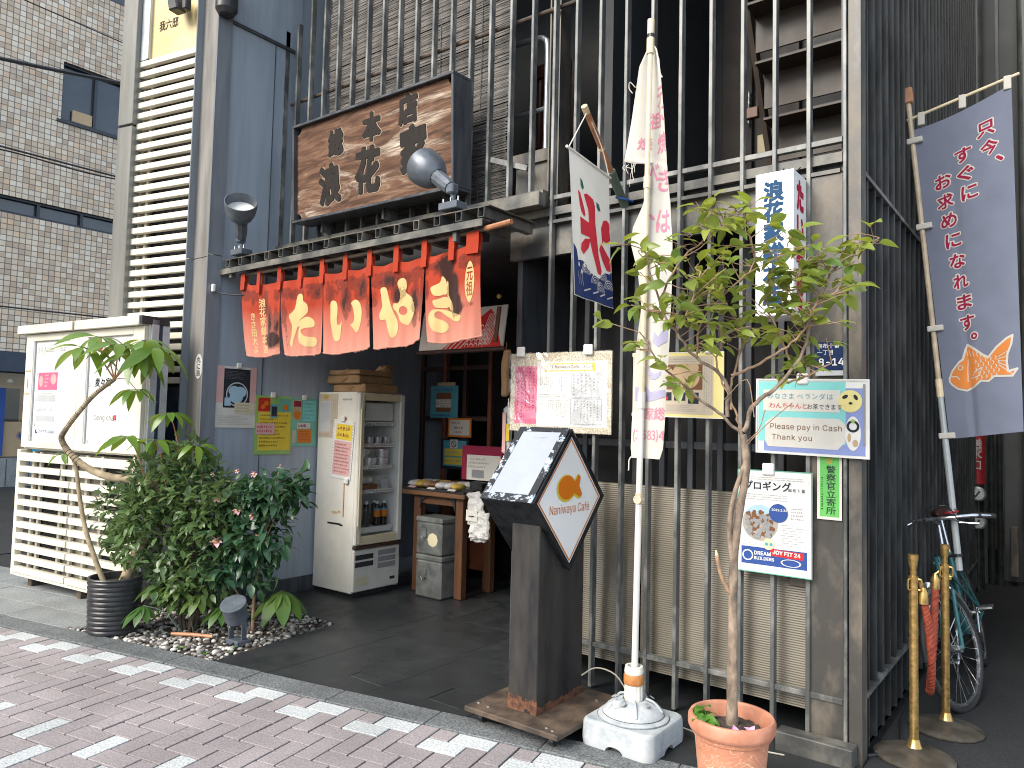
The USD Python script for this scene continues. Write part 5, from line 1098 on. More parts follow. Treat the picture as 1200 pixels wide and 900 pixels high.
ink(t, 'small_print', unary_union([lines(rng, .225, .25, .33, .335, 7, .4, vertical=True, ragged=.5), lines(rng, .345, .23, .43, .335, 5, .4, vertical=True, ragged=.5), lines(rng, .225, .20, .33, .23, 3, .5), lines(rng, .345, .20, .43, .23, 3, .5), lines(rng, .225, .10, .33, .18, 7, .4, vertical=True, ragged=.6), lines(rng, .345, .05, .43, .18, 6, .4, vertical=True, ragged=.5), lines(rng, .46, .22, .655, .345, 7, .38, vertical=True, ragged=.6), lines(rng, .47, .07, .65, .19, 8, .38, vertical=True, ragged=.5)]), 'grey', 3)
rr = B(.458, .06, .658, .195).buffer(.008); ink(t, 'rounded_frame', unary_union([rr.difference(rr.buffer(-.002)), B(.455, .21, .66, .2115), B(.225, .19, .44, .1912)]), 'grey', 3)
sl = []
gx, gy = np.meshgrid(np.linspace(0, 1, 40), np.linspace(0, 1, 30)); w = meshkit.fbm(np.column_stack([gx.ravel()*5 + gy.ravel()*3, gy.ravel()*2.0, np.zeros(gx.size)]), 3)
pts = np.array([-2.846, 3.672, 1.458]) + np.column_stack([gx.ravel()*.736, -.009 + (w - .5)*.018, gy.ravel()*.488 - gx.ravel()*.009])
ff = [(r*40 + c, r*40 + c + 1, r*40 + c + 41) for r in range(29) for c in range(39)] + [(r*40 + c, r*40 + c + 41, r*40 + c + 40) for r in range(29) for c in range(39)]
t.part('clear_sleeve', trimesh.Trimesh(pts, ff, process=False), 'clear_sleeve', smooth=True)
for x in (.085, .575): clip(t, t.O - np.array([0, .014, 0]), t.U, t.V, x, .487, .062)
t = sheet('newspaper_clipping', 'framed yellow bordered newspaper clipping with photograph of pastries', 'notice', (-1.985, 3.69, 1.562), (1, 0, -.02), Z, .53, .352, 'ink_pale_yellow', .008)
ink(t, 'newspaper', B(.0, .018, .475, .33), 'old_paper'); ink(t, 'photograph', B(.16, .15, .415, .285), 'brown', 2); ink(t, 'pastry', unary_union([affinity.rotate(affinity.scale(Point(x, y).buffer(.032), 1.0, 1.5), a) for x, y, a in ((.20, .235, -50), (.25, .215, -30), (.305, .205, -35), (.36, .20, -40), (.29, .255, -60), (.35, .255, -60))]), 'tan', 3)
ink(t, 'small_photograph', unary_union([B(.175, .09, .24, .135), B(.255, .09, .32, .135), B(.335, .075, .395, .135)]), 'night', 2); ink(t, 'photograph_detail', unary_union([B(.18, .095, .22, .11), B(.34, .105, .39, .118)]), 'red', 3)
ink(t, 'small_print', unary_union([lines(rng, .10, .03, .145, .31, 3, .5, vertical=True, ragged=.05), lines(rng, .16, .03, .40, .07, 4, .5), lines(rng, .16, .295, .42, .32, 2, .5), lines(rng, .42, .03, .47, .31, 4, .5, vertical=True, ragged=.1)]), 'grey', 2); ink(t, 'white_edge', B(0, 0, .53, .352).difference(B(.004, .004, .526, .348)), 'white', 1); ink(t, 'blue_corner', B(.07, .0, .10, .022), 'sky_blue', 3)
clip(t, t.O, t.U, t.V, .45, .36)
t = sheet('notice', 'white framed turquoise notice asking to pay in cash', 'notice', (-1.283, 3.686, 1.388), (1, 0, -.022), Z, .522, .368, 'sleeve_white', .010)
ink(t, 'turquoise_field', B(.012, .06, .42, .355), 'teal'); ink(t, 'blue_field', unary_union([B(.42, .012, .505, .325), B(.04, .012, .42, .06)]), 'periwinkle'); ink(t, 'upper_card', B(.035, .21, .395, .315), 'paper', 2)
oc = Polygon([(.06, .035), (.385, .035), (.42, .075), (.42, .155), (.39, .18), (.08, .18), (.045, .15), (.045, .065)]); ink(t, 'lower_card', oc, 'paper', 2)
ink(t, 'lettering', unary_union([affinity.translate(text('Please pay in Cash', .036, cjk=False, gap=.05), .068, .118), affinity.translate(text('Thank you', .036, cjk=False, gap=.1), .078, .066)]), 'brown', 3, label='handwritten English words')
ink(t, 'lettering', affinity.translate(text('みなさま ベランダは', .032, gap=.06), .055, .268), 'sky_blue', 3); ink(t, 'lettering', affinity.translate(text('わんちゃんと', .031), .065, .222), 'red', 3); ink(t, 'lettering', affinity.translate(text('お茶できます', .027), .245, .222), 'night', 3)
ink(t, 'round_sticker', affinity.scale(Point(.44, .265).buffer(.052), 1.0, 1.0), 'pale_yellow', 3); ink(t, 'sticker_detail', unary_union([affinity.rotate(affinity.scale(Point(.418, .285).buffer(.010), 1.4, .8), 30), affinity.rotate(affinity.scale(Point(.464, .283).buffer(.010), .8, 1.4), 30), affinity.scale(Point(.442, .255).buffer(.006), 1.4, 1)]), 'night', 4)
ov = affinity.scale(Point(.452, .115).buffer(.072), .47, 1.1); ink(t, 'oval_sticker', ov, 'white', 3); ink(t, 'sticker_detail', Point(.452, .148).buffer(.028).difference(Point(.452, .148).buffer(.017)), 'night', 4); ink(t, 'sticker_detail', unary_union([affinity.scale(Point(.436, .095).buffer(.010), .8, 2), affinity.scale(Point(.462, .07).buffer(.012), 1, 1.4)]), 'tan', 4)
ink(t, 'sticker_detail', Point(.452, .172).buffer(.009), 'leaf_green', 5); ink(t, 'white_frame', B(0, 0, .522, .368).difference(B(.008, .008, .514, .360)), 'white', 5); ink(t, 'worn_edge', B(.496, .06, .506, .345), 'grey', 5)
clip(t, t.O, t.U, t.V, .225, .365, .055)
t = sheet('notice', 'white event poster with round photograph and blue band at the bottom', 'notice', (-1.375, 3.684, .796), (1, 0, .0), Z, .362, .505, 'sleeve_white', .008)
ink(t, 'page', B(.018, .035, .345, .485), 'white'); ink(t, 'blue_band', B(.022, .04, .340, .125), 'blue', 2); ink(t, 'red_tag', affinity.rotate(B(.165, .088, .325, .121), -2), 'red', 3)
ink(t, 'round_photograph', Point(.115, .245).buffer(.088), 'stone', 2); ink(t, 'photograph_sky', Point(.115, .245).buffer(.088).intersection(B(0, .29, .3, .4)), 'light_blue', 3); ink(t, 'crowd', unary_union([Point(x, y).buffer(rng.uniform(.006, .012), 4) for x, y in zip(rng.uniform(.05, .18, 60), rng.uniform(.18, .30, 60)) if (x-.115)**2 + (y-.245)**2 < .0062]), 'brown', 4); ink(t, 'crowd', unary_union([Point(x, y).buffer(rng.uniform(.005, .011), 4) for x, y in zip(rng.uniform(.05, .18, 60), rng.uniform(.17, .28, 60)) if (x-.115)**2 + (y-.245)**2 < .0062]), 'grey', 5)
ink(t, 'date_disc', Point(.205, .30).buffer(.045), 'blue', 6); ink(t, 'lettering', affinity.translate(text('2025.2.22', .015, cjk=False, bold=.02), .172, .308), 'white', 7); ink(t, 'round_badge', Point(.158, .145).buffer(.028), 'cream', 5); ink(t, 'badge_dot', unary_union([Point(.148, .145).buffer(.008), Point(.170, .145).buffer(.008)]), 'sky_blue', 6)
ink(t, 'lettering', affinity.translate(text('プロギング', .047, bold=.022), .030, .405), 'night', 3); ink(t, 'lettering', affinity.translate(text('麻布十番', .019, gap=.1), .25, .405), 'night', 3)
ink(t, 'lettering', unary_union([affinity.translate(text('DREAM', .024, cjk=False, bold=.03), .085, .085), affinity.translate(text('BUILDERS', .020, cjk=False, bold=.03), .085, .062)]), 'white', 4); ink(t, 'lettering', affinity.rotate(affinity.translate(text('JOY FIT 24', .024, cjk=False, bold=.04), .178, .096), -2), 'white', 5)
ink(t, 'ring_emblem', Point(.055, .082).buffer(.027).difference(Point(.055, .082).buffer(.021)), 'white', 4); ink(t, 'oval_emblem', affinity.scale(Point(.265, .065).buffer(.02), 2.4, .9).difference(affinity.scale(Point(.265, .065).buffer(.017), 2.4, .9)), 'white', 4)
ink(t, 'small_print', unary_union([lines(rng, .06, .455, .33, .475, 2, .5, ragged=.05), lines(rng, .03, .355, .33, .39, 3, .5), lines(rng, .265, .27, .335, .335, 4, .5), lines(rng, .215, .14, .335, .25, 9, .45, ragged=.5), lines(rng, .03, .13, .12, .155, 3, .5)]), 'grey', 3)
ink(t, 'sleeve_edge', B(0, 0, .362, .505).difference(B(.005, .005, .357, .5)), 'mint', 1); clip(t, t.O, t.U, t.V, .155, .508, .06)
# plates on the corner steel
t = sheet('address_plate', 'navy blue street address plate with white numerals', 'address plate', (-1.010, 3.700, 1.793), X, Z, .132, .135, 'ink_plate_blue', .003)
ink(t, 'lettering', unary_union([affinity.translate(text('8-14', .046, cjk=False, bold=.02), .018, .016), affinity.translate(text('麻布十番', .026), .012, .103), affinity.translate(text('一丁目', .026), .012, .072)]), 'white')
t = sheet('grey_plate', 'small blank grey plate under the address plate', 'plate', (-1.005, 3.702, 1.765), X, Z, .125, .026, 'ink_pale_grey', .002)
t.part('plate_edge', slab(B(0, 0, .125, .003), t.O + np.array([0, -.002, 0]), X, Z, .001), 'ink_grey')
t = sheet('notice', 'green vertical police notice strip with gold star', 'notice', (-.998, 3.705, 1.084), X, Z, .112, .305, 'sleeve_paper', .002)
ink(t, 'green_field', B(.014, .014, .10, .30), 'green'); star = Polygon([((.017 if i % 2 == 0 else .008)*math.sin(i*math.pi/5) + .055, (.017 if i % 2 == 0 else .008)*math.cos(i*math.pi/5) + .278) for i in range(10)]).buffer(.002)
ink(t, 'star', star.difference(Point(.055, .278).buffer(.005)), 'gold', 2); ink(t, 'lettering', fit(text('警察官立寄所', 1, vertical=True, bold=.01), .042, .025, .085, .255), 'night', 2); ink(t, 'small_print', lines(rng, .018, .03, .03, .20, 1, .7, vertical=True), 'night', 2)

# ================================================================== white box sign on the grille
t = T('box_sign', 'tall white box sign with blue and red vertical lettering', 'sign', (-1.14, 3.6, 2.0))
t.part('housing', cb(-1.226, -1.048, 3.495, 3.698, 2.04, 2.735, .004), 'acrylic_white')
t.part('edge_trim', cat([bx(-1.05, -1.0465, 3.4935, 3.4965, 2.04, 2.735), bx(-1.2275, -1.2245, 3.4935, 3.4965, 2.04, 2.735)]), 'ink_pale_grey')
t.part('lettering', flat(fit(text('浪花家総本店', 1, vertical=True, bold=.045, gap=-.02), -1.192, 2.09, -1.092, 2.695), (0, 3.4935, 0), X, Z), 'ink_sign_blue')
t.part('lettering', flat(fit(text('たいやき', 1, vertical=True, bold=.06), 3.535, 2.07, 3.650, 2.70), (-1.0465, 0, 0), Y, Z), 'ink_crimson')
t.part('bracket_wire', tube([(-1.16, 3.6, 2.735), (-1.145, 3.66, 2.80)], .003, 5), 'cable_black'); t.part('bracket_wire', tube([(-1.09, 3.6, 2.735), (-1.075, 3.69, 2.80)], .003, 5), 'cable_black')

# ================================================================== shaved ice flag on a bamboo arm
BA = T('bamboo_arm', 'short bamboo flag arm in green tube tied to the grille', 'flag arm', (-2.05, 3.65, 2.8))
tip, soc = np.array([-2.00, 3.15, 3.145]), np.array([-2.06, 3.655, 2.815])
BA.part('bamboo', tube(smooth_path([tip, tip*.6 + soc*.4 + [0, 0, .004], soc]), [.017]*4 + [.0165]*4 + [.016], 10), 'bamboo')
BA.part('bamboo_node', tube([tip*.55 + soc*.45 - (soc-tip)*.01, tip*.55 + soc*.45 + (soc-tip)*.01], .0185, 10), 'bamboo_pale'); BA.part('bamboo_node', tube([tip - (soc-tip)*.002, tip + (soc-tip)*.07], .0178, 10), 'bamboo_pale')
BA.part('green_tube', tube([tip*.30 + soc*.70, soc + (soc-tip)*.12], [.026, .024], 12), 'bamboo_green'); BA.part('blue_tie', tube(smooth_path([(-2.06, 3.62, 2.80), (-2.02, 3.66, 2.79), (-2.03, 3.74, 2.80), (-2.08, 3.74, 2.81), (-2.10, 3.66, 2.82)]), .006, 6), 'ink_blue')
HF = T('ice_flag', 'white shaved ice flag with red character and blue waves', 'flag', (-1.97, 3.2, 2.1))
fa, fb = np.array([-1.955, 2.945, 2.850]), np.array([-2.012, 3.435, 2.852])
fU = fb - fa; fw = np.linalg.norm(fU); fU = fU/fw; fh = .715
def flagfn(u, v):
    u = np.asarray(u, float); v = np.asarray(v, float); w = np.maximum(fh - v, 0); n = np.array([fU[1], -fU[0], 0])
    b = .016*np.sin(u/fw*5.2 + 1.0 + w*1.5)*(w/fh)**.6 + .006*np.sin(u/fw*11 + w*3)*(w/fh) + .03*(w/fh)**2*np.sin(u/fw*3.1)
    return fa + (u*(1 - .02*w))[:, None]*fU + b[:, None]*n + np.column_stack([0*u, w*.06, -w])
m, _ = drape(B(0, 0, fw, fh), flagfn, 0, .022); HF.part('cloth', m, 'cloth_white', smooth=True)
HF.part('rod', tube([fa - fU*.02 + [0, 0, .004], fb + fU*.02 + [0, 0, .004]], .007, 8), 'cloth_pale')
def FX(g): return affinity.scale(g, fw/.50, fh/.76, origin=(0, 0))
rag = lambda pts, j=.006: Polygon([(x + rng.normal(0, j*.35), y + rng.normal(0, j*.35)) for x, y in pts])
def pt(*l): return [(x/180*.50, (830 - y)/750*.76 + .0) for x, y in l]
red = unary_union([rag(pt((60, 270), (75, 255), (90, 252), (105, 262), (112, 290), (112, 380), (118, 480), (122, 560), (135, 640), (128, 665), (112, 660), (100, 600), (92, 560), (82, 480), (40, 490), (38, 400), (82, 402), (80, 330))),
                   rag(pt((28, 270), (40, 280), (52, 320), (62, 350), (66, 370), (58, 385), (44, 372), (36, 340))),
                   rag(pt((150, 345), (165, 335), (175, 350), (178, 440), (165, 470), (150, 462), (142, 480), (140, 400))),
                   rag(pt((88, 490), (75, 545), (52, 590), (38, 575), (40, 540), (62, 500))), rag(pt((138, 480), (150, 500), (178, 560), (176, 620), (160, 625), (140, 570), (128, 520)))])
green = unary_union([rag(pt((42, 195), (52, 205), (60, 235), (52, 248), (44, 235)), .004), rag(pt((118, 265), (132, 270), (138, 300), (128, 308), (120, 292)), .004)])
wave = rag(pt((0, 560), (14, 590), (20, 640), (45, 630), (60, 640), (80, 680), (120, 690), (130, 670), (150, 640), (172, 640), (180, 420), (180, 830), (0, 830)), .003)
arcs = unary_union([Point(x/180*.5, (830-y)/750*.76).buffer(r).difference(Point(x/180*.5, (830-y)/750*.76).buffer(r - .006)).intersection(B(0, (830-y)/750*.76, 1, 1)) for x, y in ((60, 690), (100, 730), (140, 690), (165, 730), (125, 760)) for r in (.055, .042, .028, .015)] + [LineString(pt((20 + 10*i, 700), (26 + 10*i, 760))).buffer(.003) for i in range(3)] + [LineString(pt((50 + 35*i, 785), (62 + 35*i, 775), (75 + 35*i, 765))).buffer(.004) for i in range(4)] + [Point(x/180*.5, (830-y)/750*.76).buffer(.012) for x, y in ((25, 660), (55, 650), (40, 690))])
wave = wave.difference(red.buffer(.008)).difference(arcs)
for g, mt, nm in ((red, 'cloth_red', 'red_character'), (green, 'cloth_green', 'green_drop'), (wave, 'cloth_blue', 'blue_waves')):
    g = FX(g.buffer(0)).intersection(B(.004, .004, fw - .004, fh - .004))
    m, _ = drape(g, flagfn, .0018, .03); HF.part(nm, m, mt, smooth=True)
    m, _ = drape(g, flagfn, -.0018, .03); HF.part(nm + '_reverse', m, mt, smooth=True)
HF.part('string', tube([fa + [0, 0, .004], tip + [.0, .03, -.02]], .0028, 5), 'cloth_pale'); HF.part('string', tube(smooth_path([tip + [0, .03, -.02], (-2.00, 3.33, 2.99), fb + [0, 0, .004]]), .0028, 5), 'cloth_pale')

# ================================================================== cafe lightbox sign on a rusty pedestal
CS = T('cafe_sign', 'diamond prism cafe lightbox with orange fish on black pedestal', 'sign', (-2.2, 3.2, 0))
CS.part('base_plate', cb(-2.462, -1.90, 2.865, 3.485, .062, .088, .003), 'rusty_iron')
for x, y in ((-2.40, 2.94), (-1.97, 2.94), (-1.97, 3.42), (-2.40, 3.42)): CS.part('castor', cat([lathe([(0, -.012), (.026, -.012), (.026, .012), (0, .012)], (x, y, .028), 12, (1, 0, 0)), cb(x - .02, x + .02, y - .02, y + .02, .045, .062, .002)]), 'black_plastic')
for x, y in ((-2.43, 2.94), (-2.36, 2.93), (-1.99, 2.91), (-1.95, 2.90), (-1.99, 3.36), (-1.94, 3.40)): CS.part('bolt', lathe([(0, .006), (.008, .005), (.009, 0)], (x, y, .088), 10), 'chrome')
po = CS.part('pedestal', cb(-2.284, -2.110, 2.993, 3.405, .088, 1.05, .004), 'pedestal_lit')
rs = []
for i in range(26):
    a = i/26; rs.append((a*.174, .088, (i+1)/26*.174, .088 + .05 + .025*rng.random()))
CS.part('rust_band', slab(unary_union(rects(rs)).buffer(.002).simplify(.001), (-2.284, 2.9926, 0), X, Z, .0012), 'rust', under=po)
CS.part('rust_band', slab(unary_union(rects([(i/26*.41, .088, (i+1)/26*.41, .088 + .022 + .02*rng.random()) for i in range(26)])).buffer(.002).simplify(.001), (-2.1098, 2.994, 0), Y, Z, .0012), 'rust', under=po)
CS.part('rust_hole', slab(Polygon([(.10, .089), (.105, .105), (.12, .108), (.125, .098), (.135, .104), (.14, .089)]), (-2.284, 2.9912, 0), X, Z, .0008), 'interior_black', under=po)
cy, cz, hw, hh, xa, xb = 3.212, 1.120, .330, .362, -2.405, -2.085
dia = Polygon([(cy - hw, cz), (cy, cz - hh), (cy + hw, cz), (cy, cz + hh)])
CS.part('box_body', slab(dia.buffer(-.012).buffer(.010), (xb, 0, 0), Y, Z, -(xb - xa)), 'sign_black')
CS.part('face_frame', slab(dia.difference(dia.buffer(-.022)), (xb, 0, 0), Y, Z, .012), 'sign_black')
CS.part('face', slab(dia.buffer(-.024), (xb, 0, 0), Y, Z, .005), 'acrylic_white')
d1 = dia.buffer(-.032); CS.part('red_border', flat(d1.difference(d1.buffer(-.008)), (xb + .0062, 0, 0), Y, Z), 'ink_orange')
fishg = unary_union([affinity.scale(Point(-.015, 0).buffer(.075), 1.12, .92), Polygon([(.045, .0), (.105, .055), (.115, .045), (.10, -.005), (.125, -.055), (.105, -.062), (.045, -.03)]).buffer(.006)])
fishg = affinity.scale(affinity.rotate(fishg, 4, origin=(0, 0)), .95, .88, origin=(0, 0))
CS.part('fish_outline', flat(affinity.translate(fishg.buffer(.008), cy - .025, cz + .060), (xb + .0064, 0, 0), Y, Z), 'ink_yellow'); CS.part('fish_mark', flat(affinity.translate(fishg, cy - .018, cz + .064), (xb + .0074, 0, 0), Y, Z), 'ink_deep_orange')
CS.part('lettering', flat(fit(text('Naniwaya Café', 1, cjk=False), cy - .185, cz - .078, cy + .185, cz - .020), (xb + .0064, 0, 0), Y, Z), 'ink_orange')
e1 = np.array([0, hw, hh]); le = np.linalg.norm(e1); e1 /= le; n1 = np.array([0, -e1[2], e1[1]])      # upper street-side slope
o1 = np.array([xa, cy - hw, cz]) + n1*.001
CS.part('top_frame', slab(sbox(.0, .0, xb - xa, le).difference(sbox(.035, .045, xb - xa - .04, le - .03)), o1, X, e1, .007), 'peeling_black'); CS.part('top_panel', slab(sbox(.034, .044, xb - xa - .039, le - .029), o1, X, e1, .003), 'acrylic_grey')
sc = unary_union([sbox(.13, le - .075, .19, le - .072), sbox(.17, le - .07, .21, le - .066), sbox(.15, .16, .162, .164), sbox(.18, .15, .19, .153)]); CS.part('scratch', flat(sc, o1 + n1*.0035, X, e1), 'ink_grey')
e2 = np.array([0, -hw, hh]); e2 /= le; CS.part('face_bracket', frame_box(np.array([xb - .02, cy, cz + hh]) + e2*.0 - np.array([0, 0, .01]), X, -e2, np.cross(X, -e2), .035, .05, .006, .001), 'steel_bar')
CS.part('cable', tube(smooth_path([(-2.11, 3.40, .18), (-2.05, 3.45, .22), (-1.96, 3.50, .19), (-1.88, 3.54, .08), (-1.7, 3.56, .006), (-1.35, 3.5, .006), (-1.1, 3.55, .006)]), .004, 6), 'cord_pale')

# ================================================================== parasol base holding the torn banner pole
UB = T('parasol_base', 'weathered white square parasol base with round dome', 'stand', (-1.712, 3.235, 0))
ux, uy, ub = -1.712, 3.235, .186
rs_ = sbox(-ub, -ub, ub, ub).buffer(-.05).buffer(.05)
skirt = manh = trimesh.creation.extrude_polygon(rs_, .118, engine='earcut')
import manifold3d as m3
def man(mesh): return m3.Manifold(m3.Mesh(np.asarray(mesh.vertices, np.float32), np.asarray(mesh.faces, np.uint32)))
def unman(m): q = m.to_mesh(); return trimesh.Trimesh(q.vert_properties[:, :3], q.tri_verts, process=False)
lay = m3.Manifold()
bodyp = []
prof = [(.0, .0), (.004, .03), (.0, .10), (-.006, .112), (-.016, .118)]
hulls = []
def ringpts(d, z): return [(x, y, z) for x, y in np.array(rs_.buffer(d).exterior.coords)[:-1]]
for (d0, z0), (d1, z1) in zip(prof[:-1], prof[1:]): hulls.append(m3.Manifold.hull_points(np.array(ringpts(d0, z0) + ringpts(d1, z1), np.float32)))
body = hulls[0]
for h in hulls[1:]: body = body + h
for a in range(4):                                              # finger notch in the middle of each side
    c = m3.Manifold.cylinder(.09, .046, .046, 24).rotate([90, 0, 0]).scale([1.0, 1, .62]).translate([0, ub + .045, 0]).rotate([0, 0, 90*a])
    body = body - c
bm = unman(body); bm.apply_translation((ux, uy, .004)); UB.part('base_block', bm, 'umbrella_base', smooth=28)
dome = lathe([(.166, .118), (.168, .124), (.160, .130), (.148, .132), (.146, .138), (.138, .150), (.118, .170), (.09, .186), (.06, .196), (.052, .197), (.05, .185), (0, .185)], (ux, uy, .004), 48)
UB.part('dome', dome, 'umbrella_base', smooth=50)
UB.part('groove', cat([lathe([(.1475, .1335), (.1465, .1365)], (ux, uy, .0045), 48), lathe([(.1695, .1175), (.1715, .1195)], (ux, uy, .0045), 48)]), 'ink_night')
UB.part('filler_cap', lathe([(.030, 0), (.030, .028), (.026, .034), (.012, .034), (.012, .03), (0, .03)], (ux - .035, uy - .085, .178), 20), 'umbrella_base', smooth=40)
for a in range(5):
    th = 2*np.pi*a/5 + .9; c = np.array([ux + .095*math.cos(th), uy + .095*math.sin(th), .199])
    UB.part('recess', lathe([(0, .004), (.012, .004), (.014, .0)], c, 12, (math.cos(th)*.5, math.sin(th)*.5, .8)), 'ink_grey')
    UB.part('rib', tube(smooth_path([(ux + .06*math.cos(th + .6), uy + .06*math.sin(th + .6), .210), (ux + .10*math.cos(th + .62), uy + .10*math.sin(th + .62), .196), (ux + .138*math.cos(th + .63), uy + .138*math.sin(th + .63), .157)]), .006, 6), 'umbrella_base')
UB.part('socket', lathe([(.043, .19), (.041, .275), (.036, .276)], (ux, uy, .004), 24), 'umbrella_socket', smooth=40); UB.part('socket_rib', cat([tube([(ux + .043*math.cos(q), uy + .043*math.sin(q), .20), (ux + .0415*math.cos(q), uy + .0415*math.sin(q), .275)], .0025, 4) for q in np.linspace(0, 6.28, 15)[:-1]]), 'umbrella_socket')
UB.part('brown_tape', lathe([(.046, .268), (.049, .275), (.049, .31), (.046, .316)], (ux, uy, .004), 20), 'tape_brown', smooth=40); UB.part('socket_collar', lathe([(.044, .316), (.046, .325), (.042, .352), (.032, .352), (.03, .32)], (ux, uy, .004), 24), 'umbrella_socket', smooth=40)
NP = T('banner_pole', 'white banner pole standing in the parasol base', 'pole', (-1.712, 3.235, .2))
lean = lambda z: np.array([-1.712 + .042*(z - .1)/3.3, 3.235, z])
NP.part('lower_tube', tube([lean(.21), lean(1.16)], .0155, 12), 'pole_white', smooth=30); NP.part('joint', tube([lean(1.13), lean(1.18)], .0185, 12), 'pole_tan', smooth=30)
NP.part('middle_tube', tube([lean(1.18), lean(1.60)], .0150, 12), 'pole_white', smooth=30); NP.part('joint', tube([lean(1.59), lean(1.67)], .0195, 12), 'pole_white', smooth=30); NP.part('upper_tube', tube([lean(1.67), lean(2.36)], .0142, 12), 'pole_cream', smooth=30)
NP.part('top_tube', tube([lean(2.36), lean(3.40)], .0128, 12), 'pole_cream', smooth=30); NP.part('collar', tube([lean(1.88), lean(1.93)], .026, 12), 'pole_tan', smooth=30); NP.part('collar', tube([lean(2.68), lean(2.74)], .0175, 10), 'pole_cream'); NP.part('tip', cat([tube([lean(3.36), lean(3.44)], .019, 12), tube([lean(3.46), lean(3.535)], .018, 12)]), 'pole_cream', smooth=30); NP.part('black_band', tube([lean(3.44), lean(3.46)], .0185, 12), 'black_plastic'); NP.part('hook_bolt', tube([lean(1.18) + [-.0, -.02, -.03], lean(1.18) + [0, .02, -.03]], .022, 8), 'pole_tan')
BN = T('torn_banner', 'torn off white banner with pink lettering wrapped on the pole', 'banner', (-1.64, 3.2, 1.4))
zs = np.array([3.4102, 3.3281, 3.2048, 3.061, 2.9378, 2.8351, 2.8197, 2.7735, 2.6913, 2.6092, 2.5065, 2.4243, 2.2702, 2.0957, 1.9621, 1.8081, 1.6643, 1.5205, 1.3973, 1.348])
xl = np.array([-1.71, -1.7459, -1.7613, -1.7788, -1.7972, -1.8178, -1.6843, -1.6925, -1.6997, -1.7202, -1.7716, -1.7818, -1.7356, -1.71, -1.7254, -1.7408, -1.7459, -1.7541, -1.7613, -1.7582])
xr = np.array([-1.6535, -1.6278, -1.6175, -1.6073, -1.6021, -1.597, -1.597, -1.5939, -1.5898, -1.5816, -1.5775, -1.5713, -1.5693, -1.5713, -1.5713, -1.5734, -1.5764, -1.5764, -1.5816, -1.597])
def bnfn(u, v):
    u = np.asarray(u, float); v = np.asarray(v, float); z = 1.348 + (3.4102 - 1.348)*v
    a = np.interp(-z, -zs, xl); b = np.interp(-z, -zs, xr); x = a + (b - a)*u
    y = 3.271 + .020*np.sin(2.6*u + 2.2*z) + .012*np.sin(7*u + z*3.1) - .03*np.clip((x + 1.695)/-.1, 0, 1)*(z > 2.82) + .0
    return np.column_stack([x, y, z])
m, _ = drape(B(0, 0, 1, 1), bnfn, 0, .022); BN.part('cloth', m, 'cloth_white', smooth=True)
def bn(s, x0, z0, x1, z1, mt, bold=.012, shape=None):
    g = shape if shape is not None else text(s, 1, bold=bold)
    c = [(z - 1.348)/(3.4102 - 1.348) for z in (z0, z1)]
    A_, B_ = np.interp(-(z0+z1)/2, -zs, xl), np.interp(-(z0+z1)/2, -zs, xr)
    g = fit(g.buffer(0), (x0 - A_)/(B_ - A_), c[0], (x1 - A_)/(B_ - A_), c[1]).buffer(0).intersection(B(.005, .002, .995, .998))
    if g.is_empty: return
    for s_ in (-.0022,):
        m, _ = drape(g, bnfn, abs(s_), .02)
        nn = np.mean(np.cross(m.vertices[m.faces[:, 1]] - m.vertices[m.faces[:, 0]], m.vertices[m.faces[:, 2]] - m.vertices[m.faces[:, 0]])[:, 1])
        if nn > 0: m, _ = drape(g, bnfn, -abs(s_), .02)
        BN.part('lettering', m, mt, smooth=True)
for s, x0, z0, x1, z1 in (('元', -1.6555, 3.1021, -1.5816, 3.1945), ('祖', -1.6997, 2.9994, -1.6329, 3.0816), ('に', -1.6432, 3.02, -1.5867, 3.1021), ('焼', -1.6555, 2.8659, -1.5898, 2.9686), ('焼', -1.7459, 2.8967, -1.6843, 2.9583), ('べ', -1.6843, 2.7221, -1.6432, 2.8146), ('き', -1.6432, 2.6708, -1.5867, 2.7837), ('は', -1.6483, 2.4654, -1.5867, 2.5783), ('、', -1.6843, 2.527, -1.6535, 2.5578)):
    bn(s, x0, z0, x1, z1, 'print_pink')
bn('家', -1.6863, 1.5359, -1.6329, 1.5976, 'print_pink'); bn('総', -1.6309, 1.5359, -1.5785, 1.5976, 'print_pink'); bn('(3583)4', -1.7459, 1.4281, -1.5764, 1.4897, 'print_pink')
lil = unary_union([rag(pt((5, 480), (60, 470), (100, 520), (170, 500), (178, 560), (120, 590), (60, 600), (8, 590)), .01), rag(pt((70, 280), (90, 340), (120, 370), (150, 340), (150, 390), (120, 420), (80, 400)), .008)])
bn('', -1.7356, 1.6232, -1.5764, 1.8081, 'cloth_lilac', shape=lil.difference(unary_union([Point(x, y).buffer(.012) for x, y in rng.uniform(.05, .45, (14, 2))])))
bn('', -1.6432, 1.8903, -1.5816, 2.0135, 'cloth_lilac', shape=rag(pt((70, 280), (60, 340), (100, 370), (150, 300), (150, 390), (100, 420), (60, 400)), .008))
BN.part('loose_threads', cat([tube(smooth_path([(x*1.027, 3.246, 2.825), (x*1.027 + rng.normal(0, .01), 3.236, 2.825 - l*.5), (x*1.027 + rng.normal(0, .02), 3.236, 2.825 - l)]), .0012, 4) for x, l in ((-1.765, .03), (-1.755, .05), (-1.742, .03), (-1.725, .09), (-1.715, .12), (-1.71, .08), (-1.70, .05))]), 'cloth_pale')
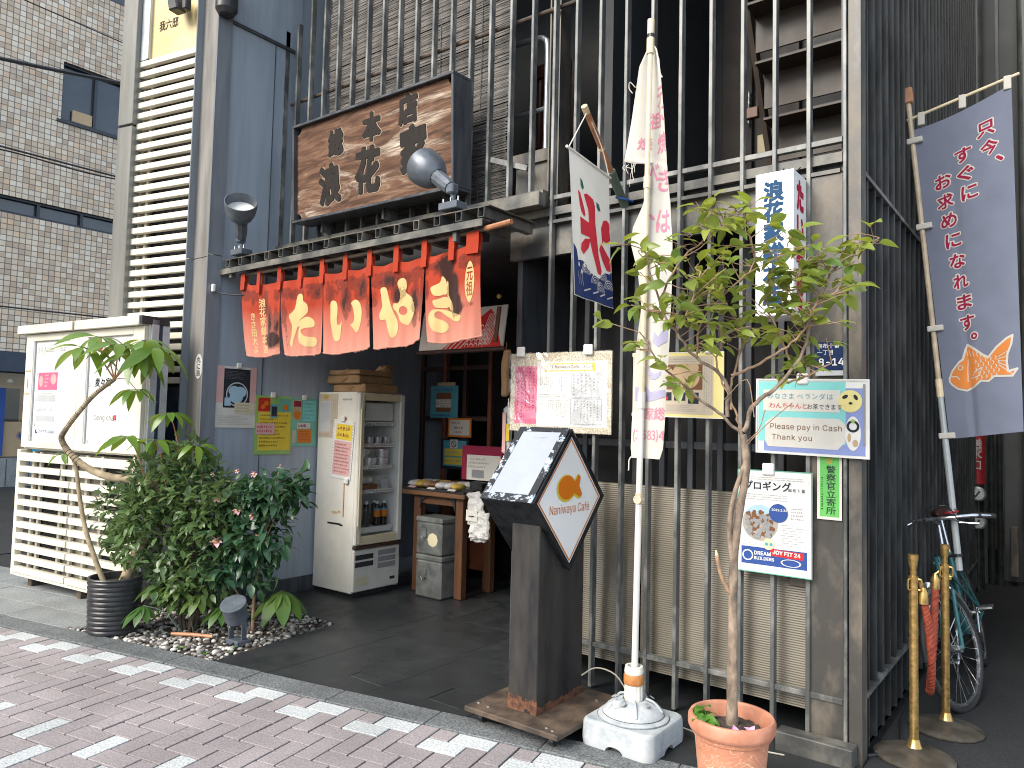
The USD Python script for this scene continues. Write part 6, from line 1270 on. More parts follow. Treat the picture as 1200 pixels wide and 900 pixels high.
BN.part('tie_cord', tube(smooth_path([lean(3.40), (-1.6432, 3.245, 3.3794), (-1.6278, 3.256, 3.2664), (-1.6175, 3.261, 3.2356)]), .004, 5), 'cloth_pale'); BN.part('tie_loop', tube(smooth_path([(-1.7562, 3.245, 3.2151), (-1.7818, 3.235, 3.2459), (-1.787, 3.235, 3.2151), (-1.7664, 3.235, 3.1843)]), .0028, 5), 'cord_pale'); BN.part('corner_thread', tube(smooth_path([(-1.7582, 3.271, 1.3562), (-1.7716, 3.266, 1.3357), (-1.7747, 3.266, 1.2843)]), .003, 4), 'cloth_pale')

# ================================================================== directory cabinet on the left
d65 = math.radians(6.45); CU = np.array([math.cos(d65), math.sin(d65), 0]); CN = np.array([CU[1], -CU[0], 0]); CP = np.array([-7.432, 2.518, 0.0])
def C_(s, z, o=0.0): return CP + CU*s + CN*o + np.array([0, 0, z])
def cbox(s0, s1, o0, o1, z0, z1, c=.003): return frame_box(C_(s0, z0, o1), CU, -CN, (0, 0, 1), s1 - s0, o1 - o0, z1 - z0, c)
DC = T('directory_cabinet', 'cream directory board cabinet over a louvred unit cover', 'cabinet', C_(.9, 0))
W_ = 1.80
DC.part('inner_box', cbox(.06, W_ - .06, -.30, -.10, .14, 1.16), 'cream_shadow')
for a, b in ((.26, .62), (1.22, 1.60)): DC.part('opening', cbox(a, b, -.099, -.094, .16, 1.14, .001), 'dark_void')
for s in (.02, W_ - .05): DC.part('post', cbox(s - .02, s + .03, -.06, .0, .09, 1.178), 'cream_metal')
for s in (.14, .26, .60, .78, .98, 1.2, 1.62): DC.part('inner_post', cbox(s, s + .035, -.085, -.06, .12, 1.16, .002), 'cream_metal')
for k in range(11):
    z = .115 + k*.0965
    j = .86 if k not in (9,) else .72
    zz0, zz1 = z, z + (.051 if k < 10 else .070)
    if k == 10:
        DC.part('louvre', cbox(.035, W_ - .035, -.045, .006, zz0, zz1), 'cream_metal'); continue
    DC.part('louvre', cbox(.035, j, -.045, .006 + .002*(k % 2), zz0, zz1), 'cream_metal')
    DC.part('louvre', cbox(j + .022, W_ - .035, -.045, .006 + .002*((k+1) % 2), zz0, zz1), 'cream_metal')
DC.part('side_cover', cbox(W_ - .02, W_ + .0, -.30, -.062, .1, 1.17), 'pale_alu')
DC.part('bottom_rail', cbox(.03, W_ - .03, -.05, -.005, .085, .112), 'cream_metal')
for s in (.18, .95, 1.6): DC.part('foot', cbox(s, s + .06, -.2, -.06, -.02, .084), 'rusty_iron')
# upper cabinet
DC.part('cabinet_body', cbox(.055, W_ + .005, -.20, -.03, 1.185, 2.20), 'cream_metal')
DC.part('roof', cbox(-.015, .865, -.20, .05, 2.19, 2.262), 'cream_metal'); DC.part('roof', cbox(.90, W_ - .01, -.20, .05, 2.188, 2.262), 'cream_metal'); DC.part('roof_joint', cbox(.866, .899, -.19, .035, 2.19, 2.255, .001), 'black_plastic'); DC.part('roof_end', cbox(W_ - .009, W_ + .02, -.19, .04, 2.20, 2.26, .001), 'black_plastic')
DC.part('side_panel', cbox(W_ + .006, W_ + .014, -.20, -.145, 1.2, 2.23, .002), 'pale_alu'); DC.part('side_panel', cbox(W_ + .006, W_ + .020, -.105, -.045, 1.2, 2.24, .002), 'pale_alu'); DC.part('side_strip', cbox(W_ + .006, W_ + .010, -.14, -.11, 1.2, 2.22, .001), 'navy')
for a, b, nm in ((.06, .90, 1), (.905, W_ - .0, 2)):
    d_ = DC.part('door_frame', cat([cbox(a, a + .12, -.029, .004, 1.20, 2.185), cbox(b - .14, b, -.029, .004, 1.20, 2.185), cbox(a + .121, b - .141, -.029, .004, 1.20, 1.255), cbox(a + .121, b - .141, -.029, .004, 2.125, 2.185)]), 'cream_metal')
    DC.part('display', cbox(a + .12, b - .14, -.029, -.018, 1.256, 2.124, .001), 'white_panel', under=d_); DC.part('glass', flat(B(a + .121, 1.256, b - .141, 2.124), C_(0, 0, -.004), CU, Z), 'pane', under=d_)
    DC.part('inner_trim', cat([cbox(a + .121, a + .131, -.016, -.002, 1.256, 2.124, .001), cbox(b - .151, b - .141, -.016, -.002, 1.256, 2.124, .001)]), 'ink_pale_grey', under=d_)
def cprint(nm, g, mt, l=1): DC.part(nm, flat(g, C_(0, 0, -.0178 + .0008*l), CU, Z), 'ink_' + mt)
T_ = lambda s, h, x, z, cjk=False, bold=0: affinity.translate(text(s, h, cjk=cjk, bold=bold), x, z)
cprint('lettering', T_('EX Azabu Juban', .060, .225, 2.02), 'grey'); cprint('lettering', unary_union([T_('6', .035, .215, 1.82), T_('5', .035, .215, 1.60), T_('4', .035, .215, 1.38)]), 'night'); cprint('tenant_card', B(.25, 1.70, .56, 1.85), 'hot_pink', 2); cprint('card_figure', unary_union([affinity.scale(Point(.30, 1.775).buffer(.03), 1, 1.6), Point(.50, 1.79).buffer(.045)]), 'soft_pink', 3); cprint('card_print', lines(rng, .36, .1 + 1.62, .43, 1.84, 4, .5), 'white', 3)
cprint('tenant_line', lines(rng, .30, 1.66, .53, 1.685, 1, .5), 'grey', 2); cprint('grey_strip', unary_union([B(.25, 1.60, .54, 1.655), B(.25, 1.43, .54, 1.475)]), 'pale_grey', 2); cprint('lettering', T_('Riller-m', .062, .255, 1.50), 'pale_grey', 2); cprint('lettering', unary_union([T_('アイケア', .036, .29, 1.325, True), T_('AZABU', .034, .445, 1.325)]), 'blue', 2); cprint('blue_mark', Point(.262, 1.34).buffer(.018).difference(Point(.268, 1.345).buffer(.01)), 'blue', 2)
cprint('lettering', T_('麦々家', .075, 1.13, 1.72, True, .02), 'night', 2); cprint('lettering', T_('3', .035, 1.045, 1.72), 'night', 2); cprint('lettering', T_('Gong cha', .062, 1.135, 1.445), 'grey', 2); cprint('lettering', T_('貢', .05, 1.405, 1.45, True, .02), 'red', 2); cprint('lettering', T_('1', .04, 1.05, 1.26), 'night', 2); cprint('lettering', T_('茶', .07, 1.15, 2.0, True, .03), 'crimson', 2)
DC.part('hinge', cat([cbox(.075, .16, .004, .008, z, z + .012, .001) for z in (1.86, 1.66)] + [cbox(.115, .125, .004, .010, 1.72, 1.80, .001)]), 'ink_tan')

# ================================================================== brass rope posts
def brass(loc, label):
    x, y = loc; t = T('rope_post', label, 'post', (x, y, 0), 'brass rope posts in the alley')
    t.part('base', lathe([(.168, 0), (.170, .008), (.150, .018), (.10, .026), (.05, .036), (.034, .05), (0, .052)], (x, y, .002), 40), 'brass_base', smooth=40); t.part('base_cone', lathe([(.042, .040), (.03, .055), (.021, .085), (.0, .085)], (x, y, .002), 24), 'brass', smooth=40)
    t.part('tube', lathe([(.0195, .08), (.0195, .80), (.0215, .805), (.0215, .83), (.0, .83)], (x, y, .002), 20), 'brass', smooth=40); t.part('finial', lathe([(.013, .83), (.015, .85), (.013, .862), (.018, .88), (.0215, .90), (.0235, .93), (.0, .93)], (x, y, .002), 20), 'brass', smooth=40)
    for a in (0, 2.1, 4.2): t.part('ring_lug', tube(smooth_path([(x + .02*math.cos(a), y + .02*math.sin(a), .82), (x + .034*math.cos(a), y + .034*math.sin(a), .815), (x + .034*math.cos(a), y + .034*math.sin(a), .775), (x + .021*math.cos(a), y + .021*math.sin(a), .77)]), .0045, 6), 'brass')
    return t
p1 = brass((-.628, 3.935), 'front brass rope post nearer the street'); p2 = brass((-.560, 4.415), 'rear brass rope post beside the bicycle wheel')
RO = T('barrier_rope', 'red braided barrier rope sagging between the two brass posts', 'rope', (-.58, 4.2, .3))
ra, rb = np.array([-.592, 3.965, .735]), np.array([-.600, 4.385, .735])
pr = smooth_path([ra, (-.575, 3.99, .60), (-.570, 4.04, .42), (-.585, 4.12, .285), (-.60, 4.20, .245), (-.605, 4.28, .32), (-.60, 4.34, .50), rb], 8)
RO.part('rope', tube(pr, .0165*(1 + .06*np.sin(np.arange(len(pr))*2.2)), 12), 'velvet_rope', smooth=True)
tw = []
for s in range(4):
    L_ = len(pr); q = []
    for i in np.linspace(0, L_ - 1, 160):
        j = int(min(i, L_ - 2)); p = pr[j] + (pr[j+1] - pr[j])*(i - j); d = pr[j+1] - pr[j]; d /= np.linalg.norm(d); a_ = np.cross(d, [1, .2, 0]); a_ /= np.linalg.norm(a_); b_ = np.cross(d, a_); th = i*1.5 + s*np.pi/2
        q.append(p + .0155*(math.cos(th)*a_ + math.sin(th)*b_))
    tw.append(tube(q, .0036, 4))
RO.part('braid', cat(tw), 'velvet_rope')
for a, d, pst in ((ra, np.array([0.0, 0, 1]), np.array([-.606, 3.945, .80])), (rb, np.array([0, 0, 1.0]), np.array([-.572, 4.395, .80]))):
    RO.part('end_ferrule', tube([a - [0, 0, .03], a + [0, 0, .02], a + [0, 0, .045]], [.023, .021, .010], 12), 'brass', smooth=40); RO.part('hook', tube(smooth_path([a + [0, 0, .045], a*.5 + pst*.5 + [0.006, 0, .03], pst + [0, 0, .012], pst + [.006, .01, -.02]]), .0055, 7), 'brass')

# ================================================================== tall lavender banner in the alley
NB2 = T('banner_stand_pole', 'long pale banner pole strapped to the bicycle frame', 'pole', (-.55, 4.95, 0))
pa, pb = np.array([-.795, 4.90, 3.52]), np.array([-.500, 5.02, .02])
LP = lambda s: pa + (pb - pa)*s
NB2.part('upper_tube', tube([LP(0), LP(.50)], .0145, 10), 'pole_tan', smooth=30); NB2.part('joint', tube([LP(.485), LP(.515)], .019, 10), 'pole_cream', smooth=30); NB2.part('lower_tube', tube([LP(.515), LP(.62), LP(.80)], [.016, .018, .018], 10), 'pole_grey', smooth=30); NB2.part('strap', tube(smooth_path([LP(.775) + [.02, -.01, 0], LP(.775) + [0, -.025, 0], LP(.775) + [-.03, .0, -.01], (-.635, 5.03, .78), (-.63, 5.06, .78), LP(.775) + [.0, .03, 0], LP(.775) + [.02, -.01, 0]]), .008, 6), 'rubber')
NB2.part('tip', frame_box(LP(-.008) - [.03, .02, .06], (1, 0, .1), Y, (-.1, 0, 1), .065, .03, .10, .008), 'bamboo')
arm_a, arm_b = LP(.035), np.array([-.255, 4.84, 3.50])
NB2.part('cross_arm', tube([arm_a - (arm_b - arm_a)*.03, arm_b + (arm_b - arm_a)*.04], .009, 8), 'pole_cream')
LB = T('lavender_banner', 'lavender vertical banner with maroon lettering and orange fish', 'banner', (-.4, 4.9, 1.4))
bu = np.array([arm_b[0] - LP(.05)[0], arm_b[1] - LP(.05)[1], 0]); bw = .500; bh = 2.015
b_tl = LP(.055) + np.array([.012, -.005, -.0])
b_tr = np.array([-.272, 4.845, 3.455]); b_bl = LP(.585) + np.array([.022, -.01, 0]); b_br = np.array([-.240, 4.87, 1.525])
def lbfn(u, v):
    u = np.asarray(u, float)[:, None]; v = np.asarray(v, float)[:, None]; w = 1 - v
    p = (b_tl*(1-u) + b_tr*u)*v + (b_bl*(1-u) + b_br*u)*w
    yy = (.012*np.sin(5*u + 2.2*w) + .005*np.sin(9*u*(1 - .3*w) + 6*w))*.7 + .018*np.exp(-((u - .36)/.05)**2)*w
    zz = -.02*np.sin(np.pi*u)*np.exp(-w*14)
    return p + np.concatenate([0*u, yy, zz], 1)
m, _ = drape(B(0, 0, 1, 1), lbfn, 0, .03); LB.part('cloth', m, 'cloth_lavender', smooth=True)
ar = bh/bw
def lb(nm, g, mt, off):
    if g.is_empty: return
    m, _ = drape(g, lbfn, off, .03); nn = np.mean(np.cross(m.vertices[m.faces[:, 1]] - m.vertices[m.faces[:, 0]], m.vertices[m.faces[:, 2]] - m.vertices[m.faces[:, 0]])[:, 1])
    if nn > 0: m, _ = drape(g, lbfn, -off, .03)
    LB.part(nm, m, mt, smooth=True)
def lch(s, cx, cyv, w=.185): return fit(text(s, 1, bold=.022), cx - w/2, cyv - w/ar/2*1.02, cx + w/2, cyv + w/ar/2*1.02)
chars = [('只', .735, .905), ('今', .76, .845), ('、', .86, .80), ('す', .49, .855), ('ぐ', .50, .795), ('に', .53, .735), ('お', .255, .80), ('求', .26, .735), ('め', .28, .672), ('に', .31, .607), ('な', .335, .540), ('れ', .355, .475), ('ま', .375, .410), ('す', .39, .345), ('。', .46, .30)]
G = unary_union([lch(s, x, y, .075 if s in '、。' else .178) for s, x, y in chars])
outl = affinity.scale(G, 1, ar, origin=(0, 0)).buffer(.014).simplify(.003); lb('letter_outline', affinity.scale(outl, 1, 1/ar, origin=(0, 0)), 'cloth_white', .0018); lb('lettering', G, 'print_maroon', .0034)
fo = np.array([(165, 625), (185, 590), (225, 555), (245, 545), (262, 500), (275, 480), (300, 500), (345, 540), (375, 560), (420, 520), (470, 490), (498, 482), (490, 520), (470, 560), (465, 600), (470, 640), (515, 635), (490, 662), (400, 650), (370, 668), (330, 660), (290, 685), (250, 695), (205, 680), (175, 655), (165, 640)], float)
fo = np.column_stack([(fo[:, 0] - 125)/(520 - 115)*1.0*.99, .035 + (862 - fo[:, 1])/(862 - 480)*.243])
fg = Polygon(fo).buffer(0); fs = affinity.scale(fg, 1, ar, origin=(0, 0))
lb('fish_outline', affinity.scale(fs.buffer(.014), 1, 1/ar, origin=(0, 0)).intersection(B(.003, .003, .997, .997)), 'cloth_white', .0018)
inn = fs.buffer(-.012); cx0, cy0 = inn.centroid.x, inn.centroid.y
cut = [Point(.44 + .062*i + .031*(j % 2), cy0 - .12 + .05*j).buffer(.027).difference(Point(.425 + .062*i + .031*(j % 2), cy0 - .12 + .05*j).buffer(.027)) for i in range(5) for j in range(5)]
cut += [LineString([(.74, cy0 + .01 + .025*i), (.93, cy0 - .09 + .085*i)]).buffer(.006) for i in range(-1, 4)] + [LineString([(.36 + .04*i, cy0 + .17 - .012*i), (.34 + .045*i, cy0 + .25 - .02*i)]).buffer(.005) for i in range(6)]
cut += [Point(.255, cy0 + .04).buffer(.035).difference(Point(.255, cy0 + .04).buffer(.022)), LineString([(.13, cy0 - .05), (.20, cy0 - .06), (.23, cy0 - .10)]).buffer(.008), LineString([(.36, cy0 + .12), (.34, cy0 + .0), (.33, cy0 - .14)]).buffer(.007), Polygon([(.38, cy0 - .12), (.44, cy0 - .03), (.54, cy0 - .0), (.49, cy0 - .1)]).difference(Polygon([(.39, cy0 - .11), (.445, cy0 - .04), (.525, cy0 - .015), (.48, cy0 - .09)])).buffer(.002)]
lb('fish_print', affinity.scale(inn.difference(unary_union(cut)), 1, 1/ar, origin=(0, 0)), 'print_orange', .0034)
for s in (.04, .5, .97):
    a = arm_a + (arm_b - arm_a)*(.08 + .88*s); LB.part('hanging_tab', frame_box(a + [-.018, -.012, -.065], X, Y, Z, .036, .022, .078, .003), 'cloth_white')
for s in (.075, .225, .40, .58):
    a = LP(s); LB.part('side_tab', frame_box(a + [-.028, -.022, -.018], (.99, 0, .08), Y, (-.08, 0, .99), .085, .03, .034, .004), 'cloth_white')
# ================================================================== bicycle
BK = T('bicycle', 'teal bicycle leaning in the alley behind the brass posts', 'bicycle', (-.5, 5.3, 0))
bf = np.array([.0275, -1, 0]); bf /= np.linalg.norm(bf); bup = np.array([-.235, 0, .972]); bup /= np.linalg.norm(bup); bs = np.cross(bf, bup)
B0 = np.array([-.48, 4.81, .0])
def bp_(f, u, s=0.0): return B0 + bf*f + bup*u + bs*s
def steer(f, u, s): # front assembly turned a little
    a = .30; c0f = -.07
    return bp_(c0f + (f - c0f)*math.cos(a) - s*math.sin(a), u, (f - c0f)*math.sin(a) + s*math.cos(a))
def wheel(nm, fn, axle):
    R = .325; th = np.linspace(0, 2*np.pi, 41)
    w = BK.part(nm, cat([tube([fn(axle[0] + (R - .012)*math.cos(q), axle[1] + (R - .012)*math.sin(q), 0) for q in th], .016, 8, cap=False)]), 'rubber', smooth=True)
    BK.part('rim', tube([fn(axle[0] + (R - .036)*math.cos(q), axle[1] + (R - .036)*math.sin(q), 0) for q in th], .009, 6, cap=False), 'chrome', under=w)
    sp = []
    for i in range(28):
        q = 2*np.pi*i/28; sp.append(tube([fn(axle[0] + .02*math.cos(q + .6*(-1)**i), axle[1] + .02*math.sin(q + .6*(-1)**i), .025*(-1)**(i//2)), fn(axle[0] + (R - .04)*math.cos(q), axle[1] + (R - .04)*math.sin(q), 0)], .0012, 3))
    BK.part('spokes', cat(sp), 'chrome', under=w); BK.part('hub', tube([fn(axle[0], axle[1], -.05), fn(axle[0], axle[1], .05)], .02, 10), 'chrome', under=w)
    # sidewall bands
    BK.part('tyre_sidewall', tube([fn(axle[0] + (R - .024)*math.cos(q), axle[1] + (R - .024)*math.sin(q), .012) for q in th], .005, 4, cap=False), 'tyre_wall', under=w)
nf = lambda f, u, s: bp_(f, u, s)
wheel('front_wheel', steer, (0, .325)); wheel('rear_wheel', nf, (-1.03, .325))
tb = lambda nm, pts, r, m, fn=nf, n=10, **k: BK.part(nm, tube([fn(*(p if len(p) == 3 else (p[0], p[1], 0))) for p in pts], r, n), m, smooth=30, **k)
tb('down_tube', [(-.155, .66), (-.61, .29)], .017, 'teal_frame'); tb('seat_tube', [(-.61, .28), (-.76, .76)], .0155, 'teal_frame'); tb('head_tube', [(-.145, .62), (-.195, .80)], .019, 'teal_frame')
for s in (-.028, .028): tb('top_stay', [(-.185, .77, s*.6), (-.70, .53, s), (-1.03, .325, s*2.2)], .0095, 'teal_frame'); tb('chain_stay', [(-.61, .28, s), (-1.03, .325, s*2.2)], .009, 'teal_frame'); tb('seat_stay', [(-.75, .70, s*.5), (-1.03, .325, s*2.2)], .008, 'teal_frame'); tb('fork_blade', [(-.125, .62, s*1.1), (-.07, .52, s*1.5), (-.01, .325, s*1.8)], .0105, 'teal_frame', steer)
tb('seat_post', [(-.76, .75), (-.80, .98)], .0125, 'chrome')
sd = sphere((0, 0, 0), 1.0, 3, (.135, .075, .032)); sd.vertices[:, 1] *= np.interp(sd.vertices[:, 0], [-.135, .0, .135], [1.0, .7, .28]); v = sd.vertices
BK.part('saddle', trimesh.Trimesh(np.array([bp_(-.80 + a, 1.01 + c, b) for a, b, c in v]), sd.faces, process=False), 'leather', smooth=True)
tb('stem', [(-.20, .80), (-.235, .98), (-.17, 1.02)], .0125, 'chrome', steer)
hb = BK.part('handlebar', tube([steer(f, u, s) for f, u, s in smooth_path([(-.30, .995, -.26), (-.24, 1.01, -.22), (-.17, 1.02, -.10), (-.16, 1.02, 0), (-.17, 1.02, .10), (-.24, 1.01, .22), (-.30, .995, .26)], 4)], .0115, 10), 'chrome', smooth=30)
for s in (-1, 1): tb('grip', [(-.33, .988, s*.272), (-.24, 1.01, s*.22)], .016, 'rubber', steer, under=hb); tb('brake_lever', [(-.17, 1.01, s*.12), (-.12, .99, s*.17), (-.16, .97, s*.25)], .006, 'chrome', steer, 6, under=hb)
BK.part('brake_cable', tube(smooth_path([steer(-.13, 1.0, -.16), steer(-.0, 1.10, -.17), steer(-.02, 1.06, -.03), steer(-.12, .78, 0)]), .0028, 5), 'cable_black')
BK.part('bell', lathe([(.02, 0), (.033, .006), (.034, .014), (.022, .026), (0, .03)], steer(-.17, 1.04, -.12), 18, bup), 'chrome', smooth=40); BK.part('bell_ring', lathe([(.034, 0), (.037, .006), (.034, .012), (.031, .006), (.034, 0)], steer(-.17, 1.043, -.12), 18, bup), 'red_label')
BK.part('front_lamp', lathe([(0, -.03), (.026, -.02), (.032, .03), (0, .036)], steer(-.02, .66, .05), 16, bf), 'chrome', smooth=40); BK.part('reflector', frame_box(steer(-.05, .69, -.075), bs, bf, bup, .055, .012, .032, .004), 'ink_gold')
BK.part('brake_caliper', tube(smooth_path([steer(-.06, .64, -.05), steer(-.05, .69, 0), steer(-.06, .64, .05)]), .007, 6), 'chrome'); BK.part('lock_ring', tube(smooth_path([steer(-.03, .62, -.05), steer(.03, .60, 0), steer(-.03, .58, .05), steer(-.09, .60, 0), steer(-.03, .62, -.05)]), .006, 6), 'rubber')
BK.part('front_mudguard', tube([steer(.338*math.cos(q), .325 + .338*math.sin(q), 0) for q in np.linspace(1.1, 2.8, 14)], .012, 6), 'chrome', smooth=True); BK.part('mudguard_stay', tube([steer(.01, .33, .05), steer(-.26, .50, .02)], .003, 4), 'chrome')
cr = BK.part('chainring', lathe([(.02, .0), (.085, .0), (.088, .004), (.085, .008), (.02, .008)], bp_(-.61, .28, .05), 28, bs), 'chrome')
tb('crank', [(-.61, .28, .065), (-.50, .15, .075)], .009, 'chrome', under=cr); tb('crank', [(-.61, .28, -.06), (-.72, .41, -.07)], .009, 'chrome', under=cr)
BK.part('pedal', frame_box(bp_(-.54, .135, .08), bf, bs, bup, .08, .085, .02, .005), 'chrome', under=cr); BK.part('pedal', frame_box(bp_(-.76, .40, -.16), bf, bs, bup, .08, .085, .02, .005), 'chrome', under=cr)
BK.part('chain', cat([tube([bp_(-.61, .365, .054), bp_(-1.03, .36, .054)], .004, 4), tube([bp_(-.61, .195, .054), bp_(-1.03, .29, .054)], .004, 4)]), 'rubber'); BK.part('kickstand', tube([bp_(-.98, .30, .05), bp_(-.90, .015, .15)], .007, 6), 'chrome')

# ================================================================== leaves
rng = np.random.default_rng(77)
def leaf_shape(L, W, n=5, droop=.25, fold=.22, tipp=1.35, wave=0):
    """blade along +x, folded on its midrib, drooping; 4(n-1) triangles"""
    s = np.linspace(0, 1, n); w = W/2*np.sin(np.pi*s**(1/tipp))**.85; w[0] = W*.03; w[-1] = 0
    mid = np.column_stack([L*s*(1 - .12*droop*s), 0*s, -droop*L*s**2])
    v, f = [], []
    for i in range(n):
        up = fold*w[i] + wave*math.sin(i*2.1)*W*.1
        v += [mid[i] + [0, w[i], up], mid[i], mid[i] + [0, -w[i], up]]
    for i in range(n - 1):
        a, b = 3*i, 3*i + 3; f += [(a, a+1, b+1), (a, b+1, b), (a+1, a+2, b+2), (a+1, b+2, b+1)]
    return np.array(v), np.array(f)
def orient(d, roll=0.0, upv=(0, 0, 1)):
    d = np.array(d, float); d /= np.linalg.norm(d); y = np.cross(upv, d); y = y/np.linalg.norm(y) if np.linalg.norm(y) > 1e-4 else np.array([0, 1.0, 0]); z = np.cross(d, y)
    c, s = math.cos(roll), math.sin(roll); y2 = c*y + s*z; z2 = -s*y + c*z
    return np.column_stack([d, y2, z2])
def leaf_at(p, d, L, W, roll=0, **k):
    v, f = leaf_shape(L, W, **k); return trimesh.Trimesh(v @ orient(d, roll).T + np.array(p), f, process=False)

# ------------------------------------------------------------------ small ficus tree in the terracotta pot
pc = np.array([-1.123, 2.952, 0.0])
TP = T('terracotta_pot', 'round terracotta flower pot with white bloom marks holding the small tree', 'pot', pc)
TP.part('pot_body', lathe([(.0, .004), (.112, .004), (.118, .012), (.146, .300), (.152, .302), (.150, .28)], pc, 56), 'terracotta', smooth=40)
TP.part('rim', lathe([(.147, .292), (.163, .300), (.170, .315), (.170, .345), (.163, .357), (.152, .357), (.146, .345), (.142, .27), (.0, .27)], pc, 56), 'terracotta_rim', smooth=40)
so_ = trimesh.creation.icosphere(4, 1.0); so_.vertices = so_.vertices*np.array([.141, .141, .035]) + pc + [0, 0, .285]; so_.vertices += (meshkit.fbm(so_.vertices*45, 3)[:, None] - .5)*np.array([.01, .01, .03])
single('potting_soil', so_, 'soil', 'dark potting soil filling the terracotta pot', 'soil', kind='stuff', smooth=True)
FT = T('ficus_tree', 'small branching tree with glossy yellow green leaves in terracotta pot', 'tree', pc + [0, 0, .28])
BR = {'T': [[-1.12, 2.95, .27], [-1.12, 2.95, .37], [-1.12, 2.95, .62], [-1.118, 2.952, .96], [-1.10, 2.96, 1.16], [-1.083, 2.98, 1.30], [-1.08, 2.98, 1.39], [-1.09, 2.97, 1.48]],
 'T2': [[-1.115, 2.95, .92], [-1.132, 2.94, 1.09], [-1.12, 2.95, 1.22], [-1.10, 2.97, 1.31], [-1.082, 2.98, 1.37]],
 'A': [[-1.09, 2.97, 1.47], [-1.17, 2.91, 1.57], [-1.26, 2.84, 1.65], [-1.36, 2.77, 1.76], [-1.43, 2.71, 1.89]],
 'B': [[-1.14, 2.93, 1.55], [-1.15, 2.92, 1.70], [-1.24, 2.84, 1.79], [-1.30, 2.78, 1.89], [-1.36, 2.74, 2.02], [-1.40, 2.72, 2.18], [-1.41, 2.70, 2.23]],
 'C': [[-1.13, 2.94, 1.58], [-1.14, 2.96, 1.69], [-1.12, 2.99, 1.77], [-1.12, 3.02, 1.91], [-1.18, 3.0, 2.03], [-1.20, 2.98, 2.14]],
 'D': [[-1.09, 2.97, 1.49], [-1.05, 3.01, 1.61], [-.97, 3.06, 1.69], [-.89, 3.11, 1.83], [-.86, 3.12, 1.98], [-.78, 3.18, 2.18], [-.70, 3.24, 2.24], [-.64, 3.28, 2.30]],
 'E': [[-1.13, 2.94, 1.72], [-1.05, 2.99, 1.76], [-.94, 3.05, 1.84], [-.88, 3.08, 1.91], [-.84, 3.10, 2.01], [-.77, 3.14, 2.07]],
 'F': [[-.94, 3.09, 1.79], [-.99, 3.08, 1.91], [-1.03, 3.07, 2.04], [-1.00, 3.08, 2.19], [-.94, 3.12, 2.31]],
 'G': [[-1.24, 2.84, 1.79], [-1.21, 2.82, 1.93], [-1.10, 2.88, 2.08], [-1.03, 2.92, 2.18], [-1.07, 2.92, 2.34]],
 'H': [[-1.36, 2.74, 2.02], [-1.29, 2.82, 2.21], [-1.18, 2.90, 2.32], [-1.13, 2.95, 2.41]],
 'I': [[-1.09, 2.97, 1.47], [-1.12, 2.95, 1.58], [-1.15, 2.93, 1.67], [-1.18, 2.90, 1.77], [-1.16, 2.90, 1.90], [-1.29, 2.79, 1.96], [-1.39, 2.70, 1.98]],
 'J': [[-.97, 3.06, 1.69], [-.90, 3.14, 1.72], [-.80, 3.18, 1.78]], 'K': [[-.86, 3.12, 1.98], [-.92, 3.1, 2.1], [-.88, 3.14, 2.22]], 'M': [[-1.30, 2.78, 1.89], [-1.22, 2.74, 2.0], [-1.18, 2.74, 2.12]]}
rad = {'T': [.026, .023, .019, .0175, .016, .0155, .016, .014], 'T2': [.012, .011, .010, .0095, .009]}
FT.part('trunk', tube(smooth_path(BR['T'], 5), np.interp(np.linspace(0, 7, 36), range(8), rad['T'])*(1 + .06*np.sin(np.arange(36)*1.9)), 12), 'bark', smooth=True)
FT.part('trunk', tube(smooth_path(BR['T2'], 5), np.interp(np.linspace(0, 4, 21), range(5), rad['T2']), 10), 'bark', smooth=True)
ends = []
for k, p in BR.items():
    if k in ('T', 'T2'): continue
    q = smooth_path(p, 5); q[1:-1] += rng.normal(0, .003, (len(q) - 2, 3)); r0 = {'A': .0075, 'B': .0085, 'C': .006, 'D': .0105, 'E': .0065}.get(k, .005)
    FT.part('branch', tube(q, np.linspace(r0, .0028, len(q)), 8), 'bark_young' if r0 < .007 else 'bark', smooth=True); ends.append((k, q))
FT.part('cut_stub', tube(smooth_path([(-1.12, 2.95, .82), (-1.155, 2.92, .90), (-1.172, 2.905, .99)]), [.009]*4 + [.008]*5, 8), 'bark_young')
FT.part('cut_tip', tube([(-1.171, 2.906, .985), (-1.174, 2.904, 1.01)], [.0085, .003], 8), 'bamboo_pale')
dview = np.array([math.sin(yaw), math.cos(yaw), 0])
def spread(k, q):
    n = {'D': 22, 'B': 17, 'H': 19, 'G': 19, 'F': 18, 'C': 15, 'E': 18, 'A': 9, 'I': 14, 'K': 14, 'J': 8, 'M': 14}[k]
    lo = {'D': .45, 'B': .40, 'A': .45, 'E': .45, 'C': .5, 'I': .55}.get(k, .35)
    return [q[int(i)] for i in np.linspace(lo*(len(q) - 1), len(q) - 1, n)]
tw, leaves = [], []
for k, q in ends:
    for p in spread(k, q):
        d = rng.normal(0, 1, 3); d[2] = abs(d[2])*.5 + .05; d /= np.linalg.norm(d); L = rng.uniform(.05, .17); e = p + d*L
        tw.append(tube(smooth_path([p, p + d*L*.5 + rng.normal(0, .006, 3), e], 2), [.0024, .0022, .002, .0018, .0015], 5))
        for j in range(int(rng.integers(2, 5))):
            a = rng.uniform(0, 6.28); dl = np.array([math.cos(a), math.sin(a), rng.uniform(-.75, .35)])*.9 + d*.5; dl /= np.linalg.norm(dl)
            st = e - d*L*rng.uniform(0, .45); pe = st + dl*.018
            tw.append(tube([st, pe], .0011, 4)); S = rng.uniform(.056, .096)
            leaves.append((pe, dl, S, S*rng.uniform(.44, .56)))
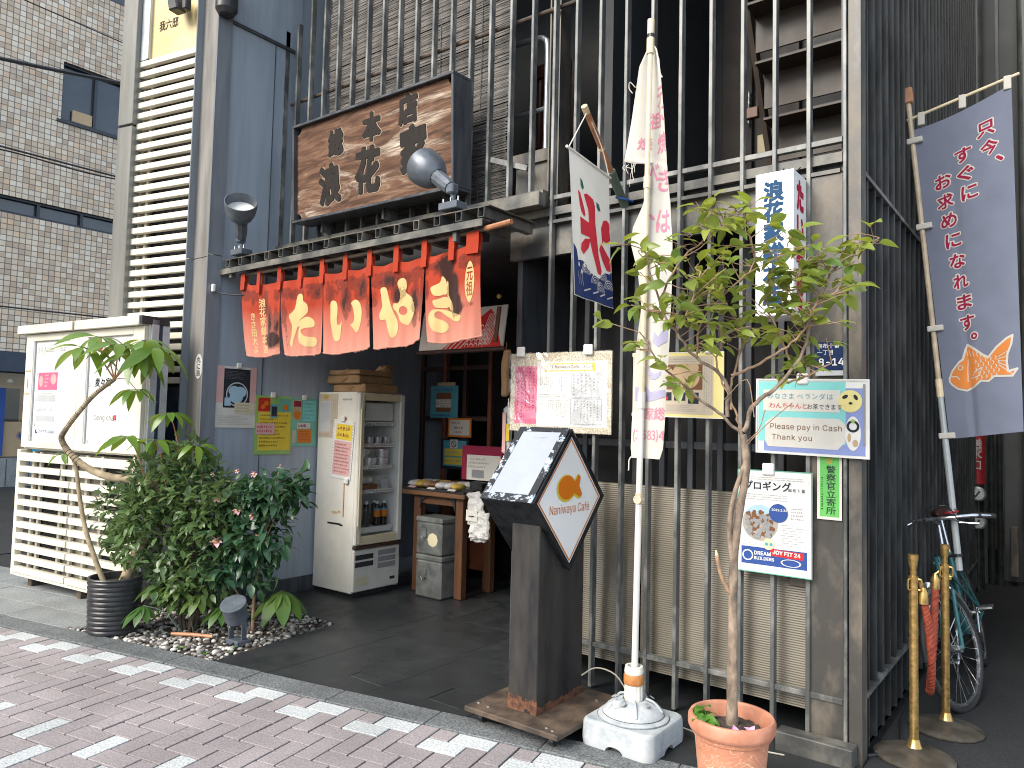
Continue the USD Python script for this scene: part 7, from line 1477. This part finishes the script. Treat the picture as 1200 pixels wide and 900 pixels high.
tw += [tube(smooth_path([a, m_, b]), .002, 5) for a, m_, b in (((-1.09, 2.97, 1.42), (-1.0, 2.98, 1.52), (-.90, 2.99, 1.61)), ((-1.085, 2.97, 1.44), (-1.02, 2.95, 1.50), (-.99, 2.94, 1.58)), ((-1.15, 2.92, 1.62), (-1.05, 2.90, 1.70), (-1.02, 2.9, 1.55)))]
FT.part('twigs', cat(tw), 'bark_young', kind='stuff')
keep = rng.permutation(len(leaves)); more = []
for i, ix in enumerate(keep):
    p, dl, S, Wd = leaves[ix]
    if i >= 300: more.append(leaf_at(p, dl, S, Wd, rng.normal(0, .5), droop=rng.uniform(.1, .5), fold=rng.uniform(.15, .5), n=6)); continue
    FT.part('leaf', leaf_at(p, dl, S, Wd, rng.normal(0, .5), droop=rng.uniform(.1, .5), fold=rng.uniform(.15, .5), n=6, wave=rng.uniform(0, .6)), 'leaf_ficus', smooth=True)
if more: FT.part('foliage', cat(more), 'leaf_ficus', smooth=True, kind='stuff')
# companion plant and fallen petals in the pot
HB = T('herb', 'small bright green leafy plant in the terracotta pot', 'plant', pc + np.array([-.06, -.05, .29]))
for i in range(5):
    a = rng.uniform(2.4, 5.0); b = pc + np.array([-.055, -.045, .285]); e = b + np.array([.05*math.cos(a), .05*math.sin(a), .055 + .03*rng.random()]); HB.part('stem', tube([b, e], .002, 5), 'leaf_herb')
    for j in range(4):
        q = a + (j - 1.5)*.9; HB.part('leaf', leaf_at(e, (math.cos(q), math.sin(q), .15), rng.uniform(.045, .065), .036, rng.normal(0, .4), droop=.4, n=5), 'leaf_herb', smooth=True)
def flower(name, label, c, r, mat, n=6, up=(0, -.5, .85), grp=None, cate='flower'):
    t = T(name, label, cate, c, grp); R = orient(np.array(up)/np.linalg.norm(up))
    for i in range(n):
        a = 2*np.pi*i/n; d = R @ np.array([.45, math.cos(a), math.sin(a)]); t.part('petal', leaf_at(c, d, r, r*.85, rng.normal(0, .3), droop=.25, fold=.3, tipp=1.9, n=5), mat, smooth=True)
    t.part('stamens', sphere(np.array(c) + R @ np.array([.2*r, 0, 0]), r*.24, 2), 'stamen', smooth=True); return t
flower('fallen_flower', 'large fallen pink camellia bloom at the right edge of the terracotta pot', pc + np.array([.055, -.095, .318]), .042, 'petal_bright', 6, (-.3, -.6, .6), None)
flower('fallen_flower', 'second fallen pink bloom just behind the large one in the pot', pc + np.array([.095, -.045, .325]), .032, 'petal_bright', 5, (.1, -.5, .7), None)
flower('fallen_flower', 'tiny pink fallen bloom beside the green herb in the pot', pc + np.array([-.035, -.035, .305]), .018, 'petal_bright', 5, (-.1, -.6, .6), None)

# ------------------------------------------------------------------ schefflera in the black pot
bc = np.array([-5.335, 2.455, -.004])
BP = T('black_pot', 'black ribbed plastic plant pot on the gravel', 'pot', bc)
pf = [(0, 0), (.150, 0)]
for i in range(11):
    z = .012 + i*.0325; r = .155 + .0012*i; pf += [(r, z), (r + .006, z + .008), (r + .006, z + .020), (r, z + .028)]
pf += [(.172, .372), (.176, .378), (.172, .386), (.160, .384), (.158, .33), (0, .33)]
BP.part('pot_body', lathe(pf, bc, 48), 'pot_black', smooth=25); BP.part('soil', lathe([(0, .338), (.157, .335)], bc, 24), 'soil')
SC = T('schefflera', 'leggy umbrella tree with bent ringed trunk and drooping leaf whorls', 'plant', bc + [0, 0, .33])
stp = smooth_path([[-5.33, 2.50, .31], [-5.27, 2.58, .58], [-5.17, 2.66, .86], [-5.17, 2.62, 1.0], [-5.27, 2.53, 1.045], [-5.40, 2.42, 1.06], [-5.52, 2.33, 1.11], [-5.62, 2.25, 1.20], [-5.69, 2.20, 1.31], [-5.675, 2.21, 1.38], [-5.61, 2.26, 1.50], [-5.52, 2.33, 1.64], [-5.41, 2.41, 1.75]], 6)
rr_ = np.interp(np.linspace(0, 1, len(stp)), [0, .25, .45, .7, 1], [.036, .031, .026, .018, .0145])
SC.part('trunk', tube(stp, rr_*(1 + .05*np.sin(np.arange(len(stp))*2.7)), 12), 'bark_ringed', smooth=True)
SC.part('leaf_scars', cat([lathe([(rr_[i]*.97, -.003), (rr_[i]*1.12, 0), (rr_[i]*.97, .003)], stp[i], 12, stp[min(i+1, len(stp)-1)] - stp[i-1]) for i in range(40, len(stp) - 1)] + [lathe([(rr_[i]*.97, -.002), (rr_[i]*1.08, 0), (rr_[i]*.97, .002)], (stp[i] + stp[i+1])/2, 12, stp[min(i+1, len(stp)-1)] - stp[i-1]) for i in range(44, len(stp) - 1)]), 'twig')
st2 = smooth_path([[-5.41, 2.42, .31], [-5.46, 2.37, .48], [-5.53, 2.32, .70], [-5.58, 2.29, .93], [-5.60, 2.27, 1.10], [-5.625, 2.25, 1.19]], 5)
SC.part('second_stem', tube(st2, np.linspace(.019, .012, len(st2)), 10), 'bark_ringed', smooth=True); SC.part('cut_end', tube([st2[-1], st2[-1] + [.003, 0, .01]], [.013, .008], 10), 'bamboo_pale')
top = np.array([-5.41, 2.41, 1.75]); rgt = np.array([math.cos(yaw), -math.sin(yaw), 0])
ros = [((-5.57, 2.26, 1.97), top, 7, 1.0), ((-5.52, 2.34, 2.05), top, 7, .95), ((-5.37, 2.42, 2.0), top, 8, 1.05), ((-5.27, 2.50, 1.93), top, 8, 1.05), ((-5.30, 2.56, 2.04), top, 7, .95), ((-5.16, 2.56, 1.98), top, 8, 1.05), ((-5.27, 2.50, 1.68), top, 8, .72), ((-5.28, 2.46, 1.35), (-5.20, 2.56, 1.05), 6, .80), ((-5.06, 2.64, 1.52), (-5.02, 2.72, 1.15), 8, .75), ((-4.91, 2.76, 1.30), (-4.93, 2.84, 1.05), 6, .70), ((-5.67, 2.21, 1.22), st2[-2], 6, .45), ((-5.12, 2.58, 1.33), (-5.1, 2.66, 1.0), 7, .75)]
for c, o, n, s in ros:
    c, o = np.array(c), np.array(o); md = (c + o)/2 + [0, 0, .04]
    pt_ = SC.part('petiole', tube(smooth_path([o, md, c], 4), np.linspace(.006, .0035, 9)*max(.7, s), 6), 'bamboo')
    d0 = c - o; d0[2] = 0; a0 = math.atan2(d0[1], d0[0])
    for i in range(n):
        a = 2*np.pi*(i + rng.uniform(-.15, .15))/n + a0; el = rng.uniform(-.38, .12)
        d = np.array([math.cos(a), math.sin(a), el]); d /= np.linalg.norm(d); L = s*rng.uniform(.18, .26)
        SC.part('leaflet', leaf_at(c + d*.03, d, L, L*.34, rng.normal(0, .25), droop=rng.uniform(.40, .85), fold=.20, n=8, tipp=1.0), 'leaf_schefflera', smooth=True)
        SC.part('leaflet_stalk', tube([c, c + d*.03], .0022, 4), 'bamboo_green')

# ------------------------------------------------------------------ dense shrub, camellia, fatsia
def shrub(t, blobs, n, size, mat, ratio=.42, big=None, lift=-.15):
    L = []
    vol = np.array([b[3]*b[4]*b[5] for b in blobs])**(2/3.); vol /= vol.sum()
    ids = rng.choice(len(blobs), n, p=vol)
    for i in ids:
        cx, cy_, cz_, a, b, c = blobs[i]
        d = rng.normal(0, 1, 3); d /= np.linalg.norm(d); r = rng.uniform(.35, 1.0)**.5*(1 + .12*rng.normal())
        p = np.array([cx, cy_, cz_]) + d*np.array([a, b, c])*r
        if p[2] < .05: continue
        ld = d*.8 + rng.normal(0, .6, 3); ld[2] += lift; ld /= np.linalg.norm(ld)
        S = rng.uniform(*size); L.append((np.linalg.norm(p - [0, 0, 1.5]) - .5*r, p, ld, S))
    L.sort(key=lambda x: x[0]); return L
def plant_leaves(t, L, nparts, mat, ratio, n=4, droop=(.1, .45)):
    ms = [leaf_at(p, d, S, S*ratio*rng.uniform(.85, 1.15), rng.normal(0, .45), droop=rng.uniform(*droop), fold=rng.uniform(.1, .4), n=n) for _, p, d, S in L]
    idx = set(np.linspace(0, len(ms)*.45, nparts).astype(int)) if nparts else set(); rest = []
    for i, m in enumerate(ms):
        if i in idx: t.part('leaf', m, mat, smooth=True)
        else: rest.append(m)
    t.part('foliage', cat(rest), mat, smooth=True, kind='stuff')
EG = T('evergreen_shrub', 'dense dark evergreen shrub between the black pot and the camellia', 'shrub', (-5.05, 2.8, 0))
eb = [(-5.48, 2.50, .82, .16, .12, .20), (-5.44, 2.52, .62, .13, .10, .15), (-5.22, 2.50, .62, .13, .09, .20), (-5.16, 2.50, .86, .14, .09, .18), (-5.28, 2.62, 1.08, .20, .14, .14), (-5.05, 2.78, 1.20, .18, .14, .14), (-5.30, 2.66, .88, .20, .18, .22), (-5.10, 2.74, .98, .26, .20, .24), (-4.90, 2.84, .90, .26, .22, .28), (-5.15, 2.72, .62, .26, .20, .30), (-4.92, 2.86, .52, .30, .22, .34), (-5.05, 2.74, .34, .22, .16, .22), (-4.78, 2.92, .80, .20, .18, .30), (-5.36, 2.58, .70, .12, .12, .22)]
for x, y, ex, ey, ez in ((-5.0, 2.8, -5.25, 2.68, .9), (-4.98, 2.82, -5.0, 2.8, 1.1), (-4.95, 2.83, -4.8, 2.92, 1.0), (-5.02, 2.78, -5.1, 2.7, .7), (-4.96, 2.8, -4.85, 2.86, .6), (-5.0, 2.82, -4.95, 2.84, .9)):
    EG.part('stem', tube(smooth_path([(x, y, -.02), ((x+ex)/2 + .02, (y+ey)/2, ez*.5), (ex, ey, ez)]), np.linspace(.013, .004, 9), 7), 'twig', smooth=True)
plant_leaves(EG, shrub(EG, eb, 4300, (.045, .095), 'leaf_shrub', lift=.22), 295, 'leaf_shrub', .46)
CM = T('camellia', 'camellia bush with pink flowers and shiny leaves by the wall', 'shrub', (-4.55, 3.1, 0))
cbs = [(-4.66, 2.98, .92, .16, .15, .16), (-4.52, 3.10, .98, .17, .16, .14), (-4.40, 3.20, .98, .12, .12, .13), (-4.62, 3.02, .66, .20, .16, .22), (-4.50, 3.10, .70, .16, .15, .20), (-4.74, 2.92, .50, .18, .14, .16), (-4.56, 3.06, .44, .14, .12, .14), (-4.38, 3.23, 1.06, .08, .08, .10)]
for pts, r in ((((-4.62, 3.08, -.01), (-4.615, 3.08, .25), (-4.58, 3.09, .55), (-4.52, 3.12, .9), (-4.47, 3.15, 1.18)), .013), (((-4.63, 3.05, -.01), (-4.68, 3.02, .22), (-4.74, 2.96, .38), (-4.70, 2.97, .6), (-4.66, 2.98, .95)), .009), (((-4.58, 3.09, .55), (-4.48, 3.15, .85), (-4.38, 3.24, 1.10)), .005), (((-4.56, 3.10, .7), (-4.46, 3.2, .98), (-4.36, 3.25, 1.06)), .004)):
    q = smooth_path(pts, 4); CM.part('stem', tube(q, np.linspace(r, r*.35, len(q)), 8), 'bark_young', smooth=True)
plant_leaves(CM, shrub(CM, cbs, 1150, (.06, .105), 'leaf_camellia'), 260, 'leaf_camellia', .46, n=5, droop=(.15, .7))
fl = [((-4.585, 2.90, .865), .040, 'open bright pink camellia flower, highest and leftmost of the two round ones'), ((-4.50, 2.95, .83), .036, 'round bright pink camellia flower just right of its twin'), ((-4.66, 2.80, .655), .050, 'large open camellia flower with yellow stamens low on the bush'), ((-4.70, 2.82, .95), .045, 'half closed pink camellia flower hanging at upper left of bush'), ((-4.56, 3.0, 1.11), .03, 'small pink camellia flower at the top of the bush'), ((-4.64, 2.92, 1.13), .022, 'pink camellia bud at the top left of the bush'), ((-4.40, 3.12, 1.02), .022, 'pale pink camellia flower near the yellow green notice'), ((-4.47, 2.98, .70), .018, 'pink camellia bud low at the right side of the bush'), ((-4.78, 2.82, 1.10), .02, 'tiny pink bud nearest the wall column')]
for c, r, l in fl: flower('camellia_flower', l, c, r, 'petal_pink', 6, (.45, -.75, .3), None)
def palmate(t, c, d, S, mat, n=8, pitch=-.35):
    c = np.array(c, float); d = np.array(d, float); a0 = math.atan2(d[1], d[0]); V, F, k = [], [], 0
    for i in range(n):
        a = a0 + (i - (n-1)/2)*(2*np.pi*.80/n); dd = np.array([math.cos(a), math.sin(a), pitch]); dd /= np.linalg.norm(dd)
        L = S*(1 - .35*abs(i - (n-1)/2)/(n/2)); m = leaf_at(c, dd, L, L*.36, 0, droop=.22, fold=.12, n=6, tipp=1.1); V.append(m)
    t.part('leaf', cat(V), mat, smooth=True)
FA = T('fatsia', 'fatsia plant with large hand shaped leaves low in the gravel bed', 'plant', (-4.85, 2.8, 0))
for c, o, S, d in (((-5.06, 2.52, .21), (-4.9, 2.72, .02), .20, (-.2, -1, 0)), ((-4.44, 3.18, .30), (-4.6, 3.2, .0), .32, (.7, -.8, 0)), ((-4.72, 2.90, .20), (-4.8, 2.9, 0), .20, (.1, -1, 0)), ((-4.96, 2.72, .36), (-4.9, 2.8, 0), .20, (-.1, -1, 0)), ((-4.84, 2.80, .28), (-4.85, 2.85, 0), .20, (.3, -1, 0)), ((-5.12, 2.62, .33), (-5.0, 2.74, 0), .18, (-.6, -1, 0)), ((-4.50, 3.28, .22), (-4.6, 3.25, 0), .20, (.6, .2, 0))):
    FA.part('leaf_stalk', tube(smooth_path([o, (np.array(o) + c)/2 + [0, 0, .05], c], 3), .004, 6), 'bamboo_green'); palmate(FA, c, d, S, 'leaf_fatsia', pitch=-.55)
t = T('fallen_branch', 'thin brown cut branch lying on the gravel', 'branch', (-4.8, 2.72, 0)); t.part('wood', tube(smooth_path([(-4.93, 2.66, .018), (-4.80, 2.73, .022), (-4.67, 2.80, .02)]), .012, 8), 'bamboo'); t.part('cut_end', tube([(-4.672, 2.799, .02), (-4.664, 2.803, .02)], .0118, 8), 'bamboo_pale')
tuft = [leaf_at((x, y, 0), (math.cos(a), math.sin(a), .9), .03, .012, 0, n=4) for x, y in ((-4.40, 2.60), (-4.38, 2.78), (-4.62, 2.56), (-4.32, 2.72)) for a in rng.uniform(0, 6.28, 9)]
single('weeds', cat(tuft), 'leaf_herb', 'small green weeds growing through the pebbles', 'weeds', kind='stuff')
GL = T('garden_lamp', 'grey steel ground floodlight lying tilted in the gravel bed', 'garden lamp', (-4.46, 2.86, 0))
ax = np.array([.25, -.42, .87]); ax /= np.linalg.norm(ax)
GL.part('housing', lathe([(0, 0), (.070, 0), (.074, .01), (.078, .125), (.0, .13)], (-4.47, 2.86, .16), 28, ax), 'lamp_grey', smooth=35); GL.part('rim', lathe([(.078, .12), (.084, .122), (.084, .135), (.07, .137), (.0, .13)], (-4.47, 2.86, .16), 28, ax), 'lamp_grey', smooth=35)
GL.part('yoke', cat([frame_box((-4.52, 2.83, .03), (1, 0, 0), (0, 1, 0), (.1, -.1, 1), .012, .04, .15, .003), frame_box((-4.42, 2.86, .03), (1, 0, 0), (0, 1, 0), (.1, -.1, 1), .012, .04, .15, .003)]), 'lamp_grey'); GL.part('stake_base', cb(-4.53, -4.40, 2.82, 2.92, -.01, .03, .006), 'lamp_grey')
GL.part('wing_nut', cat([tube([(-4.46, 2.80, .10), (-4.455, 2.79, .15)], .009, 8), tube([(-4.475, 2.795, .125), (-4.44, 2.795, .12)], .006, 6)]), 'chrome'); GL.part('cable', tube(smooth_path([(-4.45, 2.84, .02), (-4.43, 2.80, .01), (-4.44, 2.76, .006), (-4.5, 2.74, .006)]), .006, 6), 'cable_black')
single('floor_cable', tube(smooth_path([(-.80, 3.80, .006), (-.70, 3.95, .004), (-.72, 4.15, .004), (-.76, 4.4, .004), (-.77, 4.8, .004)]), .009, 6), 'cable_black', 'black cable lying along the foot of the alley wall', 'cable')
